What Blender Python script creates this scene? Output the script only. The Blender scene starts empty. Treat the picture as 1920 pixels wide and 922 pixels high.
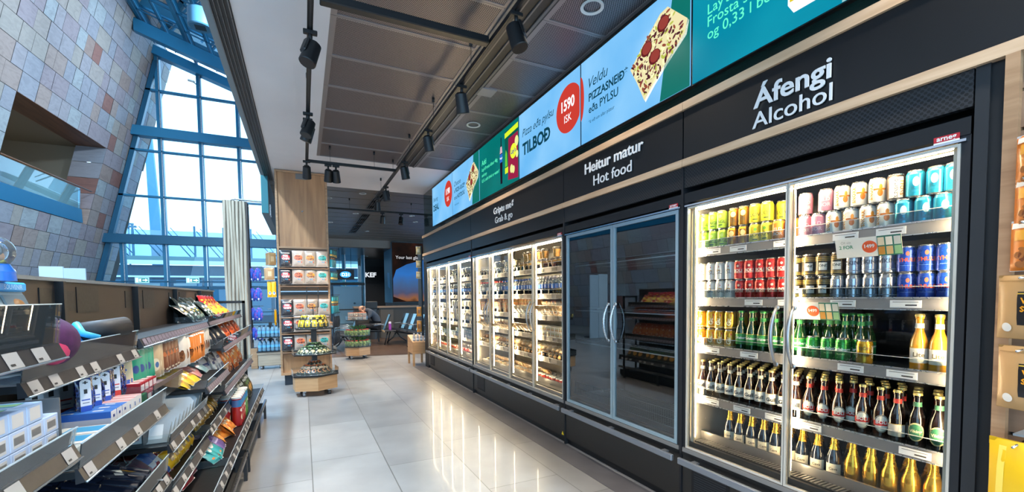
import bpy, math, random
from mathutils import Vector, Matrix, noise
rnd = random.Random(11)
COL = bpy.context.scene.collection
PI = math.pi

# ------------------------------------------------------------------ materials
def lin(h):
    if not isinstance(h, str): return tuple(h) + ((1.0,) if len(h) == 3 else ())
    h = h.lstrip('#'); r = []
    for i in (0, 2, 4):
        c = int(h[i:i+2], 16) / 255
        r.append(c / 12.92 if c <= .04045 else ((c + .055) / 1.055) ** 2.4)
    return (r[0], r[1], r[2], 1.0)

_M = {}
def _new(name):
    m = bpy.data.materials.new(name); m.use_nodes = True
    nt = m.node_tree; nt.nodes.clear()
    return m, nt, nt.nodes.new('ShaderNodeOutputMaterial')

def mat(color, rough=.5, metal=0., es=0., coat=0., spec=.5, trans=0.):
    key = (color, rough, metal, es, coat, spec, trans)
    if key in _M: return _M[key]
    m, nt, out = _new('paint ' + str(color))
    b = nt.nodes.new('ShaderNodeBsdfPrincipled')
    c = lin(color)
    b.inputs['Base Color'].default_value = c
    b.inputs['Roughness'].default_value = rough
    b.inputs['Metallic'].default_value = metal
    b.inputs['Coat Weight'].default_value = coat
    b.inputs['Specular IOR Level'].default_value = spec
    b.inputs['Transmission Weight'].default_value = trans
    if es:
        b.inputs['Emission Color'].default_value = c
        b.inputs['Emission Strength'].default_value = es
    # faint procedural unevenness of the surface
    n = nt.nodes.new('ShaderNodeTexNoise'); n.inputs['Scale'].default_value = 60
    tc = nt.nodes.new('ShaderNodeTexCoord'); nt.links.new(tc.outputs['Object'], n.inputs['Vector'])
    mr = nt.nodes.new('ShaderNodeMapRange')
    mr.inputs['To Min'].default_value = max(.02, rough - .05); mr.inputs['To Max'].default_value = min(1, rough + .05)
    nt.links.new(n.outputs['Fac'], mr.inputs['Value']); nt.links.new(mr.outputs['Result'], b.inputs['Roughness'])
    nt.links.new(b.outputs[0], out.inputs[0])
    _M[key] = m; return m

def glass(tint='#ffffff', gloss=1.0, rough=.0, ior=1.45, haze=0., hazecol='#ffffff'):
    key = ('glass', tint, gloss, rough, ior, haze, hazecol)
    if key in _M: return _M[key]
    m, nt, out = _new('clear sheet')
    t = nt.nodes.new('ShaderNodeBsdfTransparent'); t.inputs[0].default_value = lin(tint)
    g = nt.nodes.new('ShaderNodeBsdfGlossy'); g.inputs['Roughness'].default_value = rough
    g.inputs['Color'].default_value = (gloss, gloss, gloss, 1)
    f = nt.nodes.new('ShaderNodeFresnel'); f.inputs['IOR'].default_value = ior
    mx = nt.nodes.new('ShaderNodeMixShader')
    nt.links.new(f.outputs[0], mx.inputs[0]); nt.links.new(t.outputs[0], mx.inputs[1]); nt.links.new(g.outputs[0], mx.inputs[2])
    last = mx
    if haze:
        d = nt.nodes.new('ShaderNodeBsdfDiffuse'); d.inputs[0].default_value = lin(hazecol)
        m2 = nt.nodes.new('ShaderNodeMixShader'); m2.inputs[0].default_value = haze
        nt.links.new(mx.outputs[0], m2.inputs[1]); nt.links.new(d.outputs[0], m2.inputs[2]); last = m2
    nt.links.new(last.outputs[0], out.inputs[0])
    _M[key] = m; return m

def ramp(nt, fac, stops):
    r = nt.nodes.new('ShaderNodeValToRGB')
    while len(r.color_ramp.elements) < len(stops): r.color_ramp.elements.new(.5)
    for e, (p, c) in zip(r.color_ramp.elements, stops): e.position = p; e.color = lin(c)
    nt.links.new(fac, r.inputs[0]); return r.outputs[0]

def noisy(name, stops, scale=(3, 3, 3), rough=.6, detail=6, bump=0., coord='Object', metal=0., nscale=1., coat=0., distortion=0., spec=.5):
    key = ('noisy', name)
    if key in _M: return _M[key]
    m, nt, out = _new(name)
    b = nt.nodes.new('ShaderNodeBsdfPrincipled'); b.inputs['Roughness'].default_value = rough
    b.inputs['Metallic'].default_value = metal; b.inputs['Coat Weight'].default_value = coat
    b.inputs['Specular IOR Level'].default_value = spec
    tc = nt.nodes.new('ShaderNodeTexCoord'); mp = nt.nodes.new('ShaderNodeMapping'); mp.inputs['Scale'].default_value = scale
    nt.links.new(tc.outputs[coord], mp.inputs[0])
    n = nt.nodes.new('ShaderNodeTexNoise'); n.inputs['Scale'].default_value = nscale; n.inputs['Detail'].default_value = detail
    n.inputs['Distortion'].default_value = distortion
    nt.links.new(mp.outputs[0], n.inputs['Vector'])
    nt.links.new(ramp(nt, n.outputs['Fac'], stops), b.inputs['Base Color'])
    if bump:
        bp = nt.nodes.new('ShaderNodeBump'); bp.inputs['Strength'].default_value = bump; bp.inputs['Distance'].default_value = .01
        nt.links.new(n.outputs['Fac'], bp.inputs['Height']); nt.links.new(bp.outputs[0], b.inputs['Normal'])
    nt.links.new(b.outputs[0], out.inputs[0])
    _M[key] = m; return m

def brick(name, c1, c2, mortar, bw, bh, rot=(0, 0, 0), rough=.5, msize=.006, offset=.5, grain=None, coat=0., vary=.35, bump=.3):
    key = ('brick', name)
    if key in _M: return _M[key]
    m, nt, out = _new(name)
    b = nt.nodes.new('ShaderNodeBsdfPrincipled'); b.inputs['Roughness'].default_value = rough; b.inputs['Coat Weight'].default_value = coat
    tc = nt.nodes.new('ShaderNodeTexCoord'); mp = nt.nodes.new('ShaderNodeMapping'); mp.inputs['Rotation'].default_value = rot
    nt.links.new(tc.outputs['Object'], mp.inputs[0])
    k = nt.nodes.new('ShaderNodeTexBrick')
    k.inputs['Color1'].default_value = lin(c1); k.inputs['Color2'].default_value = lin(c2); k.inputs['Mortar'].default_value = lin(mortar)
    k.inputs['Scale'].default_value = 1; k.inputs['Brick Width'].default_value = bw; k.inputs['Row Height'].default_value = bh
    k.inputs['Mortar Size'].default_value = msize; k.inputs['Mortar Smooth'].default_value = .1; k.offset = offset
    nt.links.new(mp.outputs[0], k.inputs['Vector'])
    col = k.outputs['Color']
    if grain:
        n = nt.nodes.new('ShaderNodeTexNoise'); n.inputs['Scale'].default_value = grain; n.inputs['Detail'].default_value = 8
        nt.links.new(tc.outputs['Object'], n.inputs['Vector'])
        g = ramp(nt, n.outputs['Fac'], [(.25, (1 - vary,) * 3), (.75, (1., 1., 1.))])
        mx = nt.nodes.new('ShaderNodeMixRGB'); mx.blend_type = 'MULTIPLY'; mx.inputs[0].default_value = 1
        nt.links.new(col, mx.inputs[1]); nt.links.new(g, mx.inputs[2]); col = mx.outputs[0]
    nt.links.new(col, b.inputs['Base Color'])
    if bump:
        bp = nt.nodes.new('ShaderNodeBump'); bp.inputs['Strength'].default_value = bump; bp.inputs['Distance'].default_value = .003; bp.invert = True
        nt.links.new(k.outputs['Fac'], bp.inputs['Height']); nt.links.new(bp.outputs[0], b.inputs['Normal'])
    nt.links.new(b.outputs[0], out.inputs[0])
    _M[key] = m; return m

def dots(name, base, hole, pitch, rad, axes='xy', rough=.5, metal=0., stagger=True):
    """sheet metal with a regular grid of round holes, drawn in object space"""
    key = ('dots', name)
    if key in _M: return _M[key]
    m, nt, out = _new(name)
    b = nt.nodes.new('ShaderNodeBsdfPrincipled'); b.inputs['Roughness'].default_value = rough; b.inputs['Metallic'].default_value = metal
    tc = nt.nodes.new('ShaderNodeTexCoord'); sp = nt.nodes.new('ShaderNodeSeparateXYZ'); nt.links.new(tc.outputs['Object'], sp.inputs[0])
    def mth(op, a, bb=None):
        n = nt.nodes.new('ShaderNodeMath'); n.operation = op
        for i, s in enumerate((a, bb)):
            if s is None: continue
            if isinstance(s, (int, float)): n.inputs[i].default_value = s
            else: nt.links.new(s, n.inputs[i])
        return n.outputs[0]
    U = mth('DIVIDE', sp.outputs['XYZ'.index(axes[0].upper())], pitch); V = mth('DIVIDE', sp.outputs['XYZ'.index(axes[1].upper())], pitch * (.5 if stagger else 1))
    if stagger:
        row = mth('FLOOR', V); U = mth('ADD', U, mth('MULTIPLY', mth('MODULO', mth('ABSOLUTE', row), 2), .5))
    fu = mth('SUBTRACT', mth('FRACT', U), .5); fv = mth('MULTIPLY', mth('SUBTRACT', mth('FRACT', V), .5), .5 if stagger else 1)
    d = mth('SQRT', mth('ADD', mth('MULTIPLY', fu, fu), mth('MULTIPLY', fv, fv)))
    h = mth('LESS_THAN', d, rad / pitch)
    mx = nt.nodes.new('ShaderNodeMixRGB'); nt.links.new(h, mx.inputs[0]); mx.inputs[1].default_value = lin(base); mx.inputs[2].default_value = lin(hole)
    nt.links.new(mx.outputs[0], b.inputs['Base Color']); nt.links.new(b.outputs[0], out.inputs[0])
    _M[key] = m; return m

def screen(name, stops, strength, scale=2.):
    key = ('screen', name)
    if key in _M: return _M[key]
    m, nt, out = _new(name)
    e = nt.nodes.new('ShaderNodeEmission'); e.inputs[1].default_value = strength
    tc = nt.nodes.new('ShaderNodeTexCoord'); n = nt.nodes.new('ShaderNodeTexNoise'); n.inputs['Scale'].default_value = scale; n.inputs['Detail'].default_value = 3
    nt.links.new(tc.outputs['Object'], n.inputs['Vector']); nt.links.new(ramp(nt, n.outputs['Fac'], stops), e.inputs[0])
    gl = nt.nodes.new('ShaderNodeBsdfGlossy'); gl.inputs['Roughness'].default_value = .25; gl.inputs[0].default_value = (.03, .03, .03, 1)
    ad = nt.nodes.new('ShaderNodeAddShader'); nt.links.new(e.outputs[0], ad.inputs[0]); nt.links.new(gl.outputs[0], ad.inputs[1])
    nt.links.new(ad.outputs[0], out.inputs[0])
    _M[key] = m; return m

def glow(c, s=1.): return screen('glow' + str(c) + str(s), [(0, c), (1, c)], s)

BLACK = mat('#0c0d0f', .45); MATTE = mat('#141519', .55); DGREY = mat('#2b2d31', .5); ALU = mat('#a9adb2', .35, .85); STEEL = mat('#8f9296', .3, .9)
WHITE = mat('#e9e7e3', .5); CAP = mat('#d8c27a', .35, .6); SILVER = mat('#c8cacd', .28, .8); RUBBER = mat('#111111', .7); CHROME = mat('#d5d8da', .12, 1.)
OAK = noisy('oak veneer', [(.25, '#8d6f56'), (.5, '#b08c6e'), (.75, '#c5a184')], (9, 9, .7), .55, 7, .05, distortion=.6, nscale=1.6)
OAKL = noisy('pale oak strip', [(.25, '#b3906f'), (.5, '#c9a684'), (.75, '#dcbd9c')], (12, .9, 14), .5, 6, .04, distortion=.4, nscale=2)
OAKH = noisy('light oak board', [(.25, '#8c6748'), (.5, '#a67f5c'), (.8, '#b9926e')], (1.2, 1.2, 14), .5, 6, .04, distortion=.5, nscale=2)
GLASS = glass('#f4faf8', 1.0); ACRYL = glass('#f4f9fa', .9, .0, 1.38, .025, '#dfeaf0'); GLASSB = glass('#d9eef5', .9)

# ------------------------------------------------------------------ text
_T = {}
def textdata(s, bold=0., shear=0., res=3):
    k = (s, bold, shear, res)
    if k in _T: return _T[k]
    cu = bpy.data.curves.new('t', 'FONT'); cu.body = s; cu.size = 1; cu.align_x = 'CENTER'; cu.resolution_u = res
    cu.offset = bold; cu.shear = shear
    ob = bpy.data.objects.new('t', cu)
    me = bpy.data.meshes.new_from_object(ob)
    v = [(p.co.x, p.co.y) for p in me.vertices]; f = [tuple(p.vertices) for p in me.polygons]
    bpy.data.objects.remove(ob); bpy.data.meshes.remove(me); bpy.data.curves.remove(cu)
    if v:
        x0 = min(p[0] for p in v); x1 = max(p[0] for p in v)
    else: x0 = x1 = 0
    _T[k] = (v, f, x0, x1); return _T[k]

# ------------------------------------------------------------------ mesh builder
class MB:
    def __init__(s): s.v = []; s.f = []; s.mi = []; s.mats = []; s.sm = []; s.T = Matrix.Identity(4)
    def _m(s, m):
        if m not in s.mats: s.mats.append(m)
        return s.mats.index(m)
    def add(s, vs, fs, m, smooth=False):
        b = len(s.v)
        if s.T != Matrix.Identity(4): s.v += [tuple(s.T @ Vector(p)) for p in vs]
        else: s.v += [tuple(p) for p in vs]
        k = s._m(m)
        for f in fs: s.f.append(tuple(b + i for i in f)); s.mi.append(k); s.sm.append(smooth)
        return s
    def box(s, x0, x1, y0, y1, z0, z1, m, bev=0.):
        if bev <= 0:
            v = [(x, y, z) for x in (x0, x1) for y in (y0, y1) for z in (z0, z1)]
            return s.add(v, [(0, 1, 3, 2), (4, 6, 7, 5), (0, 4, 5, 1), (2, 3, 7, 6), (0, 2, 6, 4), (1, 5, 7, 3)], m)
        b = min(bev, (x1-x0)/2.01, (y1-y0)/2.01, (z1-z0)/2.01)
        vs = []; idx = {}
        for i, (sx, X) in enumerate(((-1, x0), (1, x1))):
            for j, (sy, Y) in enumerate(((-1, y0), (1, y1))):
                for k, (sz, Z) in enumerate(((-1, z0), (1, z1))):
                    for a in range(3):
                        p = [X - sx*b, Y - sy*b, Z - sz*b]; p[a] = (X, Y, Z)[a]
                        idx[(i, j, k, a)] = len(vs); vs.append(tuple(p))
        F = []
        I = lambda i, j, k, a: idx[(i, j, k, a)]
        for i in (0, 1):
            F.append((I(i,0,0,0), I(i,1,0,0), I(i,1,1,0), I(i,0,1,0)) if i else (I(i,0,0,0), I(i,0,1,0), I(i,1,1,0), I(i,1,0,0)))
            F.append((I(0,i,0,1), I(0,i,1,1), I(1,i,1,1), I(1,i,0,1)) if i else (I(0,i,0,1), I(1,i,0,1), I(1,i,1,1), I(0,i,1,1)))
            F.append((I(0,0,i,2), I(1,0,i,2), I(1,1,i,2), I(0,1,i,2)) if i else (I(0,0,i,2), I(0,1,i,2), I(1,1,i,2), I(1,0,i,2)))
        for i in (0, 1):
            for j in (0, 1):
                F.append((I(i,j,0,0), I(i,j,1,0), I(i,j,1,1), I(i,j,0,1)))
                F.append((I(i,0,j,0), I(i,1,j,0), I(i,1,j,2), I(i,0,j,2)))
                F.append((I(0,i,j,1), I(1,i,j,1), I(1,i,j,2), I(0,i,j,2)))
                for k in (0, 1): F.append((I(i,j,k,0), I(i,j,k,1), I(i,j,k,2)))
        return s.add(vs, F, m)
    def poly(s, pts, m): return s.add(pts, [tuple(range(len(pts)))], m)
    def prism(s, pts, d, m):
        """polygon (3-D points) extruded by vector d"""
        n = len(pts); d = Vector(d); P = [Vector(p) for p in pts]
        vs = P + [p + d for p in P]
        fs = [tuple(range(n)), tuple(range(2*n-1, n-1, -1))] + [(i, i+n, (i+1) % n + n, (i+1) % n) for i in range(n)]
        return s.add(vs, fs, m)
    def lathe(s, prof, m, seg=20, mats=None, c=(0, 0, 0), a0=0., a1=2*PI, smooth=True, caps=True):
        full = abs(a1 - a0 - 2*PI) < 1e-6; n = seg if full else seg + 1
        for q in range(len(prof) - 1):
            (r0, z0), (r1, z1) = prof[q], prof[q+1]
            vs = []
            for r, z in ((r0, z0), (r1, z1)):
                for i in range(n):
                    a = a0 + (a1 - a0) * i / seg; vs.append((c[0] + r*math.cos(a), c[1] + r*math.sin(a), c[2] + z))
            fs = []
            for i in range(seg):
                j = (i + 1) % n if full else i + 1
                fs.append((i, j, n + j, n + i))
            s.add(vs, fs, mats[q] if mats else m, smooth)
        if caps and full:
            for (r, z), fl in ((prof[0], 1), (prof[-1], 0)):
                if r > 1e-5:
                    vs = [(c[0] + r*math.cos(2*PI*i/seg), c[1] + r*math.sin(2*PI*i/seg), c[2] + z) for i in range(seg)]
                    s.add(vs, [tuple(range(seg))[::-1] if fl else tuple(range(seg))], (mats[0] if fl else mats[-1]) if mats else m)
        return s
    def tube(s, pts, r, m, seg=8, closed=False):
        P = [Vector(p) for p in pts]; rings = []; n = len(P); up = None
        for i, p in enumerate(P):
            a = P[i-1] if (i or closed) else p; b = P[(i+1) % n] if (i < n-1 or closed) else p
            t = (b - a).normalized()
            if up is None: up = Vector((0, 0, 1)) if abs(t.z) < .9 else Vector((1, 0, 0))
            x = t.cross(up).normalized(); up = x.cross(t).normalized()
            rr = r[i] if isinstance(r, (list, tuple)) else r
            rings.append([p + x*rr*math.cos(2*PI*k/seg) + up*rr*math.sin(2*PI*k/seg) for k in range(seg)])
        vs = [q for g in rings for q in g]; fs = []
        for i in range(n if closed else n-1):
            j = (i+1) % n
            for k in range(seg): l = (k+1) % seg; fs.append((i*seg+k, i*seg+l, j*seg+l, j*seg+k))
        if not closed: fs += [tuple(range(seg))[::-1], tuple(range((n-1)*seg, n*seg))]
        return s.add(vs, fs, m, True)
    def cyl(s, a, b, r, m, seg=16, r2=None): return s.tube([a, b], [r, r2 if r2 is not None else r], m, seg)
    def ball(s, c, r, m, seg=16, rings=10, sx=1, sy=1, sz=1):
        vs = []; fs = []
        for i in range(rings + 1):
            t = PI*i/rings
            for j in range(seg):
                a = 2*PI*j/seg; vs.append((c[0]+sx*r*math.sin(t)*math.cos(a), c[1]+sy*r*math.sin(t)*math.sin(a), c[2]-sz*r*math.cos(t)))
        for i in range(rings):
            for j in range(seg): k = (j+1) % seg; fs.append((i*seg+j, i*seg+k, (i+1)*seg+k, (i+1)*seg+j))
        return s.add(vs, fs, m, True)
    def text(s, t, size, o, ux, uz, m, bold=0., al='C', off=None, sx=1., shear=0., res=3):
        v, f, x0, x1 = textdata(t, bold, shear, res)
        if not v: return s
        dx = {'C': -(x0+x1)/2, 'L': -x0, 'R': -x1}[al]
        o = Vector(o); ux = Vector(ux); uz = Vector(uz); n = ux.cross(uz)
        if off: o = o + n*off
        return s.add([o + ux*((p[0]+dx)*size*sx) + uz*(p[1]*size) for p in v], f, m)
    def text3d(s, t, size, o, ux, uz, m, depth, bold=0., al='C', sx=1.):
        v, f, x0, x1 = textdata(t, bold, 0., 4); dx = {'C': -(x0+x1)/2, 'L': -x0, 'R': -x1}[al]
        o = Vector(o); ux = Vector(ux); uz = Vector(uz); n = ux.cross(uz)
        A = [o + n*depth + ux*((p[0]+dx)*size*sx) + uz*(p[1]*size) for p in v]; B = [p - n*depth for p in A]
        ed = {}
        for q in f:
            for i in range(len(q)):
                e = (q[i], q[(i+1) % len(q)]); ed[e] = 1
        k = len(v); sides = [(a, a+k, b+k, b) for (a, b) in ed if (b, a) not in ed]
        return s.add(A + B, list(f) + sides, m)
    def wrap(s, t, size, r, z, m, bold=0., ang=PI, off=.0004, sx=1., vert=False, res=2):
        """lettering bent round a cylinder; ang = direction it faces"""
        v, f, x0, x1 = textdata(t, bold, 0., res)
        dx = -(x0+x1)/2; vs = []
        for p in v:
            X, Y = (p[0]+dx)*size*sx, p[1]*size
            if vert: X, Y = -Y + size*.35, X
            a = ang + X / r; vs.append(((r+off)*math.cos(a), (r+off)*math.sin(a), z + Y))
        return s.add(vs, f, m)
    def patch(s, r, z0, z1, m, ang=PI, half=1.0, off=.0003, seg=10, r1=None, oval=False):
        """curved label; oval gives an ellipse"""
        if not oval: return s.lathe([(r+off, z0), ((r1 or r)+off, z1)], m, seg, a0=ang-half, a1=ang+half, caps=False)
        zc = (z0+z1)/2; h = (z1-z0)/2; R = r+off; vs = [(R*math.cos(ang), R*math.sin(ang), zc)]
        for i in range(20):
            t = 2*PI*i/20; a = ang + half*math.cos(t); vs.append((R*math.cos(a), R*math.sin(a), zc + h*math.sin(t)))
        for i in range(20):
            t = 2*PI*i/20; a = ang + half*.5*math.cos(t); vs.append((R*math.cos(a), R*math.sin(a), zc + h*.5*math.sin(t)))
        fs = [(0, 21+i, 21+(i+1) % 20) for i in range(20)] + [(21+i, 1+i, 1+(i+1) % 20, 21+(i+1) % 20) for i in range(20)]
        return s.add(vs, fs, m)
    def mesh(s, name):
        me = bpy.data.meshes.new(name); me.from_pydata(s.v, [], s.f)
        for m in s.mats: me.materials.append(m)
        me.polygons.foreach_set('material_index', s.mi); me.polygons.foreach_set('use_smooth', s.sm)
        me.validate(); me.update(); return me
    def obj(s, name, parent=None, loc=(0, 0, 0), rz=0., rot=None, **tags):
        o = bpy.data.objects.new(name, s.mesh(name)); COL.objects.link(o)
        o.location = loc; o.rotation_euler = rot or (0, 0, rz)
        if parent: o.parent = parent
        for k, v in tags.items(): o[{'cat': 'category'}.get(k, k)] = v
        return o

def empty(name, loc=(0, 0, 0), rz=0., **tags):
    o = bpy.data.objects.new(name, None); COL.objects.link(o); o.empty_display_size = .05
    o.location = loc; o.rotation_euler = (0, 0, rz)
    for k, v in tags.items(): o[{'cat': 'category'}.get(k, k)] = v
    return o
def struct(name, mb, parent=None, **t):
    if parent is None: t.setdefault('kind', 'structure')
    return mb.obj(name, parent, **t)

def P(name, mb, subs=(), label=None):
    """one node of a reusable thing: (name, mesh, sub-nodes, label)"""
    return (name, mb.mesh(name) if mb else None, list(subs), label)
def put(node, loc, label, cat, group=None, rz=0., rot=None, scale=None):
    """place one individual of a kind: the thing and a copy of each of its parts"""
    def mk(nd, par):
        o = bpy.data.objects.new(nd[0], nd[1]); COL.objects.link(o)
        if par is None:
            o.location = loc; o.rotation_euler = rot or (0, 0, rz)
            if scale is not None: o.scale = (scale,)*3 if isinstance(scale, (int, float)) else scale
        else: o.parent = par
        if nd[3]: o['label'] = nd[3]
        for q in nd[2]: mk(q, o)
        return o
    o = mk(node, None); o['label'] = label; o['category'] = cat
    if group: o['group'] = group
    return o
ORD = ['first', 'second', 'third', 'fourth', 'fifth', 'sixth', 'seventh', 'eighth', 'ninth', 'tenth', 'eleventh', 'twelfth', 'thirteenth',
       'fourteenth', 'fifteenth', 'sixteenth', 'seventeenth', 'eighteenth', 'nineteenth', 'twentieth', 'twenty-first', 'twenty-second', 'twenty-third',
       'twenty-fourth', 'twenty-fifth', 'twenty-sixth', 'twenty-seventh', 'twenty-eighth', 'twenty-ninth', 'thirtieth', 'thirty-first', 'thirty-second', 'thirty-third', 'thirty-fourth']
NUM = ['one', 'two', 'three', 'four', 'five', 'six', 'seven', 'eight', 'nine', 'ten', 'eleven', 'twelve']
# ------------------------------------------------------------------ camera
sc = bpy.context.scene
cam = bpy.data.cameras.new('camera'); co = bpy.data.objects.new('camera', cam); COL.objects.link(co)
FPX = 822.67; YAW, PITCH, ROLL = .444458797, -.0463283949, -.0104358274
cam.sensor_width = 36; cam.lens = FPX / 1920 * 36; cam.shift_y = (591.7 - 461) / 1920; cam.clip_start = .03; cam.clip_end = 400
_f = Vector((math.sin(YAW)*math.cos(PITCH), math.cos(YAW)*math.cos(PITCH), math.sin(PITCH))); _r = Vector((math.cos(YAW), -math.sin(YAW), 0)); _u = _r.cross(_f)
_c, _s = math.cos(ROLL), math.sin(ROLL); X_ = _c*_r + _s*_u; Y_ = -_s*_r + _c*_u
co.matrix_world = Matrix(((X_.x, Y_.x, -_f.x, 0), (X_.y, Y_.y, -_f.y, 0), (X_.z, Y_.z, -_f.z, 1.45), (0, 0, 0, 1)))
sc.camera = co
sc.view_settings.view_transform = 'Standard'; sc.view_settings.look = 'None'; sc.view_settings.gamma = 1; sc.view_settings.exposure = .55
sc.view_settings.use_curve_mapping = False
sc.cycles.transparent_max_bounces = 20; sc.cycles.max_bounces = 8; sc.cycles.diffuse_bounces = 3; sc.cycles.glossy_bounces = 3
sc.cycles.caustics_reflective = False; sc.cycles.caustics_refractive = False; sc.cycles.sample_clamp_indirect = 4
w = bpy.data.worlds.new('overcast sky'); sc.world = w; w.use_nodes = True
nt = w.node_tree; bg = nt.nodes['Background']
tcw = nt.nodes.new('ShaderNodeTexCoord'); sep = nt.nodes.new('ShaderNodeSeparateXYZ'); nt.links.new(tcw.outputs['Generated'], sep.inputs[0])
nt.links.new(ramp(nt, sep.outputs['Z'], [(0, '#a4d0f3'), (.15, '#acd6f6'), (.5, '#b0d8f7'), (1, '#98caf2')]), bg.inputs[0]); bg.inputs[1].default_value = 3.1

# ------------------------------------------------------------------ floor, ceiling, walls
CZ = 3.53; XW = 2.268
FL = brick('large stone floor tiles', '#7f7c7a', '#918e8b', '#5f5c59', 1.2, .595, (0, 0, PI/2), .34, .004, .33, 2.2, .1, .32, .2)
m = MB(); m.poly([(-14, -3, 0), (9, -3, 0), (9, 26, 0), (-14, 26, 0)], FL); fl = struct('floor', m)
fl.location = (.03, .2, 0)
m = MB(); m.box(2.03, 2.262, .2, 8.98, 0, .003, noisy('grey border tile', [(.3, '#4a4748'), (.7, '#5a5758')], (4, 4, 4), .4, 6)); struct('floor_border', m)
WF = brick('dark wooden floor boards', '#4b3628', '#5d4534', '#2a1d15', 1.6, .18, (0, 0, 0), .35, .004, .4, 5, .4)
m = MB(); m.add([(.0, 11.5, .004), (6.5, 10.1, .004), (6.5, 22, .004), (.0, 22, .004)], [(0, 1, 2, 3)], WF); struct('floor_wood', m)

PLASTER = noisy('ceiling plaster', [(.3, '#ddd6d6'), (.7, '#e8e1e1')], (1, 1, 1), .8, 3)
m = MB()
m.box(-.40, .245, 0, 9.0, CZ, CZ+.12, PLASTER); m.box(.245, 2.30, 7.135, 9.0, CZ, CZ+.12, PLASTER)
m.box(2.30, 3.3, 7.135, 9.0, CZ, CZ+.12, PLASTER)
struct('ceiling', m)
m = MB(); m.box(.245, 2.30, 0, 7.135, CZ+.10, CZ+.22, mat('#151515', .8)); struct('ceiling_void', m)
# continuous slot grilles: long black slots between pale blades
def grille(name, x0, x1, y0, y1, n, breaks=()):
    m = MB(); m.box(x0, x1, y0, y1, CZ-.004, CZ+.10, BLACK)
    w_ = (x1-x0) / (2*n+1); cuts = [y0] + list(breaks) + [y1]
    for k in range(n+1):
        X = x0 + 2*k*w_
        for a, b in zip(cuts, cuts[1:]): m.box(X, X+w_*(.28 if 0 < k < n else .5), a+.004, b-.004, CZ-.016, CZ-.003, mat('#6e6b6a', .4, .4))
    return struct(name, m)
grille('ceiling_grille_edge', -.535, -.40, 0, 8.9, 4, [1.5+1.2*i for i in range(6)])
grille('ceiling_grille_middle', 1.40, 1.70, 0, 7.135, 3, [4.2])
grille('ceiling_grille_far', 1.40, 1.62, 9.0, 10.9, 4)
grille('ceiling_grille_farther', 1.40, 1.62, 11.6, 15.2, 4)
PERF = dots('perforated ceiling metal', '#9a9092', '#141113', .018, .0056, 'xy', .45, .5)
FRM = mat('#8f898a', .45, .5)
for k in range(12):
    y1 = 7.135 - .594*k; y0 = y1 - .594
    for (x0, x1) in ((.245, 1.40), (1.70, 2.30)):
        m = MB(); m.box(x0+.045, x1-.03, y0+.02, y1-.02, CZ+.006, CZ+.02, PERF)
        m.box(x0, x1, y0+.002, y0+.02, CZ, CZ+.03, FRM); m.box(x0, x1, y1-.02, y1-.002, CZ, CZ+.03, FRM)
        m.box(x0, x0+.045, y0+.02, y1-.02, CZ, CZ+.03, FRM); m.box(x1-.03, x1, y0+.02, y1-.02, CZ, CZ+.03, FRM)
        struct('ceiling_panel', m)
m = MB(); m.box(1.66, 1.84, 4.16, 4.32, CZ-.012, CZ+.001, mat('#9a9492', .5)); struct('ceiling_hatch', m)
# darker metal slat ceiling further back
SLAT = mat('#6b635b', .35, .15)
m = MB(); m.box(-.5, 9, 9.0, 16.8, CZ+.03, CZ+.12, mat('#1c1b1a', .6))
for k in range(26): m.box(-.5, 9, 9.005+.3*k, 9.005+.3*k+.285, CZ-.004*(k % 2), CZ+.03, SLAT)
struct('ceiling_slats', m)
m = MB(); m.box(-.5, 9, 16.8, 17.1, 3.25, CZ+.12, noisy('bulkhead paint', [(.3, '#7d7066'), (.7, '#8c7f74')], (1, 1, 1), .7))
m.box(-.5, 9, 17.1, 23.5, 3.25, 3.4, mat('#3d3833', .3, .4)); struct('ceiling_bulkhead', m)

# tiled wall above the cabinets, dark glazed upright tiles
TILE = brick('dark green glazed tiles', '#0b1715', '#15302a', '#3c4442', .30, .15, (PI/2, 0, PI/2), .12, .003, .5, 3, .5, .6)
m = MB(); m.box(2.30, 3.35, .2, 8.98, 2.64, CZ+.1, TILE); m.box(3.08, 3.35, .2, 8.98, 0, 2.64, MATTE)
m.box(2.62, 3.08, 8.86, 8.98, 0, 2.64, mat('#1b3340', .5)); m.box(2.27, 2.62, 8.93, 8.98, .0, 2.64, mat('#1b3340', .5)); struct('wall_right', m)

# ------------------------------------------------------------------ sloping stone wall of the hall
def SX(y, z): return -4.657 + .07436*(y-20) + .23927*(z-9.637)
STONES = []
for i, (a, b, wgt) in enumerate((('#87858a', '#96949a', 7), ('#80838c', '#90939c', 7), ('#8c8580', '#9b948f', 4), ('#8a7c77', '#9a8c86', 4), ('#8d8883', '#9b9690', 2),
                                 ('#82797f', '#938a90', 6), ('#86736c', '#95827a', 2), ('#7a5650', '#8a6259', 1), ('#858b8f', '#9aa2a6', 3))):
    mm = noisy('stone slab %s' % a, [(.25, a), (.6, b), (.85, a)], (1.2, 2.2, 5), .75, 8, .15, nscale=1.5, distortion=1.5)
    STONES += [mm]*wgt
JOINT = mat('#3a3836', .9)
m = MB(); RZ0 = 3.846 - .494*8
OY0, OY1, OZ0, OZ1 = 14.37, 18.57, 3.846, 3.846 + .494*5
def slab(ya, yb, za, zb, st):
    g = .006; o = rnd.uniform(0, .006)
    P4 = [(SX(y, z)+o, y, z) for y, z in ((ya+g, za+g), (yb-g, za+g), (yb-g, zb-g), (ya+g, zb-g))]
    m.poly(P4, st)
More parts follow.
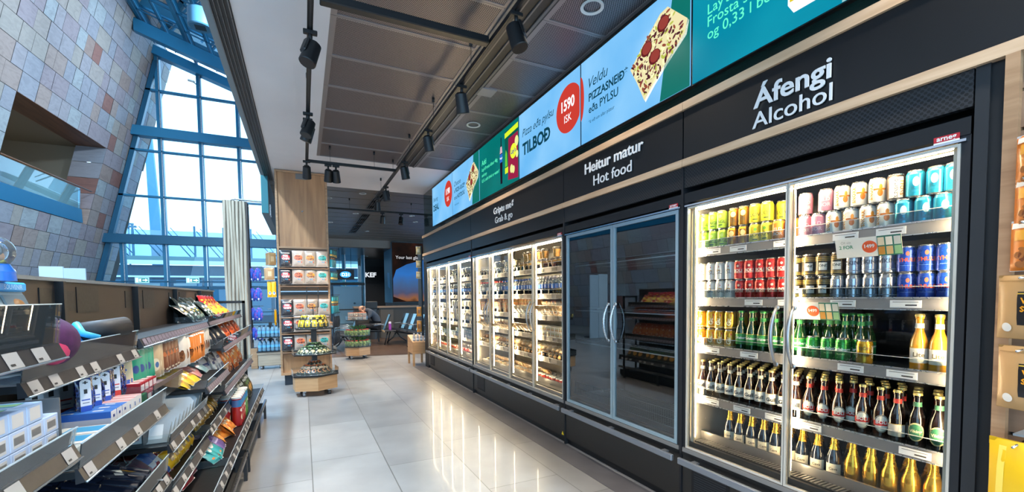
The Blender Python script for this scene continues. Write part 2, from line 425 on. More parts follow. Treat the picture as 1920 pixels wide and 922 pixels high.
for r in range(0, 22):
    z0 = RZ0 + .494*r; z1 = z0 + .494
    if z1 <= 0: continue
    z0 = max(z0, 0); y_end = 20.85 + .06*z0; inop = OZ0 - .01 < z0 < OZ1 - .01
    segs = [(-1., OY0), (OY1, y_end)] if inop else [(-1., y_end)]
    for a, b in segs:
        y = a - (rnd.uniform(0, .5) if a < 0 else 0)
        while y < b - 1e-3:
            w_ = rnd.choice((.34, .4, .45, .5, .55, .62, .7)); e = y + w_
            if b - e < .3: e = b
            slab(y, e, z0, z1, rnd.choice(STONES)); y = e
def back(ya, yb, za, zb, x_=-.012):
    m.poly([(SX(y, z)+x_, y, z) for y, z in ((ya, za), (yb, za), (yb, zb), (ya, zb))], JOINT)
back(-1.5, 21.4, 0, OZ0); back(-1.5, 21.4, OZ1, 10.8); back(-1.5, OY0, OZ0, OZ1); back(OY1, 21.3, OZ0, OZ1)
m.prism([(SX(20.95, 0)-.05, 20.95, 0), (SX(20.95, 0)-1.5, 20.95, 0), (SX(21.45, 10.8)-1.5, 21.45, 10.8), (SX(21.45, 10.8)-.05, 21.45, 10.8)], (0, .02, 0), JOINT)
# reveals of the gallery opening
D = .75
for r in range(5):
    z0 = OZ0 + .494*r; z1 = z0+.494
    m.poly([(SX(OY1, z0), OY1, z0+.006), (SX(OY1, z1), OY1, z1-.006), (SX(OY1, z1)-D, OY1, z1-.006), (SX(OY1, z0)-D, OY1, z0+.006)], STONES[(r*7+18) % len(STONES)])
    m.poly([(SX(OY0, z0), OY0, z0), (SX(OY0, z1), OY0, z1), (SX(OY0, z1)-D, OY0, z1), (SX(OY0, z0)-D, OY0, z0)], STONES[r])
struct('wall_left', m)
m = MB(); SOF = noisy('warm timber soffit', [(.3, '#5c3a26'), (.7, '#7c5137')], (10, .8, 8), .5, 5)
m.add([(SX(OY0, OZ1), OY0, OZ1), (SX(OY1, OZ1), OY1, OZ1), (SX(OY1, OZ1)-D, OY1, OZ1), (SX(OY0, OZ1)-D, OY0, OZ1),
       (SX(OY0, OZ1), OY0, OZ1+.02), (SX(OY1, OZ1), OY1, OZ1+.02), (SX(OY1, OZ1)-D, OY1, OZ1+.02), (SX(OY0, OZ1)-D, OY0, OZ1+.02)],
      [(0, 3, 2, 1), (4, 5, 6, 7), (0, 1, 5, 4), (3, 7, 6, 2)], SOF); struct('trim_1', m)
BEI = mat('#8f8778', .8)
m = MB(); m.box(-10.5, -10.4, 9, 19.3, 3.5, 7, BEI); m.box(-10.5, -6.3, 19.2, 19.3, 3.5, 6.5, mat('#a59c8b', .8)); m.prism([(-10.5, 9, 3.5), (SX(9, 3.5)-.06, 9, 3.5), (SX(19.25, 3.5)-.06, 19.25, 3.5), (-10.5, 19.25, 3.5)], (0, 0, .3), mat('#6b655d', .6))
m.prism([(-10.5, 9, 6.42), (SX(9, 6.42)-.06, 9, 6.42), (SX(19.25, 6.42)-.06, 19.25, 6.42), (-10.5, 19.25, 6.42)], (0, 0, .08), BEI); m.box(-10.5, -7.0, 9, 9.1, 3.5, 7, BEI); struct('wall_gallery', m)
for y_ in (12.5, 16.5):
    L = bpy.data.lights.new('down', 'SPOT'); L.energy = 260; L.spot_size = 2.6; L.spot_blend = .9; L.color = (1, .93, .82); L.shadow_soft_size = .1
    lo = bpy.data.objects.new('gallery_downlight', L); COL.objects.link(lo); lo.location = (-8.3, y_, 6.35)
# blue edge beam and glass balustrade of the gallery
BLUE = mat('#1f6c93', .35, .1)
t = empty('gallery_balustrade', (SX(16.3, 4), 16.3, 3.846), label='glass balustrade with blue base band in the stone wall opening', cat='balustrade')
t.rotation_euler = (0, 0, 0)
def G_(y, z, dx=0.): return (SX(y, z) + dx - SX(16.3, 4), y - 16.3, z - 3.846)
m = MB(); m.prism([G_(10.4, 3.856, .02), G_(18.30, 3.856, .02), G_(18.05, 4.24, .02), G_(10.4, 4.24, .02)], (-.10, 0, 0), BLUE); m.obj('edge_band', t)
m = MB(); m.prism([G_(14.40, 4.24), G_(18.0, 4.24), G_(17.75, 4.82), G_(14.40, 4.82)], (-.012, 0, 0), glass('#bfe3ee', 1.6, 0, 1.6, .18, '#bfe0ea')); m.obj('glass_pane', t)
m = MB(); m.tube([G_(14.40, 4.86), G_(18.35, 4.86)], .022, mat('#6d4a33', .4)); m.obj('hand_rail', t)

# ------------------------------------------------------------------ glazed end wall and roof
FR = mat('#2a7598', .35, .2); FRD = mat('#1d5672', .35, .2); GW = glass('#f3fafd', .8, 0, 1.45)
def roofz(x): return 10.60 - .335*(x + 4.45)
YW = 20.
win = empty('window_1', (0, YW, 0), kind='structure')
def wobj(name, m): return m.obj(name, win)
YL = 0.
for x, top in ((-5.69, 3.5), (-4.47, None), (-3.25, None), (-2.04, None), (-.83, None), (.40, 3.3), (1.62, 3.3), (2.4, 3.3)):
    z1 = top or roofz(x) - .25
    m = MB(); m.box(x-.07, x+.07, -.08, .12, 0, z1, FR); m.box(x+.03, x+.055, -.10, -.08, 0, z1, SILVER); wobj('mullion', m)
def tran(z, h, x0, x1, name='transom', d=.10, mt=FR):
    m = MB(); m.box(x0, x1, -d, .08, z-h/2, z+h/2, mt); wobj(name, m)
for z in (8.9, 6.75, 5.13): tran(z, .06, SX(20, z)+.02, -.5 if z > 3.4 else 2.4)
tran(7.375, .33, SX(20, 7.4)-.05, -.5, 'beam', .28, FR); tran(3.58, .31, SX(20, 3.6)-.05, -.5, 'beam', .30, FRD)
tran(2.08, .05, SX(20, 2)+.02, 2.4, mt=FRD); tran(1.85, .12, SX(20, 2)+.02, 2.4, mt=FRD); tran(.9, .05, SX(20, 1)+.02, 2.4, mt=FRD)
m = MB(); a = -4.62; b = -.5
m.prism([(a, -.28, roofz(a)-.52), (b, -.28, roofz(b)-.52), (b, -.28, roofz(b)-.20), (a, -.28, roofz(a)-.20)], (0, .36, 0), FR); wobj('top_beam', m)
m = MB(); m.prism([(SX(20, 0)+.02, -.1, 0), (SX(20, 0)+.16, -.1, 0), (SX(20, 9.95)+.16, -.1, 9.95), (SX(20, 9.95)+.02, -.1, 9.95)], (0, .2, 0), FRD); wobj('side_frame', m)
m = MB(); m.prism([(SX(20, 0)+.1, 0, 0), (2.4, 0, 0), (2.4, 0, 3.3), (-.55, 0, 3.3), (-.55, 0, roofz(-.55)-.1), (SX(20, 10.3)+.1, 0, 10.3)], (0, .014, 0), GW); wobj('glass_pane', m)
m = MB()
for x in (-5.0, -3.9, -2.7): m.box(x-.35, x+.35, -.13, -.09, 1.93, 2.02, mat('#8fb9cb', .4, .3))
wobj('door_closer', m)
# green exit signs over the doors
for k, x in enumerate((-5.15, -3.66)):
    t = empty('exit_sign', (x, YW-.16, 2.13), label=('green exit sign nearer the stone wall', 'green exit sign nearer the ribbed timber column')[k] + ', hung before the glazed wall', cat='sign', group='exit signs at the glazed wall')
    m = MB(); m.box(-.2, .2, -.02, .02, -.1, .1, mat('#a9d6da', .4, es=.5)); m.box(-.175, .175, -.0225, -.02, -.07, .07, mat('#2c8f92', .4, es=.3)); m.obj('panel', t)
    m = MB(); W_ = mat('#e4fff6', .4, es=.9)
    m.prism([(.02, -.024, -.02), (.10, -.024, -.02), (.10, -.024, -.055), (.17, -.024, 0), (.10, -.024, .055), (.10, -.024, .02), (.02, -.024, .02)], (0, .002, 0), W_)
    m.box(-.17, -.10, -.024, -.022, -.07, .07, W_); m.box(-.08, -.02, -.024, -.022, -.05, .045, W_)
    m.obj('pictogram', t)
# roof glazing
rf = empty('ceiling_skylight', (0, 0, 0), kind='structure')
def robj(name, m): return m.obj(name, rf)
def rbeam(y, dz0, dz1, d, name='beam', mt=FR, xa=-4.62, xb=-.55):
    m = MB(); m.prism([(xa, y, roofz(xa)-dz0), (xb, y, roofz(xb)-dz0), (xb, y, roofz(xb)-dz1), (xa, y, roofz(xa)-dz1)], (0, d, 0), mt); robj(name, m)
rbeam(18.15, .62, .22, .22); rbeam(12.6, .62, .22, .22); rbeam(7., .62, .22, .22)
for k in range(20): rbeam(19.9-1.02*k, .04, .0, .035, 'purlin', FRD)
for k, x in enumerate([-4.5, -3.9, -3.28, -2.66, -2.04, -1.42, -.8]):
    big = k % 2 == 0; wd = .045 if big else .015; dp = .14 if big else .05
    m = MB(); m.box(x-wd, x+wd, 0, 20, roofz(x)-dp, roofz(x)+.02, FRD); m.box(x+wd+.03, x+wd+.05, 0, 20, roofz(x)-.05, roofz(x)+.02, FR); robj('rafter', m)
m = MB(); m.poly([(-4.7, 0, roofz(-4.7)+.03), (-.55, 0, roofz(-.55)+.03), (-.55, 20, roofz(-.55)+.03), (-4.7, 20, roofz(-4.7)+.03)], glass('#e6f4fa', .7, 0, 1.22)); robj('glass_pane', m)
m = MB(); m.box(-.62, -.54, 0, 20, CZ+.12, roofz(-.55), mat('#8d9497', .8)); struct('wall_upper', m)
# big round duct lamp hung under the glass roof
t = empty('drum_pendant', (-1.87, 12, 7.45), label='blue-grey drum pendant hanging under the glass roof', cat='pendant lamp')
m = MB(); BG = mat('#3c6c86', .4); m.lathe([(.21, 0), (.235, .02), (.235, .36), (.20, .38)], BG, 32); m.obj('drum', t)
m = MB(); m.lathe([(.2, .012), (.17, .05)], mat('#2b3a42', .5), 28, caps=False); m.box(-.11, .11, -.11, .11, -.004, .03, BLACK, .01); m.obj('louvre', t)
m = MB(); m.cyl((0, 0, .38), (0, 0, 2.35), .006, BLACK, 6); m.obj('cable', t)
# security camera on the mullion
t = empty('security_camera', (-3.4, 19.75, 9.35), label='small security camera on an arm high on the window mullion', cat='camera')
m = MB(); m.cyl((.08, .2, .0), (.0, .0, .02), .02, SILVER, 8); m.obj('bracket', t)
m = MB(); m.cyl((-.13, -.03, .02), (.08, .0, .0), .04, WHITE, 12); m.obj('housing', t)

# ------------------------------------------------------------------ outside
m = MB(); m.poly([(-60, 20.6, -.05), (60, 20.6, -.05), (60, 120, -.05), (-60, 120, -.05)], mat('#55707c', .9)); struct('ground_outside', m)
DB = mat('#174259', .5); LB = mat('#d2e8f0', .5); MBL = mat('#2a6683', .4)
t = empty('covered_walkway', (-5, 30, 0), label='long dark blue covered walkway outside behind the glazed wall', cat='building')
m = MB(); m.box(-9, 9, 0, 3, 0, 3.3, DB); m.obj('body', t)
m = MB(); m.box(-9, 9, -.15, 0, 3.34, 3.56, LB); m.obj('roof_band', t)
m = MB(); m.box(-9, 9, -.06, 0, 2.64, 2.73, LB); m.obj('rail_band', t)
m = MB(); m.box(-9, 9, .1, 2.8, 3.56, 3.8, mat('#5b7f84', .7)); m.obj('parapet', t)
for x in [-7.5+1.7*i for i in range(10)]:
    m = MB(); m.box(x-.6, x+.6, -.05, 0, .4, 2.5, MBL); m.obj('window', t)
t = empty('glazed_upper_deck', (-5, 33, 0), label='upper glazed deck with diagonal struts above the covered walkway', cat='building')
m = MB(); m.box(-9, 9, .3, .34, 3.8, 5.6, glass('#cfe9f4', .5, 0, 1.3, .35, '#cfe6f0')); m.obj('glazing', t)
for i in range(12):
    x = -8.4 + 1.5*i
    m = MB(); m.box(x-.05, x+.05, -.05, .05, 3.8, 5.9, MBL); m.obj('post', t)
    m = MB(); m.tube([(x+.1, 0, 5.6), (x+1.35, 0, 3.9)], .035, MBL, 6); m.tube([(x+.3, 0, 5.75), (x+1.5, 0, 4.1)], .025, MBL, 6); m.obj('strut', t)
t = empty('leaning_fin', (-8.2, 35.0, 0), label='tall pale blue fin rising behind the covered walkway', cat='tower')
m = MB(); m.prism([(-.3, 0, 0), (.45, 0, 0), (-.1, 0, 12.2), (-.45, 0, 12.2)], (0, .3, 0), mat('#4f8db0', .5)); m.obj('shaft', t)
t = empty('floodlight_mast', (-11.0, 40, 0), label='thin floodlight mast on the apron seen through the glass', cat='light mast')
m = MB(); m.cyl((0, 0, 0), (0, 0, 7.2), .06, MBL, 8); m.obj('pole', t)
m = MB(); m.box(-.45, .45, -.1, .1, 6.55, 6.68, MBL); m.box(-.3, .3, -.08, .08, 6.75, 6.85, MBL); m.obj('lamp_bar', t)
t = empty('white_partition_board', (-4.4, 12, 0), label='plain white partition board behind the black gondola top', cat='board')
m = MB(); m.box(-.34, .02, 0, .05, 0, 2.13, mat('#b4c3cb', .6)); m.box(.02, .36, .02, .06, 0, 2.1, mat('#a9bac4', .6)); m.obj('panel', t)
m = MB(); m.box(-.35, .37, .06, .35, 0, .04, DGREY); m.obj('foot', t)
# ------------------------------------------------------------------ sign fascia over the cabinets
UX, UZ = Vector((0, -1, 0)), Vector((0, 0, 1))
PANEL = noisy('black laminate', [(.3, '#0c0d0f'), (.7, '#101114')], (3, 3, 3), .38, 4, .02, spec=.5)
LET = mat('#dcdcdc', .45)
HOLES = dots('perforated black steel', '#26272a', '#040405', .022, .0062, 'yz', .5)
fas = [(.2, 2.135), (2.14, 3.585), (3.59, 6.13), (6.135, 8.975)]
signs = [('Áfengi', 'Alcohol', 1.440, 2.452, 2.345, .138, .118), ('Heitur matur', 'Hot food', 2.86, 2.495, 2.372, .122, .120), ('Griptu með', 'Grab & go', 4.95, 2.49, 2.37, .112, .112), None]
for (y0, y1), sg, nm in zip(fas, signs, ('Alcohol', 'Hot food', 'Grab and go', '')):
    m = MB(); m.box(XW-.004, 2.60, y0+.002, y1-.002, 2.318, 2.632, PANEL); o = struct('wall_fascia', m)
    if sg:
        t = empty('shop_sign', (XW-.004, sg[2], 2.4), label='raised pale letters reading %s on the black fascia' % nm, cat='sign', group='cabinet signs')
        m = MB(); m.text3d(sg[0], sg[5], (-.008, 0, sg[3]-2.4), UX, UZ, LET, .006, .016, sx=1.12); m.obj('heading_letters', t)
        m = MB(); m.text3d(sg[1], sg[6], (-.008, 0, sg[4]-2.4), UX, UZ, LET, .005, .002, sx=1.1); m.obj('second_line_letters', t)
for (y0, y1) in ((.2, 2.13), (2.13, 3.585), (3.585, 6.13), (6.13, 8.98)):
    m = MB(); m.box(XW-.02, 2.62, y0+.0015, y1-.0015, 2.632, 2.682, OAKL); struct('trim_2', m)
    m = MB(); m.box(XW-.02, 2.62, y0+.0015, y1-.0015, 2.272, 2.318, OAKL); struct('trim_3', m)
for (y0, y1, pf) in ((.762, 2.13, 1), (2.15, 3.58, 1), (3.60, 6.12, 0), (6.14, 8.97, 0)):
    m = MB(); m.box(XW, 2.30, y0, y1, 2.135, 2.272, HOLES if pf else PANEL); m.box(2.42, 2.9, y0, y1, 2.11, 2.27, BLACK); struct('wall_grille', m)
# dark uprights between the cabinets
for y in (2.14, 3.59, 6.13):
    m = MB(); m.box(XW-.006, 3.05, y-.008, y+.008, 0, 2.272, MATTE); struct('trim_4', m)
m = MB(); m.box(XW, 3.05, .718, .757, 0, 2.272, mat('#202225', .5)); m.box(XW+.012, 3.05, .676, .718, 0, 2.272, mat('#0e1013', .45)); struct('trim_5', m)
m = MB(); m.box(XW-.02, 2.40, .640, .676, 0, 2.272, OAKH); struct('trim_6', m)
# timber slat wall with its grooves, right of the cabinets
m = MB(); z = 0
SW = noisy('slat wall oak', [(.25, '#6b5240'), (.5, '#83664f'), (.8, '#957860')], (1, 1.2, 10), .55, 6, .05)
while z < 2.27: m.box(2.275, 2.30, .2, .640, z+.006, min(z+.128, 2.27), SW); z += .134
m.box(2.30, 2.34, .2, .640, 0, 2.27, BLACK)
z = .128
struct('wall_slats', m)
# ------------------------------------------------------------------ menu screens
SB = screen('menu blue', [(.3, '#62aee6'), (.7, '#86c2ee')], .8, 1.6); SG = screen('menu green', [(.3, '#006a66'), (.7, '#047673')], .75, 1.5)
ST = screen('menu teal', [(.3, '#007f9c'), (.7, '#0b91a9')], .8, 1.5); SD = screen('menu deep green', [(.3, '#0a6a62'), (.7, '#0c7168')], .8)
def E_(c, s=.9): return screen('ink', [(0, c), (1, c)], s) if False else _ink(c, s)
_I = {}
def _ink(c, s):
    if (c, s) in _I: return _I[(c, s)]
    m, nt, out = _new('screen ink'); e = nt.nodes.new('ShaderNodeEmission'); e.inputs[0].default_value = lin(c); e.inputs[1].default_value = s
    nt.links.new(e.outputs[0], out.inputs[0]); _I[(c, s)] = m; return m
NAVY = E_('#0d3a4a'); GREENT = E_('#5cf5b8', 1.); RED = E_('#b8382e'); WHT = E_('#f4f7fa')
def pz(m, cu, cz, s, k=1.):
    """slice of pizza drawn on the screen: crust, cheese, meat"""
    q = lambda u, z, d=0.: (-.005-d, -(cu+(u*s)), cz+z*s)
    outl = [(-.27, .0), (-.13, .12), (.03, .24), (.10, .25), (.17, .18), (.27, .08), (.25, .0), (.10, -.1), (-.03, -.2), (-.12, -.28), (-.2, -.12)]
    m.poly([q(*p) for p in outl][::-1], E_('#d8cfa0')); m.poly([q(u*1.0+.012, z-.016, -.001) for u, z in outl][::-1], E_('#e9efe0'))
    rr = random.Random(5)
    for i in range(340):
        u, z = rr.uniform(-.25, .24), rr.uniform(-.24, .23)
        # inside test
        ins = False; j = len(outl)-1
        for a in range(len(outl)):
            (xa, ya), (xb, yb) = outl[a], outl[j]
            if ((ya > z) != (yb > z)) and (u*1.08 < (xb-xa)*(z-ya)/(yb-ya)+xa): ins = not ins
            j = a
        if not ins: continue
        c = rr.choice(('#5a2733', '#6d3440', '#472029', '#8a4a38', '#e6e2b0', '#a8b04a')); r_ = rr.uniform(.006, .016); an = rr.uniform(0, PI)
        m.poly([q(u + r_*1.6*math.cos(t)*math.cos(an) - r_*.7*math.sin(t)*math.sin(an), z + r_*1.6*math.cos(t)*math.sin(an) + r_*.7*math.sin(t)*math.cos(an), .0006 + i*1e-6) for t in [-2*PI*g/7 for g in range(7)]], E_(c))
    for (u, z) in ((-.10, .07), (.06, .16), (-.02, -.02)):
        m.poly([q(u+.055*math.cos(t), z+.05*math.sin(t), .001) for t in [-2*PI*g/18 for g in range(18)]], E_('#5c1f22'))
        m.poly([q(u+.045*math.cos(t)+.004, z+.04*math.sin(t)+.004, .0013) for t in [-2*PI*g/18 for g in range(18)]], E_('#8a3a33'))
SL = ['blue menu screen reading DEAL with 1190 ISK disc, farthest along the wall', 'small-looking blue menu screen offering a pizza slice or hotdog in English', 'green menu screen picturing a cola bottle and red crisp bag',
      'blue menu screen reading TILBOD with red 1590 ISK disc', 'blue menu screen reading PIZZASNEID beside a large pizza slice', 'teal menu screen about snacks and beer in mint letters']
YS = [8.21, 6.98, 5.755, 4.53, 3.30, 2.075, .85]
for i in range(6):
    yc = (YS[i]+YS[i+1])/2; t = empty('menu_screen', (XW, yc, 3.12), label=SL[i], cat='screen', group='menu screens above the cabinets'); h = .6085
    m = MB(); m.box(0, .035, -h-.003, h+.003, -.356, .356, BLACK); m.obj('frame', t)
    back_ = (SB, SB, SG, SB, SB, ST)[i]
    m = MB(); m.box(-.003, 0, -h+.004, h-.004, -.349, .349, back_); m.obj('display', t)
    g = MB(); gt = MB(); gd = MB(); gp = MB(); q = lambda u, z, d=.004: (-d, -u, z)
    def tx(s, size, u, z, mt=NAVY, bold=0., sx=1., shear=0., al='L', d=.005, to=None): (to or gt).text(s, size, q(u, z, d), UX, UZ, mt, bold, al, None, sx, shear)
    def disc(u, z, r, n):
        pts = [(min(u + r*math.cos(a), .6), z + r*math.sin(a)) for a in [-2*PI*k/40 for k in range(40)]]
        gd.poly([q(a, b, .0045) for a, b in pts], RED); tx(n, .135, u-.01, z-.0, WHT, .03, .9, al='C', d=.006, to=gd); tx('ISK', .1, u-.01, z-.115, WHT, 0, .95, al='C', d=.006, to=gd)
    if i == 0: tx('Sharing', .1, -.53, .08, shear=.3); tx('DEAL', .15, -.53, -.09, bold=.03); disc(.39, .05, .215, '1190'); nm = 'deal_lettering'
    if i == 1:
        g.poly([q(*p) for p in ((.38, .349), (.6, .349), (.6, -.349), (.31, -.349))][::1], SD)
        tx('Choose', .105, -.51, .09, shear=.3); tx('a PIZZA SLICE*', .087, -.51, -.01, bold=.02, sx=.9); tx('or a HOTDOG', .087, -.51, -.12, bold=.02, sx=.9); tx('*with all pizzas', .036, -.5, -.215); pz(gp, .31, 0, .95)
    if i == 2:
        for k, (s_, b_) in enumerate((('Add', .1), ("Lay's/Frosta dósur 40g", .062), ('and any', .06), ('0,5 L soft drink or water!', .06))): tx(s_, b_, -.52, .095-.075*k, GREENT, 0, .95)
        g.poly([q(*p) for p in ((.24, .28), (.595, .22), (.595, .30), (.24, .36))], E_('#c9e02a')) if False else g.poly([q(*p) for p in ((.235, -.20), (.60, -.20), (.60, .30), (.235, .30))], E_('#0c4f46'))
        g.poly([q(a, b, .0045) for a, b in ((.235, .22), (.60, .24), (.60, .30), (.235, .28))], E_('#c6de2c')); g.poly([q(a, b, .0045) for a, b in ((.235, -.20), (.34, -.20), (.34, -.13), (.235, -.13))], E_('#c6de2c'))
        g.poly([q(a, b, .005) for a, b in ((.32, -.29), (.597, -.32), (.597, .20), (.34, .19))], E_('#8c1f3f'))
        for (u, z, r) in ((.42, -.18, .05), (.47, -.2, .045), (.56, .10, .06), (.57, -.05, .04)): g.poly([q(u+r*.8*math.cos(a), z+r*math.sin(a), .0055) for a in [-2*PI*k/16 for k in range(16)]], E_('#d8d98a'))
        g.poly([q(.475+.085*math.cos(a), .01+.085*math.sin(a), .006) for a in [-2*PI*k/24 for k in range(24)]], E_('#d9e53a')); tx("Lay's", .07, .475, -.012, E_('#3b2a8c'), .02, al='C', d=.0065)
        B = [(.10, -.29), (.155, -.29), (.165, .0), (.155, .12), (.14, .19), (.14, .27), (.115, .27), (.115, .19), (.10, .12), (.088, .0)]
        g.poly([q(a, b, .005) for a, b in B], E_('#1b1422')); g.poly([q(a, b, .0055) for a, b in ((.088, -.03), (.165, -.03), (.165, .07), (.088, .07))], E_('#2a62b8'))
        g.poly([q(a, b, .0056) for a, b in ((.09, .08), (.163, .08), (.15, .16), (.105, .16))], E_('#c9a3b2')); tx('Pepsi', .035, .127, .01, WHT, .02, al='C', d=.0065)
        g.poly([q(a, b, .006) for a, b in ((.24, -.12), (.31, -.12), (.30, .03), (.27, .08), (.25, .03))], E_('#5fb83a'))
    if i == 3: tx('Pizza eða pylsu', .118, -.52, .085, shear=.3, sx=.95); tx('TILBOÐ', .178, -.52, -.115, bold=.035, sx=.98); disc(.42, .045, .215, '1590')
    if i == 4:
        g.poly([q(*p) for p in ((.46, .349), (.6, .349), (.6, -.349), (.34, -.349))], SD)
        g.poly([q(-.61+.05*math.cos(a), .045+.19*math.sin(a), .0045) for a in [PI/2-PI*k/20 for k in range(21)]], RED)
        tx('Veldu', .12, -.49, .09, shear=.3); tx('PIZZASNEIÐ*', .092, -.49, -.02, bold=.025, sx=.93); tx('eða PYLSU', .092, -.49, -.12, bold=.012, sx=.95); tx('*á við um allar pizzur', .04, -.49, -.205); pz(gp, .31, 0, 1.)
    if i == 5:
        g.poly([q(a, b, .0035) for a, b in ((.25, -.349), (.6, -.349), (.6, .349), (.30, .349))], E_('#8fb9bd', .9))
        tx('Bættu við', .11, -.49, .10, GREENT, .02); tx("Lay's eða", .085, -.49, .012, GREENT); tx('Frosta snakk', .085, -.49, -.06, GREENT); tx('og 0,33 l beer!', .085, -.49, -.135, GREENT)
        g.poly([q(a, b, .005) for a, b in ((.0, -.22), (.03, -.27), (.34, -.27), (.34, .2), (.0, .2))], E_('#e8f2ff', 1)); g.poly([q(a, b, .0055) for a, b in ((.05, -.20), (.34, -.20), (.34, .16), (.05, .16))], E_('#cdd9f5', 1))
        g.poly([q(a, b, .006) for a, b in ((.01, -.21), (.07, -.21), (.01, -.10))], E_('#c8b42a'))
    for mb_, nm_ in ((g, 'colour_field'), (gt, 'lettering'), (gd, 'price_disc'), (gp, 'pizza_picture')):
        if mb_.v: mb_.obj(nm_, t)

# ------------------------------------------------------------------ lighting tracks, spots, downlights
def track(x0, y0, x1, y1, z, label):
    t = empty('lighting_track', ((x0+x1)/2, (y0+y1)/2, z), label=label, cat='lighting track', group='black lighting tracks')
    cx, cy = (x0+x1)/2, (y0+y1)/2; L = math.hypot(x1-x0, y1-y0); n = max(2, int(L/1.1))
    a = math.atan2(y1-y0, x1-x0); m = MB(); m.box(-L/2, L/2, -.018, .018, 0, .034, BLACK); m.box(-L/2, L/2, -.006, .006, -.002, 0, DGREY); o = m.obj('rail', t); o.rotation_euler = (0, 0, a)
    for k in range(n):
        s = -L/2 + L*(k+.5)/n; x, y = s*math.cos(a), s*math.sin(a)
        m = MB(); m.cyl((x, y, .034), (x, y, CZ-z-.045), .0022, BLACK, 6); m.cyl((x, y, CZ-z-.045), (x, y, CZ-z-.0), .014, BLACK, 10); m.obj('hanger', t)
TZ = 3.28
track(1.30, .6, 1.30, 8.6, TZ, 'long black lighting track running above the aisle beside the slot grille')
track(.095, 1.2, .105, 6.60, TZ, 'black lighting track under the white plaster ceiling strip')
track(.105, 6.62, 1.28, 6.62, TZ, 'short black cross track near the timber display pillar')
m = MB(); t = empty('lighting_track', (.70, 3.05, TZ), label='thick black cross beam joining both lighting tracks near the camera', cat='lighting track', group='black lighting tracks')
m.box(-.55, .58, -.032, .032, 0, .055, BLACK, .006); m.obj('rail', t)
track(.30, 9.9, 2.9, 9.9, TZ, 'black cross track under the dark slatted ceiling')
def spot_def():
    h = MB(); h.T = Matrix.Translation((0, 0, 0))
    h.lathe([(.030, .085), (.048, .07), (.056, -.08), (.052, -.085)], BLACK, 22); h.box(-.034, .034, .040, .062, -.03, .08, BLACK, .01)
    l = MB(); l.lathe([(.050, -.080), (.042, -.066)], mat('#4a4d52', .3, .5), 20, caps=False)
    e = MB(); e.lathe([(.0, -.074), (.040, -.070)], mat('#fff3dc', .4, es=5.), 16, caps=False)
    ad = MB(); ad.box(-.012, .012, -.012, .012, .07, .15, BLACK, .003)
    return h, l, e, ad
_h, _l, _e, _a = spot_def(); HM, LM, EM = _h.mesh('head'), _l.mesh('reflector'), _e.mesh('lamp')
def spot(x, y, z, tx_, ty_, tz_, label, power, ang=42, on=True, col=(1, .86, .70), grp='black track spotlights'):
    t = empty('track_spotlight', (x, y, z), label=label, cat='spotlight', group=grp)
    d = Vector((tx_-x, ty_-y, tz_-(z-.16))).normalized(); q = (-d).to_track_quat('Z', 'Y')
    m = MB(); m.cyl((0, 0, -.002), (0, 0, -.09), .013, BLACK, 10); m.box(-.045, .045, -.016, .016, -.03, -.002, BLACK, .004); m.obj('bracket', t)
    hd = bpy.data.objects.new('head', HM); COL.objects.link(hd); hd.parent = t; hd.location = (0, 0, -.155); hd.rotation_mode = 'QUATERNION'; hd.rotation_quaternion = q
    for me, n in ((LM, 'reflector'), (EM, 'lamp')):
        o = bpy.data.objects.new(n, me); COL.objects.link(o); o.parent = hd
    if power:
        L = bpy.data.lights.new('spot', 'SPOT'); L.energy = power; L.spot_size = math.radians(ang); L.spot_blend = .6; L.color = col; L.shadow_soft_size = .035
        lo = bpy.data.objects.new('spot_beam', L); COL.objects.link(lo); lo.parent = hd; lo.location = (0, 0, -.10)
SPW = 55
for k, (y, ty, lab) in enumerate(((1.55, 1.4, 'behind the camera side of the cross beam'), (2.62, 2.0, 'biggest-looking, above the second downlight'), (3.70, 4.4, 'just past the cross beam end'), (4.82, 5.2, 'hanging below the ceiling hatch'), (6.07, 6.4, 'near the small downlight'), (7.55, 7.6, 'beyond the cross track junction'))):
    spot(1.30, y, TZ, 1.95, ty, .4, 'black spotlight on the long track, ' + lab, SPW, 60)
for k, (y, tx_, ty, lab) in enumerate(((3.38, -.75, 2.9, 'nearest the hall roof glazing'), (4.86, -.75, 4.4, 'one of a pair halfway along'), (5.02, -.8, 5.6, 'other of the pair halfway along'), (6.55, .1, 8.0, 'above the timber pillar front'))):
    spot(.10, y, TZ, tx_, ty, .6, 'black spotlight on the plaster ceiling track, ' + lab, SPW*2.6, 70)
spot(.37, 6.62, TZ, .3, 7.6, 1.2, 'left-facing black spotlight of the pair on the short cross track', SPW*.6, 50)
spot(.47, 6.62, TZ, .8, 8.2, .0, 'blue-edged black spotlight paired on the short cross track', SPW*.6, 60)
spot(1.62, 9.9, TZ, 1.6, 11, .3, 'black spotlight on the far cross track, unlit-looking one', 0)
spot(2.02, 9.9, TZ, 1.5, 9.2, .3, 'black spotlight on the far cross track with bright lens', SPW, 70)
spot(1.30, 8.45, TZ, 1.4, 9.3, .0, 'black spotlight at the far end of the long track', SPW*.7, 60)
dr = MB(); dr.lathe([(.062, .0), (.085, -.006), (.085, .004)], mat('#d7d5d2', .4), 32, caps=False)
di = MB(); di.lathe([(.064, -.001), (.05, .07), (0, .075)], mat('#8d8e90', .2, .7), 28, caps=False)
de = MB(); de.lathe([(0, .05), (.036, .052)], mat('#fff4e0', .4, es=6.), 20, caps=False)
DL = P('recessed_downlight', None, [P('trim_ring', dr), P('reflector', di), P('lamp', de)])
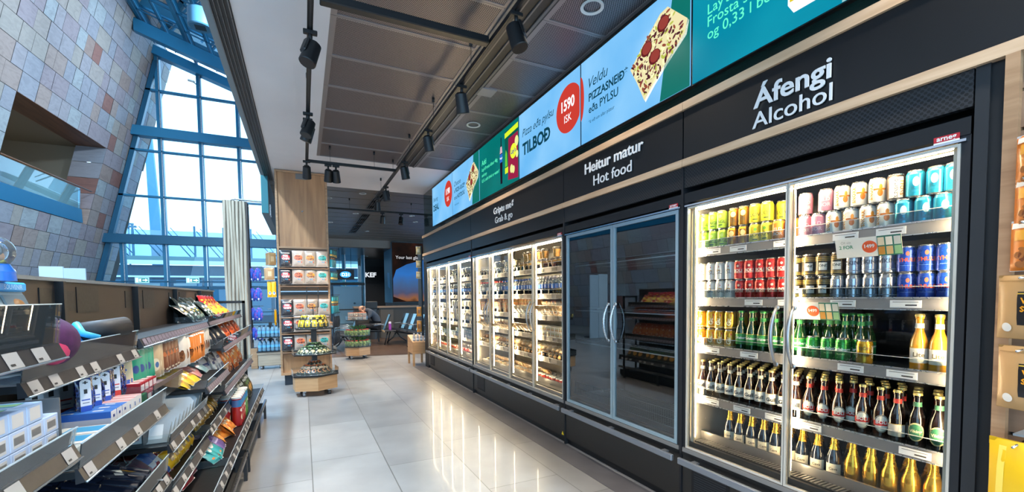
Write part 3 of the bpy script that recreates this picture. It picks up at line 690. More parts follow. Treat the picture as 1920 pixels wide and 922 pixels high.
dls = [(1.955, 2.70, 1, 'nearest the teal screen'), (1.94, 5.11, 1, 'near the TILBOD screen'), (1.15, 9.33, .8, 'just behind the plaster band'), (1.25, 11.6, .8, 'in the slatted ceiling above the snack stand'),
       (.55, 10.0, .8, 'close beside the timber pillar'), (.75, 13.2, .8, 'in the slatted ceiling, beyond the far track'), (.6, 15.3, .8, 'just before the bulkhead'), (2.9, 12.3, .8, 'near the mural wall'), (3.6, 19.5, .8, 'above the seating, beyond the bulkhead'), (2.6, 20.4, .8, 'above the black wall sign'), (1.9, 14.6, .8, 'above the seated man'), (2.6, 11.4, .8, 'above the slanted oak stand'), (1.2, 18.9, .8, 'behind the gate sign')]
for x, y, s_, lab in dls:
    zc = (CZ if y < 9 else CZ-.006 if y < 16.8 else 3.25) - .002
    put(DL, (x, y, zc), 'round recessed downlight in the ceiling, ' + lab, 'downlight', 'round ceiling downlights', scale=s_)
    L = bpy.data.lights.new('down', 'SPOT'); L.energy = 60 if y < 9.2 else 170; L.spot_size = 2.2; L.spot_blend = .8; L.color = (1, .87, .72); L.shadow_soft_size = .05
    lo = bpy.data.objects.new('downlight_beam', L); COL.objects.link(lo); lo.location = (x, y, zc-.03)
# ------------------------------------------------------------------ refrigerated cabinets
LEDM = mat("#ffe2b4", .4, es=72.); PR_ = mat('#8f8b8a', .45, .4); CARD = mat('#efeeec', .5); INK = mat('#33312f', .6)
DEPTH = .70
def cabinet(y0, y1, nd, kind, shelves, label):
    yc = (y0+y1)/2; w = (y1-y0)/2; t = empty('glass_door_cabinet', (XW, yc, 0), label=label, cat='refrigerated cabinet', group='glass door cabinets along the wall')
    lit = kind != 'hot'
    liner = {'hot': mat('#17191b', .5), 'drink': mat('#2a2927', .35, .3), 'grab': mat('#b8b2a6', .5)}[kind]
    m = MB(); m.box(DEPTH, DEPTH+.04, -w, w, .12, 2.10, mat('#16181c', .3, .3) if kind == 'drink' else liner); m.obj('back_panel', t)
    for s in (-1, 1):
        m = MB(); a, b = (-w, -w+.03) if s < 0 else (w-.03, w)
        m.box(.005, DEPTH, a, b, .12, 2.10, MATTE); c, d = (-w+.03, -w+.036) if s < 0 else (w-.036, w-.03)
        m.box(.03, DEPTH, c, d, .44, 2.0, mat('#c9c4ba', .25, .5) if lit else liner); m.obj('side_panel', t)
    m = MB(); m.box(.0, DEPTH, -w, w, 2.035, 2.10, mat('#0d0e10', .35)); m.box(.04, DEPTH, -w+.03, w-.03, 2.0, 2.034, mat('#8a8479', .12, .9) if lit else liner); m.obj('top_panel', t)
    m = MB(); m.box(.03, DEPTH, -w+.03, w-.03, .40, .47, liner); m.obj('floor_deck', t)
    m = MB(); m.box(.004, .05, -w+.004, w-.004, .06, .375, mat('#262320', .42)); m.box(.03, .06, -w, w, 0, .06, BLACK)
    m.obj('base_panel', t)
    if kind != 'hot':
        for yy in ([w-.30] if kind == 'grab' else [w-.22]):
            m = MB(); m.box(.0, .006, yy-.14, yy+.14, .10, .31, mat('#0b0b0c', .6))
            for k in range(12): m.box(-.002, .001, yy-.12, yy+.12, .125+.015*k, .131+.015*k, DGREY)
            m.obj('vent_grille', t)
    m = MB(); m.box(-.004, .05, -w+.004, w-.004, .375, .398, mat('#0a0a0b', .5)); m.box(-.006, .06, -w+.006, w-.006, .398, .425, mat('#8f8c89', .35, .6)); m.obj('door_sill', t)
    m = MB(); m.box(-.062, -.040, -w+.015, w-.015, .325, .368, mat('#8d9299', .35, .7), .004)
    n = max(2, int(w*2/.62))
    for k in range(n+1): yy = -w+.12 + (2*w-.24)*k/n; m.box(-.04, .006, yy-.02, yy+.02, .352, .362, ALU)
    m.obj('bumper_rail', t)
    m = MB(); m.box(-.006, .012, -w+.01, w-.01, 2.012, 2.022, CHROME); m.obj('header_strip', t)
    m = MB(); m.box(-.005, 0, -w+.03, -w+.105, 2.028, 2.05, mat('#b5232c', .4)); m.box(-.005, 0, -w+.03, -w+.105, 2.022, 2.028, WHITE); m.text('arneg', .026, (-.0055, -w+.067, 2.033), UX, UZ, WHITE, .02); m.obj('maker_badge', t)
    # shelves with their price rails
    for zi, z in enumerate(shelves):
        s_ = MB()
        if kind == 'hot':
            for k in range(40): yy = -w+.05 + (2*w-.1)*k/39; s_.cyl((.10, yy, z), (.60, yy, z), .0028, STEEL, 4)
            for xx in (.10, .35, .60): s_.cyl((xx, -w+.04, z), (xx, w-.04, z), .006, mat('#c9ced2', .35, .4), 6)
            s_.cyl((.10, -w+.04, z+.03), (.10, w-.04, z+.03), .003, STEEL, 6)
        else: s_.box(.10, .62, -w+.04, w-.04, z-.02, z, mat('#3b3936', .4, .4) if kind == 'drink' else mat('#b5b0a8', .4, .2))
        so = s_.obj('shelf', t)
        if kind == 'hot': continue
        r_ = MB(); r_.prism([(.085, -w+.04, z-.045), (.098, -w+.04, z-.045), (.098, -w+.04, z+.008), (.09, -w+.04, z+.008)], (0, 2*w-.08, 0), PR_)
        r_.box(.083, .086, -w+.04, w-.04, z+.004, z+.010, SILVER); r_.box(.080, .085, -w+.04, w-.04, z-.047, z-.043, SILVER); r_.obj('price_rail', so)
        g_ = MB(); yy = w - .16; rr = random.Random(int(z*100)+nd)
        while yy > -w+.12:
            g_ = MB()
            if kind == 'grab':
                g_.box(.081, .0835, yy-.05, yy+.05, z-.036, z-.002, mat('#55524f', .4))
            elif rr.random() < .8:
                g_.box(.081, .0835, yy-.055, yy+.055, z-.036, z-.004, CARD); g_.box(.0803, .081, yy-.04, yy+.0, z-.028, z-.022, INK); g_.box(.0803, .081, yy-.045, yy+.045, z-.013, z-.010, mat('#8b8986', .6))
            if g_.v: g_.obj('price_tag', so)
            yy -= rr.uniform(.17, .3)
        l_ = MB(); l_.box(.088, .091, -w+.05, w-.05, z+.008, z+.055, glass('#f2f6f6', .9, 0, 1.45)); l_.box(.0875, .0915, -w+.05, w-.05, z+.054, z+.0565, mat('#d8d5cf', .2)); l_.obj('clear_lip', so)  # pale line along the lip's top edge is a painted highlight
    if kind == 'hot':
        b_ = MB()
        for k in range(60): yy = -w+.05 + (2*w-.1)*k/59; b_.cyl((.08, yy, .50), (.08, yy, .62), .0018, STEEL, 4); b_.cyl((.08, yy, .50), (.60, yy, .50), .0018, STEEL, 4)
        for zz in (.50, .56, .62): b_.cyl((.08, -w+.04, zz), (.08, w-.04, zz), .003, STEEL, 6)
        b_.obj('wire_basket', t)
        b_ = MB(); b_.box(.05, .62, -w+.04, w-.04, .47, .474, dots('wire mesh deck', '#6d7174', '#0b0c0d', .014, .004, 'xy', .4, .6)); b_.obj('mesh_deck', t)
    else:
        b_ = MB(); b_.box(.05, .13, -w+.04, w-.04, .471, .477, mat('#1a1a1a', .5))
        n = int(2*w/.02)
        for k in range(n): yy = -w+.05+.02*k; b_.prism([(.055, yy, .478), (.125, yy, .478), (.125, yy+.009, .478), (.055, yy+.009, .478)], (0, 0, .003), mat('#8d8a86', .35, .7))
        b_.box(.13, .145, -w+.04, w-.04, .47, .53, mat('#7d7a78', .35, .6)); b_.obj('air_grille', t)
        # LED strips: front uprights and one along the top front edge
        b_ = MB(); b_.box(.055, .066, -w+.06, w-.06, 1.988, 1.995, LEDM); b_.obj('led_strip', t)
        for k in range(nd+1):
            yy = -w + .05 + (2*w-.1)*k/nd
            b_ = MB(); b_.box(.052, .064, yy-(.0022 if kind == 'grab' else .0035), yy+(.0022 if kind == 'grab' else .0035), .50, 1.98, LEDM); b_.box(.036, .050, yy-.009, yy+.009, .47, 2.0, mat('#d9d2c2', .25, .4)); b_.obj('led_strip', t)
    # doors
    dw = (2*w-.05)/nd
    for k in range(nd):
        a = -w+.025 + dw*k; b = a+dw; z0, z1 = .428, 2.008
        d = empty('door'); d.parent = t
        fw, fm = (.026, mat('#9fb4bd', .3, .6)) if kind == 'hot' else (.011, mat('#c8c1b4', .2, .35))
        f_ = MB(); f_.box(.0, .024, a+.002, a+fw, z0, z1, fm); f_.box(.0, .024, b-fw, b-.002, z0, z1, fm); f_.box(.0, .024, a+fw, b-fw, z0, z0+fw, fm); f_.box(.0, .024, a+fw, b-fw, z1-fw, z1, fm); f_.obj('door_frame', d)
        p_ = MB(); gm = glass('#d9e2e4', 1.9, 0, 1.55) if kind == 'hot' else glass('#f6faf9', .85, 0, 1.42)
        p_.poly([(.011, b-fw, z0+fw), (.011, a+fw, z0+fw), (.011, a+fw, z1-fw), (.011, b-fw, z1-fw)], gm); p_.obj('glass_pane', d)
        left = (k % 2 == 1)            # +y is towards the left of the picture
        hy = a+.045 if left else b-.045
        h_ = MB(); hm = mat('#8f8f90', .3, .8) if kind != 'hot' else mat('#b7bcc0', .28, .8)
        pts = [(-.004 - .050*math.sin(PI*q/12)**.8, hy, 1.065 + .31*q/12) for q in range(13)]
        h_.tube(pts, [.007+.004*math.sin(PI*q/12) for q in range(13)], hm, 8); h_.cyl((0, hy, 1.07), (-.008, hy, 1.07), .013, hm, 10); h_.cyl((0, hy, 1.37), (-.008, hy, 1.37), .013, hm, 10); h_.obj('handle', d)
    return t
DS = [1.735, 1.415, 1.107, .775]
GS = [1.735, 1.455, 1.225, 1.005, .775]
cabinet(.765, 2.13, 2, 'drink', DS, 'lit cabinet packed with beer cans and bottles under the Alcohol sign')
cabinet(2.15, 3.58, 2, 'hot', [1.72, 1.30, 1.00], 'dark empty cabinet with two glass doors under the Hot food sign')
cabinet(3.60, 6.12, 4, 'grab', GS, 'lit four-door cabinet with sandwiches and water under the Grab & go sign')
cabinet(6.14, 8.72, 4, 'grab', GS, 'lit four-door cabinet farthest down the aisle, below the DEAL screen')
m = MB(); m.box(.004, .3, -.12, .12, 0, 2.13, MATTE); m.obj('trim_7', None, (XW, 8.85, 0), kind='structure')
m = MB(); m.prism([(0, .0, 0), (0, -.04, 0), (0, -.02, .035)], (-.002, 0, 0), mat('#e6c21a', .5)); m.obj('warning_sticker', None, (XW-.0005, 3.65, .08), label='small yellow warning triangle low on the sandwich cabinet base', cat='sticker')

# ------------------------------------------------------------------ drinks
LIDM = mat('#b9bbbd', .25, .9)
def can(body, h=.115, r=.0325, deco=None, name='drink_can', neck=None):
    b = MB(); b.lathe([(r*.80, 0), (r*.97, .006), (r, .012), (r, h-.018), (r*.86, h-.006)], body, 22, caps=False, mats=[LIDM, body, body, neck or body])
    if deco: deco(b, r, h)
    l = MB(); l.lathe([(r*.86, h-.006), (r*.89, h-.002), (r*.86, h), (r*.78, h-.004), (0, h-.004)], LIDM, 22, caps=False)
    return P(name, b, [P('can_lid', l)])
def D_txt(s, size, col, z=.05, bold=.03, vert=False, ang=PI, sx=1.): return lambda b, r, h: b.wrap(s, size, r, z, mat(col, .35), bold, ang, sx=sx, vert=vert)
def D_oval(col, z0, z1, half, ang=PI): return lambda b, r, h: b.patch(r, z0, z1, mat(col, .35), ang, half, oval=True, off=.0003)
def D_band(col, z0, z1, half=PI, ang=PI, off=.0002): return lambda b, r, h: b.patch(r, z0, z1, mat(col, .35), ang, half, off=off, seg=24)
def combo(*fs):
    def g(b, r, h):
        for f in fs: f(b, r, h)
    return g
AV = PI + .35     # the labels look a little towards the camera end of the aisle
AV = PI
C_lime = can(mat('#a9cf3a', .3, .3), deco=combo(D_txt('BAGL', .026, '#25380e', .035, .01), D_oval('#d8ee7a', .066, .088, .28), D_band('#2f5a1a', .020, .027, .4)))
C_gold = can(mat('#b07818', .25, .7), deco=combo(D_oval('#f2dc9a', .058, .092, .45), D_txt('ÖL', .03, '#3a2208', .03, .02)))
C_yellow = can(mat('#e3d02c', .3, .2), deco=combo(D_txt('LÖV', .030, '#20301a', .040, .0), D_oval('#6fae2f', .072, .090, .25), D_band('#33501c', .020, .026, .4)))
C_orange = can(mat('#e08a2c', .3, .2), deco=combo(D_txt('ELD', .024, '#fbe8cf', .055, .02), D_txt('BOR', .024, '#fbe8cf', .030, .02)))
C_pink = can(mat('#d88fa3', .3, .2), deco=combo(D_txt('ELD', .025, '#f5d3dc', .055, .02), D_txt('BOR', .025, '#f5d3dc', .028, .02)))
C_snor = can(mat('#e9e3d8', .3, .2), deco=combo(D_txt('SNORRI', .022, '#e0920f', .055, .04, True, PI-.75), D_oval('#c9700f', .030, .062, .32, PI+.35), D_oval('#d98a1c', .060, .085, .2, PI+.40), lambda b, r, h: b.patch(r, .058, .066, mat('#c9700f', .35), PI+.35, .75)))
C_blue = can(mat('#2a9fc0', .25, .5), deco=combo(D_oval('#c6e9f2', .045, .085, .35), D_band('#0f6d8e', .022, .030, .4), D_txt('ICE', .02, '#0b4a66', .033, .02)))
C_white = can(mat('#e6e2da', .3, .15), deco=combo(D_txt('ÍSL', .034, '#3b352c', .040, .0), D_oval('#c43a2c', .080, .088, .09), D_band('#c9a35a', .060, .066, .3)))
C_red = can(mat('#c4241f', .28, .4), deco=combo(D_txt('BOLI', .024, '#f6ead6', .046, .035), D_oval('#8e1713', .070, .094, .4), D_oval('#f3dcc0', .074, .088, .2), D_band('#f3dcc0', .040, .043, .8)))
C_bondi = can(mat('#2a2417', .3, .5), deco=combo(D_band('#ddd9d0', .030, .068, .55), D_txt('BÖNDI', .017, '#22201c', .047, .03), D_band('#b5933c', .094, .097), D_band('#b5933c', .086, .089), D_band('#b5933c', .078, .081), D_band('#b5933c', .014, .018), D_band('#8a6f2c', .022, .025)))
C_vik = can(mat('#aeb3bd', .22, .8), deco=combo(D_txt('VÍKING', .026, '#3f4757', .048, .03), D_band('#7f8798', .018, .022)), neck=mat('#c9ccd2', .2, .9))
C_thule = can(mat('#1843a6', .28, .35), deco=combo(D_txt('THULE', .021, '#e2563a', .048, .05), D_oval('#e9734d', .072, .092, .20), lambda b, r, h: [b.patch(r, .030 + .02*k, .0315 + .02*k, mat('#7fa2e0', .4), PI, .8) for k in (0,)]))
C_gull = can(mat('#d8a431', .25, .5), deco=combo(D_txt('Gull', .036, '#fbf4e0', .055, .04, True), D_oval('#a8342c', .082, .094, .14, PI+.45), D_band('#f4e6b8', .012, .016)))
C_carls = can(mat('#2a8d3c', .26, .5), deco=combo(D_txt('Carlsberg', .021, '#f2f7ee', .055, .03), D_txt('PILSNER', .010, '#bfe08a', .035, .02), D_band('#126326', .085, .089)))
C_1988 = can(mat('#d0a030', .25, .6), deco=combo(D_txt('BJÓR', .02, '#2b2410', .07, .03), D_txt('1988', .022, '#2b2410', .040, .03), D_txt('CLASSIC', .016, '#f5efe0', .06, .04, True, PI+1.1), D_txt('CLASSIC', .016, '#f5efe0', .06, .04, True, PI-1.1)))
C_grey = can(mat('#4b4a4c', .35, .5), deco=D_band('#6d6a6c', .03, .08, .7))

def bottle(glassm, h=.235, r=.031, label=None, neck=None, cap=CAP, txt=None, name='beer_bottle', oval=None, lt='#f0ece2', low=.045, high=.105):
    b = MB(); n = .0135; s = h/.235
    b.lathe([(r*.86, 0), (r, .006), (r, .108*s), (r*.9, .128*s), (n*1.15, .165*s), (n, .185*s), (n, .214*s), (n*1.15, .217*s), (n*1.15, .224*s), (n, .228*s)], glassm, 20)
    subs = []
    if label:
        l = MB()
        if oval: l.patch(r, low, high, mat(oval[0], .5), PI, .95, oval=True); l.patch(r, low+.006, high-.006, mat(label, .5), PI, .8, oval=True, off=.0006)
        else: l.patch(r, low, high, mat(label, .5), PI, 1.25, seg=16); l.patch(r, high-.0025, high, mat('#caa64a', .4, .5), PI, 1.25, seg=16, off=.0005)
        if txt: l.wrap(txt[0], txt[1], r, txt[2], mat(txt[3], .5), .03, PI, off=.0014)
        if oval and len(oval) > 1: l.patch(r, (low+high)/2-.010, (low+high)/2+.012, mat(oval[1], .5), PI, 1.0, off=.0009)
        subs.append(P('front_label', l))
    if neck: l = MB(); l.lathe([(n*1.12+.0006, .176*s), (n*1.04+.0006, .196*s)], mat(neck, .5), 16, caps=False); subs.append(P('neck_label', l))
    c = MB(); c.lathe([(n*1.22, .224*s), (n*1.25, .228*s), (n*1.1, .235*s), (0, .236*s)], cap, 16, caps=False); subs.append(P('crown_cap', c))
    return P(name, b, subs)
BROWN = mat('#2d1409', .08, coat=.6); DKB = mat('#160c08', .08, coat=.6); GREEN = mat('#0f3d17', .08, coat=.6); AMB = noisy('pale lager in clear glass', [(.3, '#c9821a'), (.7, '#e0a23a')], (8, 8, 8), .08, 3, coat=.5)
B_gull = bottle(BROWN, label='#efe9dc', neck='#e9dcc0', txt=('Gull', .030, .062, '#1c1a16'))
B_boli = bottle(BROWN, label='#e9e3d4', neck='#c9352b', oval=('#8d8578', '#c3281f'), txt=('BOLI', .021, .070, '#f6efe2'), low=.030, high=.112)
B_carl = bottle(GREEN, label='#2b8a45', neck='#2f8f49', cap=mat('#3f9a4e', .35, .3), txt=('Carlsberg', .019, .068, '#f3f7ef'), low=.035, high=.10)
B_dark = bottle(DKB, label='#c9c2b4', low=.03, high=.085, neck='#c9352b')
B_dark2 = bottle(DKB)
B_oval = bottle(DKB, label='#2f7050', neck='#3b6f55', oval=('#cdbb84',), txt=('Viking', .017, .066, '#e9dcae'), low=.028, high=.108)
B_einst = bottle(AMB, h=.245, label='#e8e2d4', neck='#e6e0d0', txt=('Lite', .026, .062, '#6b6048'), low=.035, high=.10)
def champagne(body, foil, lab=None, name='sparkling_wine_bottle'):
    b = MB(); r = .043; b.lathe([(r*.9, 0), (r, .008), (r, .13), (r*.93, .155), (r*.6, .195), (.0165, .225), (.0155, .25)], body, 22)
    f = MB(); f.lathe([(r*.62, .194), (.0185, .226), (.0165, .262), (.0185, .268), (.0185, .292), (.012, .298), (0, .298)], foil, 18, caps=False)
    subs = [P('foil_capsule', f)]
    if lab: l = MB(); l.patch(r, .045, .11, mat(lab, .5), PI, 1.0, seg=14); l.wrap('Cava', .022, r, .072, mat('#4a3c28', .5), .02, PI, off=.0012); subs.append(P('front_label', l))
    return P(name, b, subs)
GF = mat('#d9a83a', .28, .8); S_dark = champagne(mat('#131a26', .1, coat=.6), GF, '#d9cdb2'); S_gold = champagne(mat('#c79a35', .22, .85), GF)

XF = 2.395
U_ = rnd.uniform
def row(items, z, x=XF, jit=.004):
    """items: list of (kind node, y, label, category, group, dz)"""
    for nd, y, lab, cat, grp, dz in items: put(nd, (x + rnd.uniform(-jit, jit), y, z+dz+.0005), lab, cat, grp, rz=rnd.uniform(-.22, .22))
def series(node, ys, what, where, cat, grp, z, dz=0., x=XF, jit=.004):
    n = len(ys)
    for i, y in enumerate(ys):
        if n == 1: lab = '%s, %s' % (what, where)
        else: lab = '%s, %s along from the %s, %s' % (what, ORD[i], 'dark cabinet side', where)
        lab = ' '.join(lab.split()[:16])
        put(node, (x + rnd.uniform(-jit, jit), y, z+dz+.0005), lab, cat, grp, rz=rnd.uniform(-.2, .2))
def lab_series(node, ys, what, tail, cat, grp, z, dz=0., x=XF, jit=.004, rzj=.2):
    n = len(ys)
    for i, y in enumerate(ys):
        lab = what + ((', ' + (ORD[i] + ' from left, ' if n > 1 else '')) + tail)
        put(node, (x + rnd.uniform(-jit, jit), y, z+dz+.0005), lab, cat, grp, rz=.38+rnd.uniform(-rzj, rzj))
CG = 'cans on the top beer shelf'; CG2 = 'cans on the second beer shelf'; CG3 = 'drinks on the third beer shelf'; CG4 = 'bottles on the fourth beer shelf'; CG5 = 'sparkling wine bottles on the cabinet floor'
z = DS[0]
for lv, dz in (('lower layer, top shelf', 0), ('upper layer, top shelf', .1155)):
    lab_series(C_lime, [2.075, 2.004, 1.937][:3], 'lime green beer can', lv, 'can', CG, z, dz)
    lab_series(C_gold, [1.862, 1.792] if dz == 0 else [1.856, 1.788], 'golden brown beer can', lv, 'can', CG, z, dz)
    lab_series(C_yellow, [1.715, 1.645], 'yellow beer can', lv, 'can', CG, z, dz)
    if dz == 0: lab_series(C_orange, [1.573, 1.502], 'orange beer can', lv, 'can', CG, z, dz)
    lab_series(C_pink, [1.434, 1.366] if dz == 0 else [1.434, 1.335], 'pink beer can', lv, 'can', CG, z, dz)
    lab_series(C_snor, [1.296, 1.222, 1.150, 1.082] if dz == 0 else [1.262, 1.190, 1.115], 'white beer can with orange figure', lv, 'can', CG, z, dz)
    if dz: lab_series(can(mat('#4a3b31', .3, .3), deco=combo(D_band('#e9e3d8', .01, .10, .8, PI), D_txt('ÍSLENSKT ÖL', .016, '#2b2420', .055, .03, True), D_txt('SNORRI', .020, '#e0920f', .055, .04, True, PI+.62))), [1.046], 'white can with black side lettering', lv, 'can', CG, z, dz)
    lab_series(C_blue, [1.012, .944, .882] if dz == 0 else [.976, .908, .850], 'turquoise blue beer can', lv, 'can', CG, z, dz)
for nd, ys, d in ((C_yellow, [1.68, 1.60, 1.47], 'yellow beer can'), (C_blue, [.98, .91], 'turquoise blue beer can'), (C_gold, [1.89, 1.82], 'golden brown beer can'), (C_lime, [2.04, 1.97], 'lime green beer can')):
    lab_series(nd, ys, d, 'second row, upper layer, top shelf', 'can', CG, z, .1155, 2.462)
    lab_series(nd, ys, d, 'second row, lower layer, top shelf', 'can', CG, z, 0, 2.462)
z = DS[1]
for lv, dz in (('lower layer, second shelf', 0), ('upper layer, second shelf', .1155)):
    o = .0 if dz else -.003
    lab_series(C_white, [2.085+o, 2.015+o, 1.945+o, 1.878+o], 'white beer can with dark script', lv, 'can', CG2, z, dz)
    lab_series(C_red, [1.81+o, 1.742+o, 1.676+o, 1.61+o, 1.543+o], 'red BOLI beer can', lv, 'can', CG2, z, dz)
    lab_series(C_bondi, [1.476+o, 1.408+o, 1.340+o] + ([1.272] if dz else []), 'black and gold BÖNDI can', lv, 'can', CG2, z, dz)
    lab_series(C_vik, ([1.274+o] if not dz else []) + [1.205+o, 1.136+o, 1.068+o], 'silver VIKING can', lv, 'can', CG2, z, dz)
    lab_series(C_thule, [1.000+o, .932+o, .866+o], 'blue THULE can', lv, 'can', CG2, z, dz)
    for nd, ys, d in ((C_red, [1.98, 1.71, 1.58], 'red BOLI beer can'), (C_vik, [1.17, 1.10], 'silver VIKING can'), (C_thule, [.966, .90], 'blue THULE can')):
        lab_series(nd, ys, d, 'second row, ' + lv, 'can', CG2, z, dz, 2.462)
z = DS[2]
for lv, dz in (('lower layer, third shelf', 0), ('upper layer, third shelf', .1155)):
    lab_series(C_gull, [2.085, 2.016, 1.947, 1.878], 'golden Gull beer can', lv, 'can', CG3, z, dz)
    lab_series(C_gull, [1.912, 1.845], 'golden Gull beer can', 'second row, ' + lv, 'can', CG3, z, dz, 2.462)
lab_series(B_carl, [1.80, 1.729, 1.659, 1.590, 1.519, 1.449], 'green Carlsberg bottle', 'front row, third shelf', 'bottle', CG3, z)
for r_, x in (('second row', 2.464), ('third row', 2.532)):
    lab_series(B_carl, [1.76, 1.69, 1.62, 1.55, 1.48, 1.41, 1.34, 1.27, 1.20], 'green Carlsberg bottle', r_ + ', third shelf', 'bottle', CG3, z, 0, x)
lab_series(C_carls, [1.382, 1.312, 1.244], 'green Carlsberg can', 'front row, third shelf', 'can', CG3, z)
lab_series(C_carls, [1.196], 'green Carlsberg can', 'half behind the gold 1988 can', 'can', CG3, z, 0, 2.452)
lab_series(C_1988, [1.150], 'single gold can marked 1988', 'at the end of the green cans', 'can', CG3, z)
lab_series(B_einst, [.948, .880], 'clear bottle of golden beer', 'alone at the end of third shelf', 'bottle', CG3, z)
for lv, dz in (('lower layer', 0), ('upper layer', .1155)): lab_series(C_grey, [1.12, 1.05, .98, .91], 'dim grey can', lv + ', deep at back of third shelf', 'can', CG3, z, dz, 2.88)
z = DS[3]
for r_, x, sh in (('front row', XF, 0), ('second row', 2.462, .033), ('third row', 2.530, 0), ('fourth row', 2.598, .033)):
    lab_series(B_gull, [2.075+sh-.068*i for i in range(10)], 'brown Gull bottle', r_ + ', fourth shelf', 'bottle', CG4, z, 0, x)
    ys = [1.395, 1.325, 1.255, 1.150, 1.08] if x == XF else [1.395+sh-.068*i for i in range(6)]
    lab_series(B_boli, ys, 'brown BOLI bottle with red collar', r_ + ', fourth shelf', 'bottle', CG4, z, 0, x)
lab_series(B_dark, [1.015], 'dark bottle turned with pale side label', 'front row, fourth shelf', 'bottle', CG4, z)
lab_series(B_dark, [1.03, .97], 'dark bottle with red collar', 'second row, fourth shelf', 'bottle', CG4, z, 0, 2.462)
lab_series(B_oval, [.945, .872], 'dark bottle with green oval label', 'front row, fourth shelf', 'bottle', CG4, z)
lab_series(B_dark2, [.905, .85], 'plain dark bottle', 'second row, fourth shelf', 'bottle', CG4, z, 0, 2.470)
lab_series(B_dark2, [1.0, .93, .86], 'plain dark bottle', 'third row, fourth shelf', 'bottle', CG4, z, 0, 2.536)
z = .471
for ri, (rn, x, o) in enumerate((('front row', 2.475, 0), ('second row', 2.552, -.038))):
    for nd, ys, d in ((S_dark, [1.93-.077*i+o for i in range(9)], 'small dark sparkling wine bottle'), (S_gold, [1.225-.078*i+o for i in range(5)], 'small all-gold sparkling wine bottle')):
        for i, y in enumerate(ys): put(nd, (x+U_(-.006, .006), y, z), d + ', %s from left, %s, cabinet floor' % (ORD[i], rn), 'bottle', CG5, rz=U_(.15, .5), scale=.84)
# promotional cards clipped to the rails
for k, (y, z, ty) in enumerate(((1.125, 1.655, 'top'), (1.365, 1.355, 'second'))):
    t = empty('offer_card', (XW+.074, y, z), label='white offer card with orange price disc clipped under the %s beer shelf' % ty, cat='card', group='offer cards on the shelf rails')
    t.rotation_euler = (0, -.25, 0)
    m = MB(); m.box(0, .0015, -.13, .13, -.045, .045, mat('#eeeae2', .5)); m.obj('card', t)
    m = MB(); m.poly([(-.001, -.01+.030*math.cos(a), .0+.028*math.sin(a)) for a in [2*PI*q/24 for q in range(24)]], mat('#ee5a1c', .5)); m.text('1499', .022, (-.002, -.01, -.004), UX, UZ, WHITE, .03); m.obj('price_disc', t)
    m = MB(); m.text('Öll vín', .016, (-.001, .085, .022), UX, UZ, mat('#a7a39b', .6)); m.text('2 FOR', .022, (-.001, .085, -.002), UX, UZ, mat('#3f8f62', .5), .02); m.obj('lettering', t)
    m = MB(); m.box(-.0005, 0, -.13, -.040, -.045, .045, mat('#23705c', .5))
    for q, (yy, zz, c) in enumerate(((-.055, .02, '#e4d3b5'), (-.055, -.022, '#c98a2c'), (-.085, .02, '#f0e8d8'), (-.085, -.022, '#d9b47a'), (-.115, .02, '#cfcfc8'), (-.115, -.022, '#8fc08a'))): m.box(-.0015, -.0005, yy-.012, yy+.012, zz-.018, zz+.018, mat(c, .5))
    m.obj('picture_grid', t)
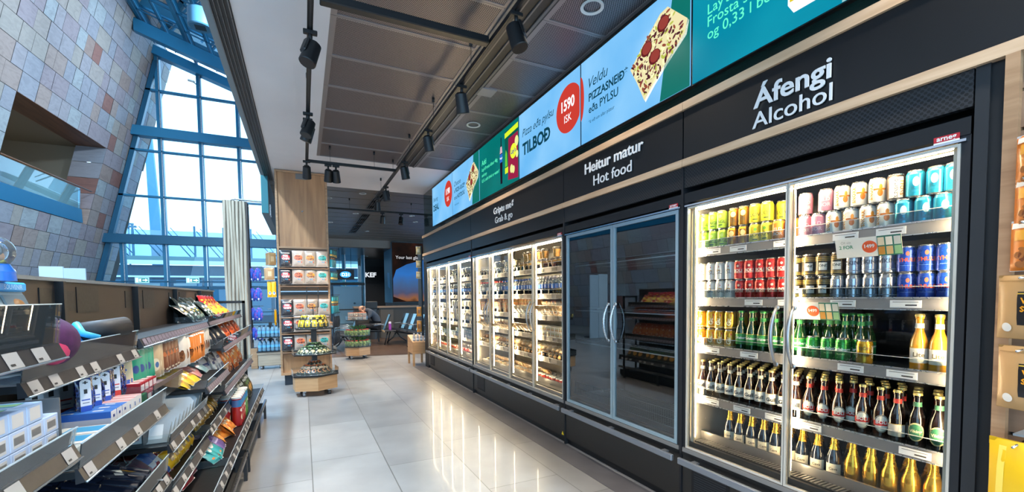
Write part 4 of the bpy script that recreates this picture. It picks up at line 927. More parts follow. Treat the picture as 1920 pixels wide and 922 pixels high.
# ------------------------------------------------------------------ packaging makers
def bag(name, w, h, t, base, decos=(), seam='#d8d8d8', rough=.32, wr=.5, bodym=None, res=12, flat=False):
    """sealed pillow pack, front facing +X, standing on z=0, centred on y=0"""
    m = MB(); bm_ = bodym or mat(base, rough, coat=.25); sd = rnd.uniform(0, 50)
    def X(y, z, s=1):
        u = max(-1, min(1, 2*y/w)); v = max(-1, min(1, (2*z/h-1)))
        p = max(0, 1-abs(u)**2.6)**.75 * max(0, 1-abs(v)**3.2)**.8
        n = noise.noise(Vector((y*22+sd, z*22, s*3.1)))*.10*wr + noise.noise(Vector((y*60+sd, z*45, s*3.1)))*.045*wr
        return s*(t/2*p*(1+2.2*n) + .0012)
    for s in (1, -1):
        vs = []; fs = []
        for i in range(res+1):
            for j in range(res+1):
                v = -1+2*i/res; u = -1+2*j/res; pin = 1-.05*(1-abs(v)**6)*0 - .035*math.cos(v*PI/2)*-1
                y = u*w/2*(1-.04*(1-v*v)); z = h*(v+1)/2; vs.append((X(y, z, s), y, z))
        for i in range(res):
            for j in range(res):
                a = i*(res+1)+j; f = (a, a+1, a+res+2, a+res+1); fs.append(f if s > 0 else f[::-1])
        m.add(vs, fs, bm_, True)
    sm = mat(seam, .3, .3) if isinstance(seam, str) else seam
    for z0, z1 in ((-.001, .012*h/.2), (h-.012*h/.2, h+.001)):
        m.box(-.0016, .0016, -w/2, w/2, z0, z1, sm)
    def surf(pts, c, e):
        cm = mat(c, rough, coat=.2) if isinstance(c, str) else c
        return [(X(y, z)+e, y, z) for y, z in pts], cm
    e = .0008
    for d in decos:
        k = d[0]; e += .0005
        if k == 'oval':
            _, cy, cz, ry, rz_, c = d; pts = [(cy*w, cz*h)] + [(cy*w+ry*w*math.cos(a), cz*h+rz_*h*math.sin(a)) for a in [2*PI*q/18 for q in range(18)]] + [(cy*w+ry*w*.5*math.cos(a), cz*h+rz_*h*.5*math.sin(a)) for a in [2*PI*q/18 for q in range(18)]]
            vs, cm = surf(pts, c, e); m.add(vs, [(0, 19+q, 19+(q+1) % 18) for q in range(18)] + [(19+q, 1+q, 1+(q+1) % 18, 19+(q+1) % 18) for q in range(18)], cm, True)
        elif k == 'rect':
            _, y0, y1, z0, z1, c = d; nn = 5; pts = [(w*(y0+(y1-y0)*j/nn), h*(z0+(z1-z0)*i/nn)) for i in range(nn+1) for j in range(nn+1)]
            vs, cm = surf(pts, c, e); m.add(vs, [(i*(nn+1)+j, i*(nn+1)+j+1, (i+1)*(nn+1)+j+1, (i+1)*(nn+1)+j) for i in range(nn) for j in range(nn)], cm, True)
        elif k == 'text':
            _, s_, size, cy, cz, c = d[:6]; v, f, x0, x1 = textdata(s_, .035, 0, 1); dx = -(x0+x1)/2
            vs, cm = surf([(cy*w+(p[0]+dx)*size, cz*h+p[1]*size) for p in v], c, e+.0012); m.add(vs, f, cm)
        elif k == 'blobs':
            _, n, cols, (ya, yb, za, zb), rad = d; q_ = random.Random(n*7+len(cols))
            for i in range(n):
                cy, cz, r_ = q_.uniform(ya, yb)*w, q_.uniform(za, zb)*h, q_.uniform(.6, 1.2)*rad; st = q_.uniform(.5, 1.2)
                vs, cm = surf([(cy+r_*math.cos(a), cz+st*r_*math.sin(a)) for a in [2*PI*g/9 for g in range(9)]], q_.choice(cols), e+i*2e-5); m.add(vs, [tuple(range(9))], cm)
    return P(name, m)
def carton(name, w, d, h, base, decos=()):
    """box with front facing +X: w along y, d along x"""
    m = MB(); m.box(-d/2, d/2, -w/2, w/2, 0, h, mat(base, .45), .0015)
    for k in decos:
        if k[0] == 'front': _, y0, y1, z0, z1, c = k; m.box(d/2, d/2+.0006, y0*w, y1*w, z0*h, z1*h, mat(c, .45))
        if k[0] == 'top': _, x0, x1, y0, y1, c = k; m.box(x0*d, x1*d, y0*w, y1*w, h, h+.0006, mat(c, .45))
        if k[0] == 'near': _, x0, x1, z0, z1, c = k; m.box(x0*d, x1*d, -w/2-.0006, -w/2, z0*h, z1*h, mat(c, .45))
        if k[0] == 'text': _, s_, size, y, z, c = k; m.text(s_, size, (d/2+.0012, y*w, z*h), (0, 1, 0), UZ, mat(c, .5), .03)
        if k[0] == 'ntext': _, s_, size, x, z, c = k; m.text(s_, size, (x*d, -w/2-.0012, z*h), (1, 0, 0), UZ, mat(c, .5), .03)
    return P(name, m)

# ------------------------------------------------------------------ long gondola on the left
GX = -.95; SHM = mat('#1c1c1e', .4, .2); RAILM = mat('#343336', .4, .3); BRN = noisy('dark bronze back panel', [(.3, '#2f2620'), (.7, '#3a2f28')], (1, 1, 1), .5, 3)
YB = [.60, 1.59, 2.53, 3.47, 4.41, 5.35, 6.20]
GON = empty('gondola_shelving', (GX, 3.4, 0), label='long black gondola of tilted snack shelves along the left of the aisle', cat='shelving')
for k, (a, b) in enumerate(zip(YB, YB[1:])):
    w = (b-a)/2; o = (a+b)/2 - 3.4
    m = MB(); m.box(-.03, .0, o-w+.006, o+w-.006, .1, 1.535, BRN); m.box(-.035, .012, o-w, o+w, 1.53, 1.545, mat('#7e8a92', .3, .5))
    m.box(0, .004, o-w+.02, o-w+.16, 1.40, 1.49, BLACK); m.box(0, .004, o-w+.18, o-w+.42, 1.39, 1.51, BLACK); m.box(0, .004, o+w-.14, o+w-.03, 1.40, 1.50, BLACK); m.obj('back_panel', GON)
    m = MB(); m.box(-.04, .03, o-w-.012, o-w+.012, 0, 1.53, SHM); m.obj('upright', GON)
    m = MB(); m.box(-.03, .40, o-w, o+w, .0, .12, SHM); m.box(.40, .43, o-w, o+w, .03, .12, SHM); m.obj('plinth', GON)
def gshelf(y0, y1, xf, z, tagc='white', lip=.06, tilt=0., railh=.034, seed=1, dark=True):
    t = GON; s_ = MB(); oy = t.location.y; ox = GX
    s_.box(.004, xf-ox, y0-oy+.004, y1-oy-.004, z-.022, z-.002, SHM); so = s_.obj('shelf', t)
    r_ = MB(); X = xf-ox
    r_.prism([(X, y0-oy+.004, z-railh-.004), (X+.022, y0-oy+.004, z-railh), (X+.006, y0-oy+.004, z+.006), (X, y0-oy+.004, z+.006)], (0, y1-y0-.008, 0), RAILM)
    r_.cyl((X+.024, y0-oy+.004, z-railh), (X+.024, y1-oy-.004, z-railh), .003, mat('#b9c3ca', .25, .7), 6); r_.obj('price_rail', so)
    g = MB(); rr = random.Random(seed); y = y0-oy+.03
    Z_ = lambda f: z-railh + f*(railh+.006)
    while y < y1-oy-.07:
        if tagc == 'white': L = .055; c = mat('#a5a29f', .5)
        else: L = .05; c = mat('#7d7380', .5)
        off = .0012
        g = MB() if tagc == 'white' else g
        g.add([(X+.0208+off, y, Z_(.08)), (X+.0208+off, y+L, Z_(.08)), (X+.0075+off, y+L, Z_(.92)), (X+.0075+off, y, Z_(.92))], [(0, 1, 2, 3)], c)
        g.add([(X+.0185+off*2, y+.008, Z_(.22)), (X+.0185+off*2, y+L*.45, Z_(.22)), (X+.0165+off*2, y+L*.45, Z_(.34)), (X+.0165+off*2, y+.008, Z_(.34))], [(0, 1, 2, 3)], INK)
        if tagc == 'white': g.obj('price_tag', so)
        y += rr.choice((.11, .17, .24)) if tagc == 'white' else .062
    if g.v and tagc != 'white': g.obj('price_tag_strip', so)
    if lip:
        l_ = MB(); l_.prism([(X+.006, y0-oy+.006, z+.004), (X+.009, y0-oy+.006, z+.004), (X+.018, y0-oy+.006, z+lip), (X+.015, y0-oy+.006, z+lip)], (0, y1-y0-.012, 0), ACRYL)
        l_.box(X+.0145, X+.0185, y0-oy+.006, y1-oy-.006, z+lip-.001, z+lip+.0015, mat('#b7c6ce', .2, .1))
        for yy in (y0-oy+.006, y1-oy-.009): l_.prism([(X-.20, yy, z+.002), (X+.006, yy, z+.002), (X+.018, yy, z+lip), (X-.20, yy, z+lip*.9)], (0, .003, 0), ACRYL)
        l_.obj('clear_riser', so)
    return so
gshelf(.62, 1.53, -.58, 1.335, lip=.105, seed=1)
gshelf(.62, 1.58, -.58, 1.055, lip=.05, seed=2)
gshelf(.62, 1.58, -.62, .80, lip=.05, seed=3)
gshelf(1.60, 2.51, -.69, 1.225, lip=.085, seed=4)
gshelf(1.60, 2.46, -.585, .975, lip=.075, seed=5)
gshelf(1.60, 2.51, -.60, .64, lip=.09, seed=6)
gshelf(2.55, 4.14, -.69, 1.262, tagc='mauve', lip=0, seed=7)
gshelf(4.16, 6.18, -.69, 1.262, tagc='mauve', lip=.05, seed=8)
gshelf(4.09, 6.18, -.59, 1.06, tagc='mauve', lip=.07, seed=9)
gshelf(3.21, 4.06, -.556, .90, tagc='mauve', lip=.05, seed=10)
gshelf(2.55, 3.46, -.60, .755, lip=.055, seed=11)
gshelf(4.09, 6.18, -.59, .715, tagc='mauve', lip=.05, seed=12)
gshelf(2.55, 3.46, -.60, .53, lip=.055, seed=13)
gshelf(3.50, 4.38, -.60, .565, lip=.04, seed=14)
gshelf(1.2, 3.40, -.485, .345, lip=.05, seed=15)
gshelf(3.40, 6.18, -.485, .345, lip=.05, seed=16)
# floor baskets under the base shelves and the bumper bar
bx_ = -.45-GX
for a, b in ((-1.8, .7), (.76, 2.75)):
    m = MB(); m.box(bx_-.012, bx_+.012, a, b, .17, .205, mat('#6b6a68', .25, .8), .004); m.obj('bumper_rail', GON)
for y in (-1.6, -.5, .62, .82, 1.8, 2.6): m = MB(); m.box(bx_-.10, bx_, y-.014, y+.014, .08, .19, DGREY); m.box(bx_-.012, bx_+.012, y-.02, y+.02, .0, .2, DGREY); m.obj('bumper_bracket', GON)
t = empty('display_end_panel', (-.80, 6.26, 0), label='black framed wire mesh panel closing the far end of the gondola', cat='panel')
m = MB(); m.box(-.15, -.12, -.012, .012, 0, 1.42, BLACK); m.box(.13, .16, -.012, .012, 0, 1.42, BLACK); m.box(-.15, .16, -.012, .012, 1.39, 1.42, BLACK); m.obj('frame', t)
m = MB()
for k in range(22): m.cyl((-.13+.0125*k, 0, .05), (-.13+.0125*k, 0, 1.40), .0012, mat('#8c8c88', .4, .6), 4)
for k in range(54): m.cyl((-.13, 0, .05+.025*k), (.14, 0, .05+.025*k), .0012, mat('#8c8c88', .4, .6), 4)
m.obj('wire_mesh', t)

# ------------------------------------------------------------------ snacks on it
def pile(node, pts, what, tail, cat, grp, ordn=True):
    n = len(pts)
    for i, p in enumerate(pts):
        x, y, z, rx, ry, rz = p
        lab = what + ((', ' + ORD[i] + ' from the near end, ') if (ordn and n > 1) else ', ') + tail
        put(node, (x, y, z), lab, cat, grp, rot=(rx, ry, rz))
U = rnd.uniform
# crisp bags, sitting tilted backwards in the top trays
K_blk = bag('crisp_bag', .15, .20, .05, '#1d2a26', [('blobs', 26, ['#dfe6e2', '#3a5a4a', '#8fa79a', '#c8a02c'], (-.4, .4, .1, .9), .012)])
K_red = bag('crisp_bag', .15, .20, .05, '#b31f28', [('blobs', 14, ['#f0e6d8', '#e8c23a', '#d8433a'], (-.4, .4, .1, .9), .016), ('oval', 0, .55, .25, .12, '#e9c53a')])
K_yel = bag('crisp_bag', .15, .20, .05, '#d9a82c', [('blobs', 10, ['#f3e9cf', '#c23a2c'], (-.4, .4, .1, .9), .015)])
G1 = 'snack bags on the gondola top shelf'
pile(K_blk, [(-.80+U(-.03, .03), 4.30+.115*i, 1.268, 0, -.75+U(-.1, .1), U(-.25, .25)) for i in range(8)], 'black and white crisp bag', 'front of top shelf', 'snack bag', G1)
pile(K_blk, [(-.87, 4.36+.15*i, 1.285, 0, -.45, U(-.2, .2)) for i in range(5)], 'black and white crisp bag', 'back of top shelf', 'snack bag', G1)
pile(K_red, [(-.80+U(-.03, .03), 5.24+.12*i, 1.268, 0, -.7+U(-.1, .1), U(-.25, .25)) for i in range(7)], 'red crisp bag', 'front of top shelf', 'snack bag', G1)
pile(K_red, [(-.87, 5.28+.15*i, 1.290, 0, -.30, U(-.2, .2)) for i in range(5)], 'red crisp bag', 'raised at back of top shelf', 'snack bag', G1)
pile(K_yel, [(-.735, 5.20+.3*i, 1.268, 0, -.9, U(-.2, .2)) for i in range(3)], 'yellow snack bag', 'leaning on top shelf riser', 'snack bag', G1)
K_nav = bag('nut_bag', .15, .21, .05, '#161b26', [('blobs', 12, ['#e8e2d8', '#b98a3a'], (-.4, .4, .25, .9), .012), ('oval', 0, .3, .22, .10, '#d9cdb8')])
K_org = bag('nut_bag', .15, .21, .05, '#d9602a', [('blobs', 12, ['#f0e2cc', '#8a2a1c', '#241a14'], (-.4, .4, .1, .9), .014)])
G2 = 'snack bags on the second far shelf'
pile(K_nav, [(-.69+U(-.02, .02), 4.2+.12*i, 1.066, 0, -.6+U(-.1, .1), U(-.25, .25)) for i in range(7)], 'navy black nut bag', 'front of second far shelf', 'snack bag', G2)
pile(K_nav, [(-.80, 4.24+.14*i, 1.075, 0, -.35, U(-.25, .25)) for i in range(6)], 'navy black nut bag', 'behind on second far shelf', 'snack bag', G2)
pile(K_org, [(-.69+U(-.02, .02), 5.06+.12*i, 1.066, 0, -.6+U(-.1, .1), U(-.25, .25)) for i in range(9)], 'orange nut bag', 'front of second far shelf', 'snack bag', G2)
pile(K_org, [(-.80, 5.1+.14*i, 1.075, 0, -.35, U(-.25, .25)) for i in range(7)], 'orange nut bag', 'behind on second far shelf', 'snack bag', G2)
K_blw = bag('corn_snack_bag', .15, .26, .055, '#e6e3e6', [('rect', -.45, .45, .1, .18, '#27357e'), ('rect', -.42, .3, .72, .82, '#27357e'), ('text', 'JUSK', .055, 0, .4, '#27357e'), ('oval', .1, .28, .2, .06, '#c98a9a')])
K_or2 = bag('crisp_bag', .15, .25, .055, '#d8641f', [('blobs', 12, ['#f2a83a', '#f5e2c4', '#a83318'], (-.4, .4, .1, .9), .018), ('oval', 0, .4, .3, .14, '#e88a2c')])
K_brn = bag('snack_bag', .15, .2, .05, '#6b4332', [('blobs', 14, ['#a8744e', '#d0a078'], (-.4, .4, .1, .9), .013)])
G3 = 'snack bags on the third far shelf'
pile(K_blw, [(-.66+U(-.02, .02), 4.24+.15*i, .722, 0, -.38+U(-.08, .08), U(-.2, .2)) for i in range(5)], 'white bag with dark blue lettering', 'front of third far shelf', 'snack bag', G3)
pile(K_or2, [(-.67+U(-.02, .02), 4.98+.13*i, .722, 0, -.40+U(-.08, .08), U(-.2, .2)) for i in range(9)], 'bright orange crisp bag', 'front of third far shelf', 'snack bag', G3)
pile(K_brn, [(-.80, 4.2+.15*i, .80, 0, -.8, U(-.3, .3)) for i in range(6)], 'brown snack bag', 'lying behind the blue lettered bags', 'snack bag', G3)
# base shelf, from the far end
K_grn = bag('tortilla_bag', .17, .24, .06, '#1d2b20', [('oval', .1, .35, .30, .18, '#dc9a3a'), ('oval', .14, .36, .2, .12, '#e8b35a'), ('rect', -.45, .45, .75, .86, '#dfe3dc'), ('oval', -.2, .62, .14, .07, '#4c7a3a')])
G4 = 'goods on the gondola base shelf'
pile(K_grn, [(-.575+U(-.02, .02), 5.02+.14*i, .352, 0, -.35+U(-.08, .08), U(-.2, .2)) for i in range(8)], 'black bag with orange tortilla chips', 'front of base shelf', 'snack bag', G4)
pile(K_grn, [(-.73, 5.06+.15*i, .36, 0, -.25, U(-.2, .2)) for i in range(6)], 'black bag with orange tortilla chips', 'behind on base shelf', 'snack bag', G4)
def tube_(base, top):
    m = MB(); m.lathe([(.037, 0), (.038, .004), (.038, .235)], mat(base, .35, coat=.3), 22); m.patch(.038, .165, .225, mat('#2c7fb5', .4), 0, PI*.99, seg=20); m.patch(.038, .05, .10, mat('#e8c9a0', .4), .2, .5, oval=True, off=.0006)
    m.patch(.038, .12, .150, mat('#f2ead8', .4), .1, .6, oval=True, off=.0006)
    l = MB(); l.lathe([(.0385, .235), (.0395, .237), (.0395, .248), (.036, .250), (0, .250)], mat(top, .3), 22, caps=False)
    return P('crisp_tube', m, [P('plastic_lid', l)])
T_red = tube_('#b5201f', '#dfe3e4'); T_grn = tube_('#4f8f3a', '#dfe3e4')
for r_, x, lab in ((0, -.545, 'front row'), (1, -.63, 'second row'), (2, -.715, 'third row')):
    for i in range(4): put(T_red, (x, 4.44+.085*i, .346), 'red crisp tube with blue band, %s from near end, %s' % (ORD[i], lab), 'crisp tube', 'crisp tubes on the base shelf', rz=U(-.4, .4))
    for i in range(2): put(T_grn, (x, 4.80+.085*i, .346), 'green crisp tube, %s from near end, %s' % (ORD[i], lab), 'crisp tube', 'crisp tubes on the base shelf', rz=U(-.4, .4))
K_ora = bag('candy_bag', .13, .17, .05, '#d98432', [('blobs', 10, ['#f4c56a', '#b85a1c', '#f6e7cc'], (-.4, .4, .1, .9), .014)])
K_pur = bag('candy_bag', .13, .17, .04, '#5d4a86', [('rect', -.4, .4, .4, .6, '#b7a9d0'), ('blobs', 6, ['#8a78b5'], (-.4, .4, .1, .9), .012)])
K_tea = bag('candy_bag', .13, .17, .04, '#2e9aa0', [('blobs', 8, ['#e8e2d8', '#d9783a', '#7fd0cc'], (-.4, .4, .1, .9), .014)])
K_mar = bag('candy_bag', .19, .27, .09, '#9c1c28', [('rect', -.32, .30, .40, .62, '#e4d4d0'), ('blobs', 10, ['#c43a40', '#7a1520'], (-.4, .4, .1, .9), .02), ('text', 'ÞRISTUR', .030, 0, .48, '#8a1c28')], rough=.2)
pile(K_ora, [(-.56+U(-.03, .03), 3.98+.085*i, .352, 0, -.9+U(-.2, .2), U(-.6, .6)) for i in range(5)], 'orange candy bag', 'front of base shelf', 'candy bag', G4)
pile(K_ora, [(-.67+U(-.03, .03), 3.96+.09*i, .385, 0, -.9+U(-.2, .2), U(-.6, .6)) for i in range(5)], 'orange candy bag', 'heaped behind on base shelf', 'candy bag', G4)
pile(K_pur, [(-.56+U(-.02, .02), 3.74+.07*i, .352, 0, -.9+U(-.1, .1), U(-.3, .3)) for i in range(3)], 'purple candy bag', 'front of base shelf', 'candy bag', G4)
pile(K_pur, [(-.67, 3.72+.08*i, .38, 0, -.9, U(-.3, .3)) for i in range(3)], 'purple candy bag', 'heaped behind on base shelf', 'candy bag', G4)
pile(K_tea, [(-.56+U(-.02, .02), 3.50+.08*i, .352, 0, -.9+U(-.1, .1), U(-.4, .4)) for i in range(3)], 'teal candy bag', 'front of base shelf', 'candy bag', G4)
pile(K_tea, [(-.67, 3.48+.08*i, .38, 0, -.9, U(-.4, .4)) for i in range(3)], 'teal candy bag', 'heaped behind on base shelf', 'candy bag', G4)
pile(K_mar, [(-.63+U(-.02, .02), 2.55+.13*i, .375, 0, -.55+U(-.15, .15), U(-.35, .35)) for i in range(7)], 'large glossy dark red candy bag', 'front of base shelf', 'candy bag', G4)
pile(K_mar, [(-.75, 2.62+.15*i, .40, 0, -.45, U(-.35, .35)) for i in range(5)], 'large glossy dark red candy bag', 'behind on base shelf', 'candy bag', G4)
# yellow and dark packets on the low middle shelves
K_mrs = bag('candy_packet', .14, .10, .045, '#e3b012', [('rect', -.30, .12, .30, .72, '#2a2416'), ('blobs', 4, ['#f6d95a'], (-.4, .4, .1, .9), .012)])
K_gol = bag('candy_packet', .12, .10, .04, '#a07a2a', [('blobs', 9, ['#d9b455', '#5a4318', '#e8dcc0'], (-.4, .4, .1, .9), .011)])
K_blu = bag('candy_packet', .14, .17, .04, '#2a62b8', [('rect', -.4, .4, .4, .6, '#d8e2f0'), ('blobs', 5, ['#5a90d8'], (-.4, .4, .1, .9), .012)])
K_vio = bag('candy_packet', .14, .17, .04, '#5a2444', [('rect', -.4, .4, .4, .55, '#8a5470')])
G5 = 'packets on the low middle shelves'
for j, x in enumerate((-.66, -.75)):
    pile(K_mrs, [(x, 2.95+.085*i, .535 + .035*j, 0, -.6, U(-.15, .15)) for i in range(6)], 'yellow candy packet', ('front', 'back')[j] + ' row over the red bags', 'candy packet', G5)
    pile(K_gol, [(x, 3.55+.09*i, .57 + .03*j, 0, -.7, U(-.3, .3)) for i in range(9)], 'gold wrapped candy packet', ('front', 'back')[j] + ' row of the low far shelf', 'candy packet', G5)
pile(K_blu, [(-.665, 2.74+.08*i, .535, 0, -.7, U(-.1, .1)) for i in range(2)], 'blue candy packet', 'beside the yellow packets', 'candy packet', G5)
pile(K_vio, [(-.665, 2.60+.07*i, .535, 0, -.7, U(-.1, .1)) for i in range(2)], 'dark violet candy packet', 'beside the blue packets', 'candy packet', G5)
# silver pouches standing in the clear bin
sp_ = MB(); sp_.prism([(-.11, 0, 0), (.11, 0, 0), (.12, 0, .10), (.10, 0, .125), (-.11, 0, .125)], (0, .018, 0), mat('#c2ccd2', .3, .4)); sp_.prism([(-.09, -.0006, .02), (.09, -.0006, .02), (.09, -.0006, .09), (-.09, -.0006, .09)], (0, .0005, 0), mat('#e2e9ed', .4, .1))
PCH = P('silver_pouch', sp_)
for i in range(10): put(PCH, (-.725, 2.62+.082*i, .757), 'flat silver pouch standing in clear bin, %s from the near end' % ORD[i], 'pouch', 'silver pouches in the clear bin', rot=(-.5, 0, U(-.04, .04)))
# clear tray with yellow, pink and teal layers
for k, (y, x, c, lab, sx_) in enumerate(((3.26, -.64, '#e2b51c', 'yellow sweets packet at tray front', 0), (3.38, -.64, '#dfae18', 'second yellow sweets packet in tray', 0), (3.50, -.64, '#e8c02a', 'third yellow sweets packet in tray', 0), (3.60, -.70, '#a66a6a', 'dull pink sweets packet in tray', 0), (3.72, -.66, '#b87a78', 'rosy sweets packet in tray', 0), (3.84, -.70, '#8f5f66', 'mauve sweets packet in tray', 0), (3.95, -.66, '#6e8f98', 'grey teal packet at tray back', 0))):
    put(bag('sweets_packet', .115, .15, .035, c, [('blobs', 6, ['#f4e6b0', '#d07a4a'] if k < 3 else ['#c9a0a0', '#8a9aa0'], (-.4, .4, .15, .85), .012)]), (x, y, .905), lab + ', above silver pouches', 'candy packet', 'sweets packets in the clear tray', rot=(0, -1.05, U(-.2, .2)), scale=1.25)
# red and green boxes of sweets in the raised tray
t = empty('raised_tray', (-.73, 2.59, .99), label='clear raised tray holding red sweets boxes beside the white toothpaste-like boxes', cat='tray')
m = MB(); m.box(-.14, .12, -.25, .25, 0, .006, ACRYL); m.obj('base', t)
m = MB(); m.prism([(.13, -.25, .0), (.133, -.25, .0), (.145, -.25, .09), (.142, -.25, .09)], (0, .50, 0), ACRYL); m.box(.141, .146, -.25, .25, .07, .09, mat('#5a4a48', .3, .3)); m.obj('clear_riser', t)
for k in (-1, 1): m = MB(); m.box(-.14, .14, k*.25-.002, k*.25+.002, .0, .09, ACRYL); m.obj('side_plate', t)
SB1 = carton('sweets_box', .055, .20, .045, '#a3182a', [('top', -.45, .45, -.35, .35, '#d9c9cc'), ('front', -.4, .4, .2, .8, '#e9dcdc')]); SB2 = carton('sweets_box', .055, .20, .045, '#1f6b3a', [('top', -.45, .2, -.35, .35, '#cfe0d2')])
SB3 = carton('sweets_box', .07, .20, .04, '#8f8490', [('top', -.45, .4, -.35, .35, '#a99aa6')]); SB4 = carton('sweets_box', .08, .18, .04, '#9fb39f')
for i in range(5): put(SB1 if i > 1 else SB2, (-.74, 2.375+.058*i, .99 + .0), ('%s sweets box lying in the raised tray, %s along' % ('red' if i > 1 else 'green', ORD[i])), 'sweets box', 'sweets boxes in the raised tray')
for i in range(4): put(SB1, (-.75, 2.44+.058*i, 1.037), 'red sweets box on the upper layer of the raised tray, %s along' % ORD[i], 'sweets box', 'sweets boxes in the raised tray')
for i in range(3): put(SB3, (-.75, 2.68+.072*i, .99), 'mauve sweets box in the raised tray, %s along' % ORD[i], 'sweets box', 'sweets boxes in the raised tray')
# hanging pouches under the long top rail
K_tgr = bag('hanging_pouch', .10, .155, .022, '#1f8a6a', [('rect', -.42, .42, .1, .85, '#2c9c7c'), ('oval', .15, .45, .18, .12, '#2a4a8a')], seam='#cfe0da')
K_bei = bag('hanging_pouch', .10, .165, .03, '#c9ab86', [('oval', 0, .4, .3, .2, '#e8d8b8'), ('oval', .1, .4, .12, .09, '#4a6a98')])
K_bro = bag('hanging_pouch', .11, .16, .035, '#7a4630', [('blobs', 12, ['#b5623a', '#e0c8a8', '#4a2418'], (-.4, .4, .1, .9), .012)])
K_orw = bag('hanging_pouch', .14, .19, .04, '#d8782a', [('rect', -.42, .2, .55, .85, '#efe6da'), ('oval', .05, .34, .28, .17, '#8a4a22'), ('blobs', 8, ['#5a2e18', '#c98a4a'], (-.25, .3, .2, .48), .014), ('rect', -.45, .45, .90, .96, '#f2e8dc')])
K_ow2 = bag('hanging_pouch', .13, .19, .04, '#d9cfc4', [('rect', -.45, -.2, .05, .95, '#d8782a'), ('oval', .1, .35, .26, .17, '#8a5a3a'), ('blobs', 6, ['#5a2e18'], (-.1, .3, .2, .48), .014)])
GH = 'pouches hanging under the long top rail'
def hang(node, ys, what, tail, x=-.705, ztop=1.20, h=.155, rz0=-.55, cat='hanging pouch', grp=GH, pj=.0):
    for i, y in enumerate(ys):
        put(node, (x+U(-.006, .006), y, ztop-h), what + (', %s from the near end, ' % ORD[i] if len(ys) > 1 else ', ') + tail, cat, grp, rot=(0, U(-.08, .02), rz0+U(-.08, .08)))
hang(K_tgr, [2.52+.042*i for i in range(6)], 'green hanging pouch', 'under the long rail', h=.155, ztop=1.215)
hang(K_bei, [2.79+.045*i for i in range(3)], 'beige hanging pouch', 'beside the green pouches', h=.165, ztop=1.215)
hang(K_bro, [2.94+.065*i for i in range(5)], 'brown hanging pouch', 'mid rail', h=.16, ztop=1.21)
hang(K_ow2, [3.27+.055*i for i in range(3)], 'pale hanging pouch with orange edge', 'under the rail', h=.19, ztop=1.22)
hang(K_orw, [3.46+.075*i for i in range(5)], 'orange and white cookie pouch', 'under the rail', h=.19, ztop=1.22, x=-.70, rz0=-.7)
hang(K_ow2, [3.86+.07*i for i in range(4)], 'pale hanging pouch', 'at the far rail end', h=.19, ztop=1.22)
SPK = noisy('sparkly blue beads', [(.35, '#0c1020'), (.5, '#1a2a5a'), (.58, '#3a5ab0'), (.66, '#0f1426'), (.8, '#c8cfe0')], (1, 1, 1), .15, 2, coat=.5, nscale=60)
K_key = bag('keyring_pack', .06, .13, .03, '#10141f', bodym=SPK, wr=1.)
hang(K_key, [2.06+.042*i for i in range(9)], 'dark glittery keyring pack', 'under the upper shelf', x=-.715, ztop=1.17, h=.13, cat='keyring', grp='glittery keyring packs')
K_ivo = bag('keyring_pack', .05, .14, .02, '#d9c9a4', [('blobs', 5, ['#8a7a5a', '#3a5ab0'], (-.3, .3, .1, .9), .01)])
hang(K_ivo, [2.44, 2.475], 'ivory keyring pack', 'between dark and green packs', x=-.71, ztop=1.18, h=.14, cat='keyring', grp='glittery keyring packs')
# white hang-tab cartons with blue feet
hb = MB(); hb.box(-.001, .001, -.026, .026, 0, .165, mat('#e6e3e4', .5)); hb.lathe([(.026, -.001), (.026, .001)], mat('#e6e3e4', .5), 20, c=(0, 0, 0)) if False else None
hb.prism([(-.001, .026*math.cos(a), .165+.018*math.sin(a)) for a in [PI*q/10 for q in range(11)]], (.002, 0, 0), mat('#e6e3e4', .5))
hb.box(.001, .0016, -.026, .026, 0, .03, mat('#2a4fa8', .5)); hb.box(.001, .0016, -.020, .020, .062, .068, mat('#2a4fa8', .5)); hb.box(.001, .0018, -.008, .008, .10, .125, INK); hb.box(.001, .0018, -.012, .012, .160, .166, INK); hb.box(.001, .0018, -.004, .004, .155, .172, INK)
hb.box(.001, .0016, -.016, .016, .045, .05, mat('#7b7d88', .5))
HT = P('hang_tab_carton', hb)
for i in range(3): put(HT, (-.70, 2.03+.085*i, 1.058), 'white hang-tab carton with blue foot, %s from the near end' % ORD[i], 'carton', 'white hang-tab cartons', rz=-.75, scale=.62)
hb2 = MB(); hb2.v, hb2.f, hb2.mi, hb2.sm = list(hb.v), list(hb.f), list(hb.mi), list(hb.sm); RDM = mat('#c23a34', .5); hb2.mats = [RDM if x is mat('#2a4fa8', .5) else x for x in hb.mats]
HT2 = P('hang_tab_carton', hb2)
for i in range(1): put(HT2, (-.70, 2.30+.07*i, 1.058), 'white hang-tab carton with a red line, beside the blue ones', 'carton', 'white hang-tab cartons', rz=-.75, scale=.7)
for i in range(5): put(HT if i % 2 else HT2, (-.86, 2.1+.11*i, .99), 'hang-tab carton in the dim back row, %s from the near end' % ORD[i], 'carton', 'white hang-tab cartons', rz=-.6)
BX1 = carton('tall_carton', .052, .15, .08, '#dcdadd', [('top', -.5, .5, -.5, .5, '#3572c4'), ('top', -.4, -.2, -.3, .0, '#e8ecf4'), ('top', .1, .3, 0, .3, '#e8ecf4'), ('near', -.5, .5, .72, 1, '#2a5aa8'), ('near', -.5, .5, .0, .72, '#b9b7c0'), ('front', -.2, .2, .1, .35, '#8a93b5'), ('front', -.12, .12, .7, .82, '#27357e')])
BX2 = carton('tall_carton', .052, .15, .08, '#e2dfde', [('top', -.5, .5, -.5, .5, '#d9c3c4'), ('top', -.5, .5, -.1, .2, '#c24a50'), ('front', -.2, .2, .1, .35, '#c9b0a0'), ('front', -.1, .1, .6, .8, '#6f88b8')])
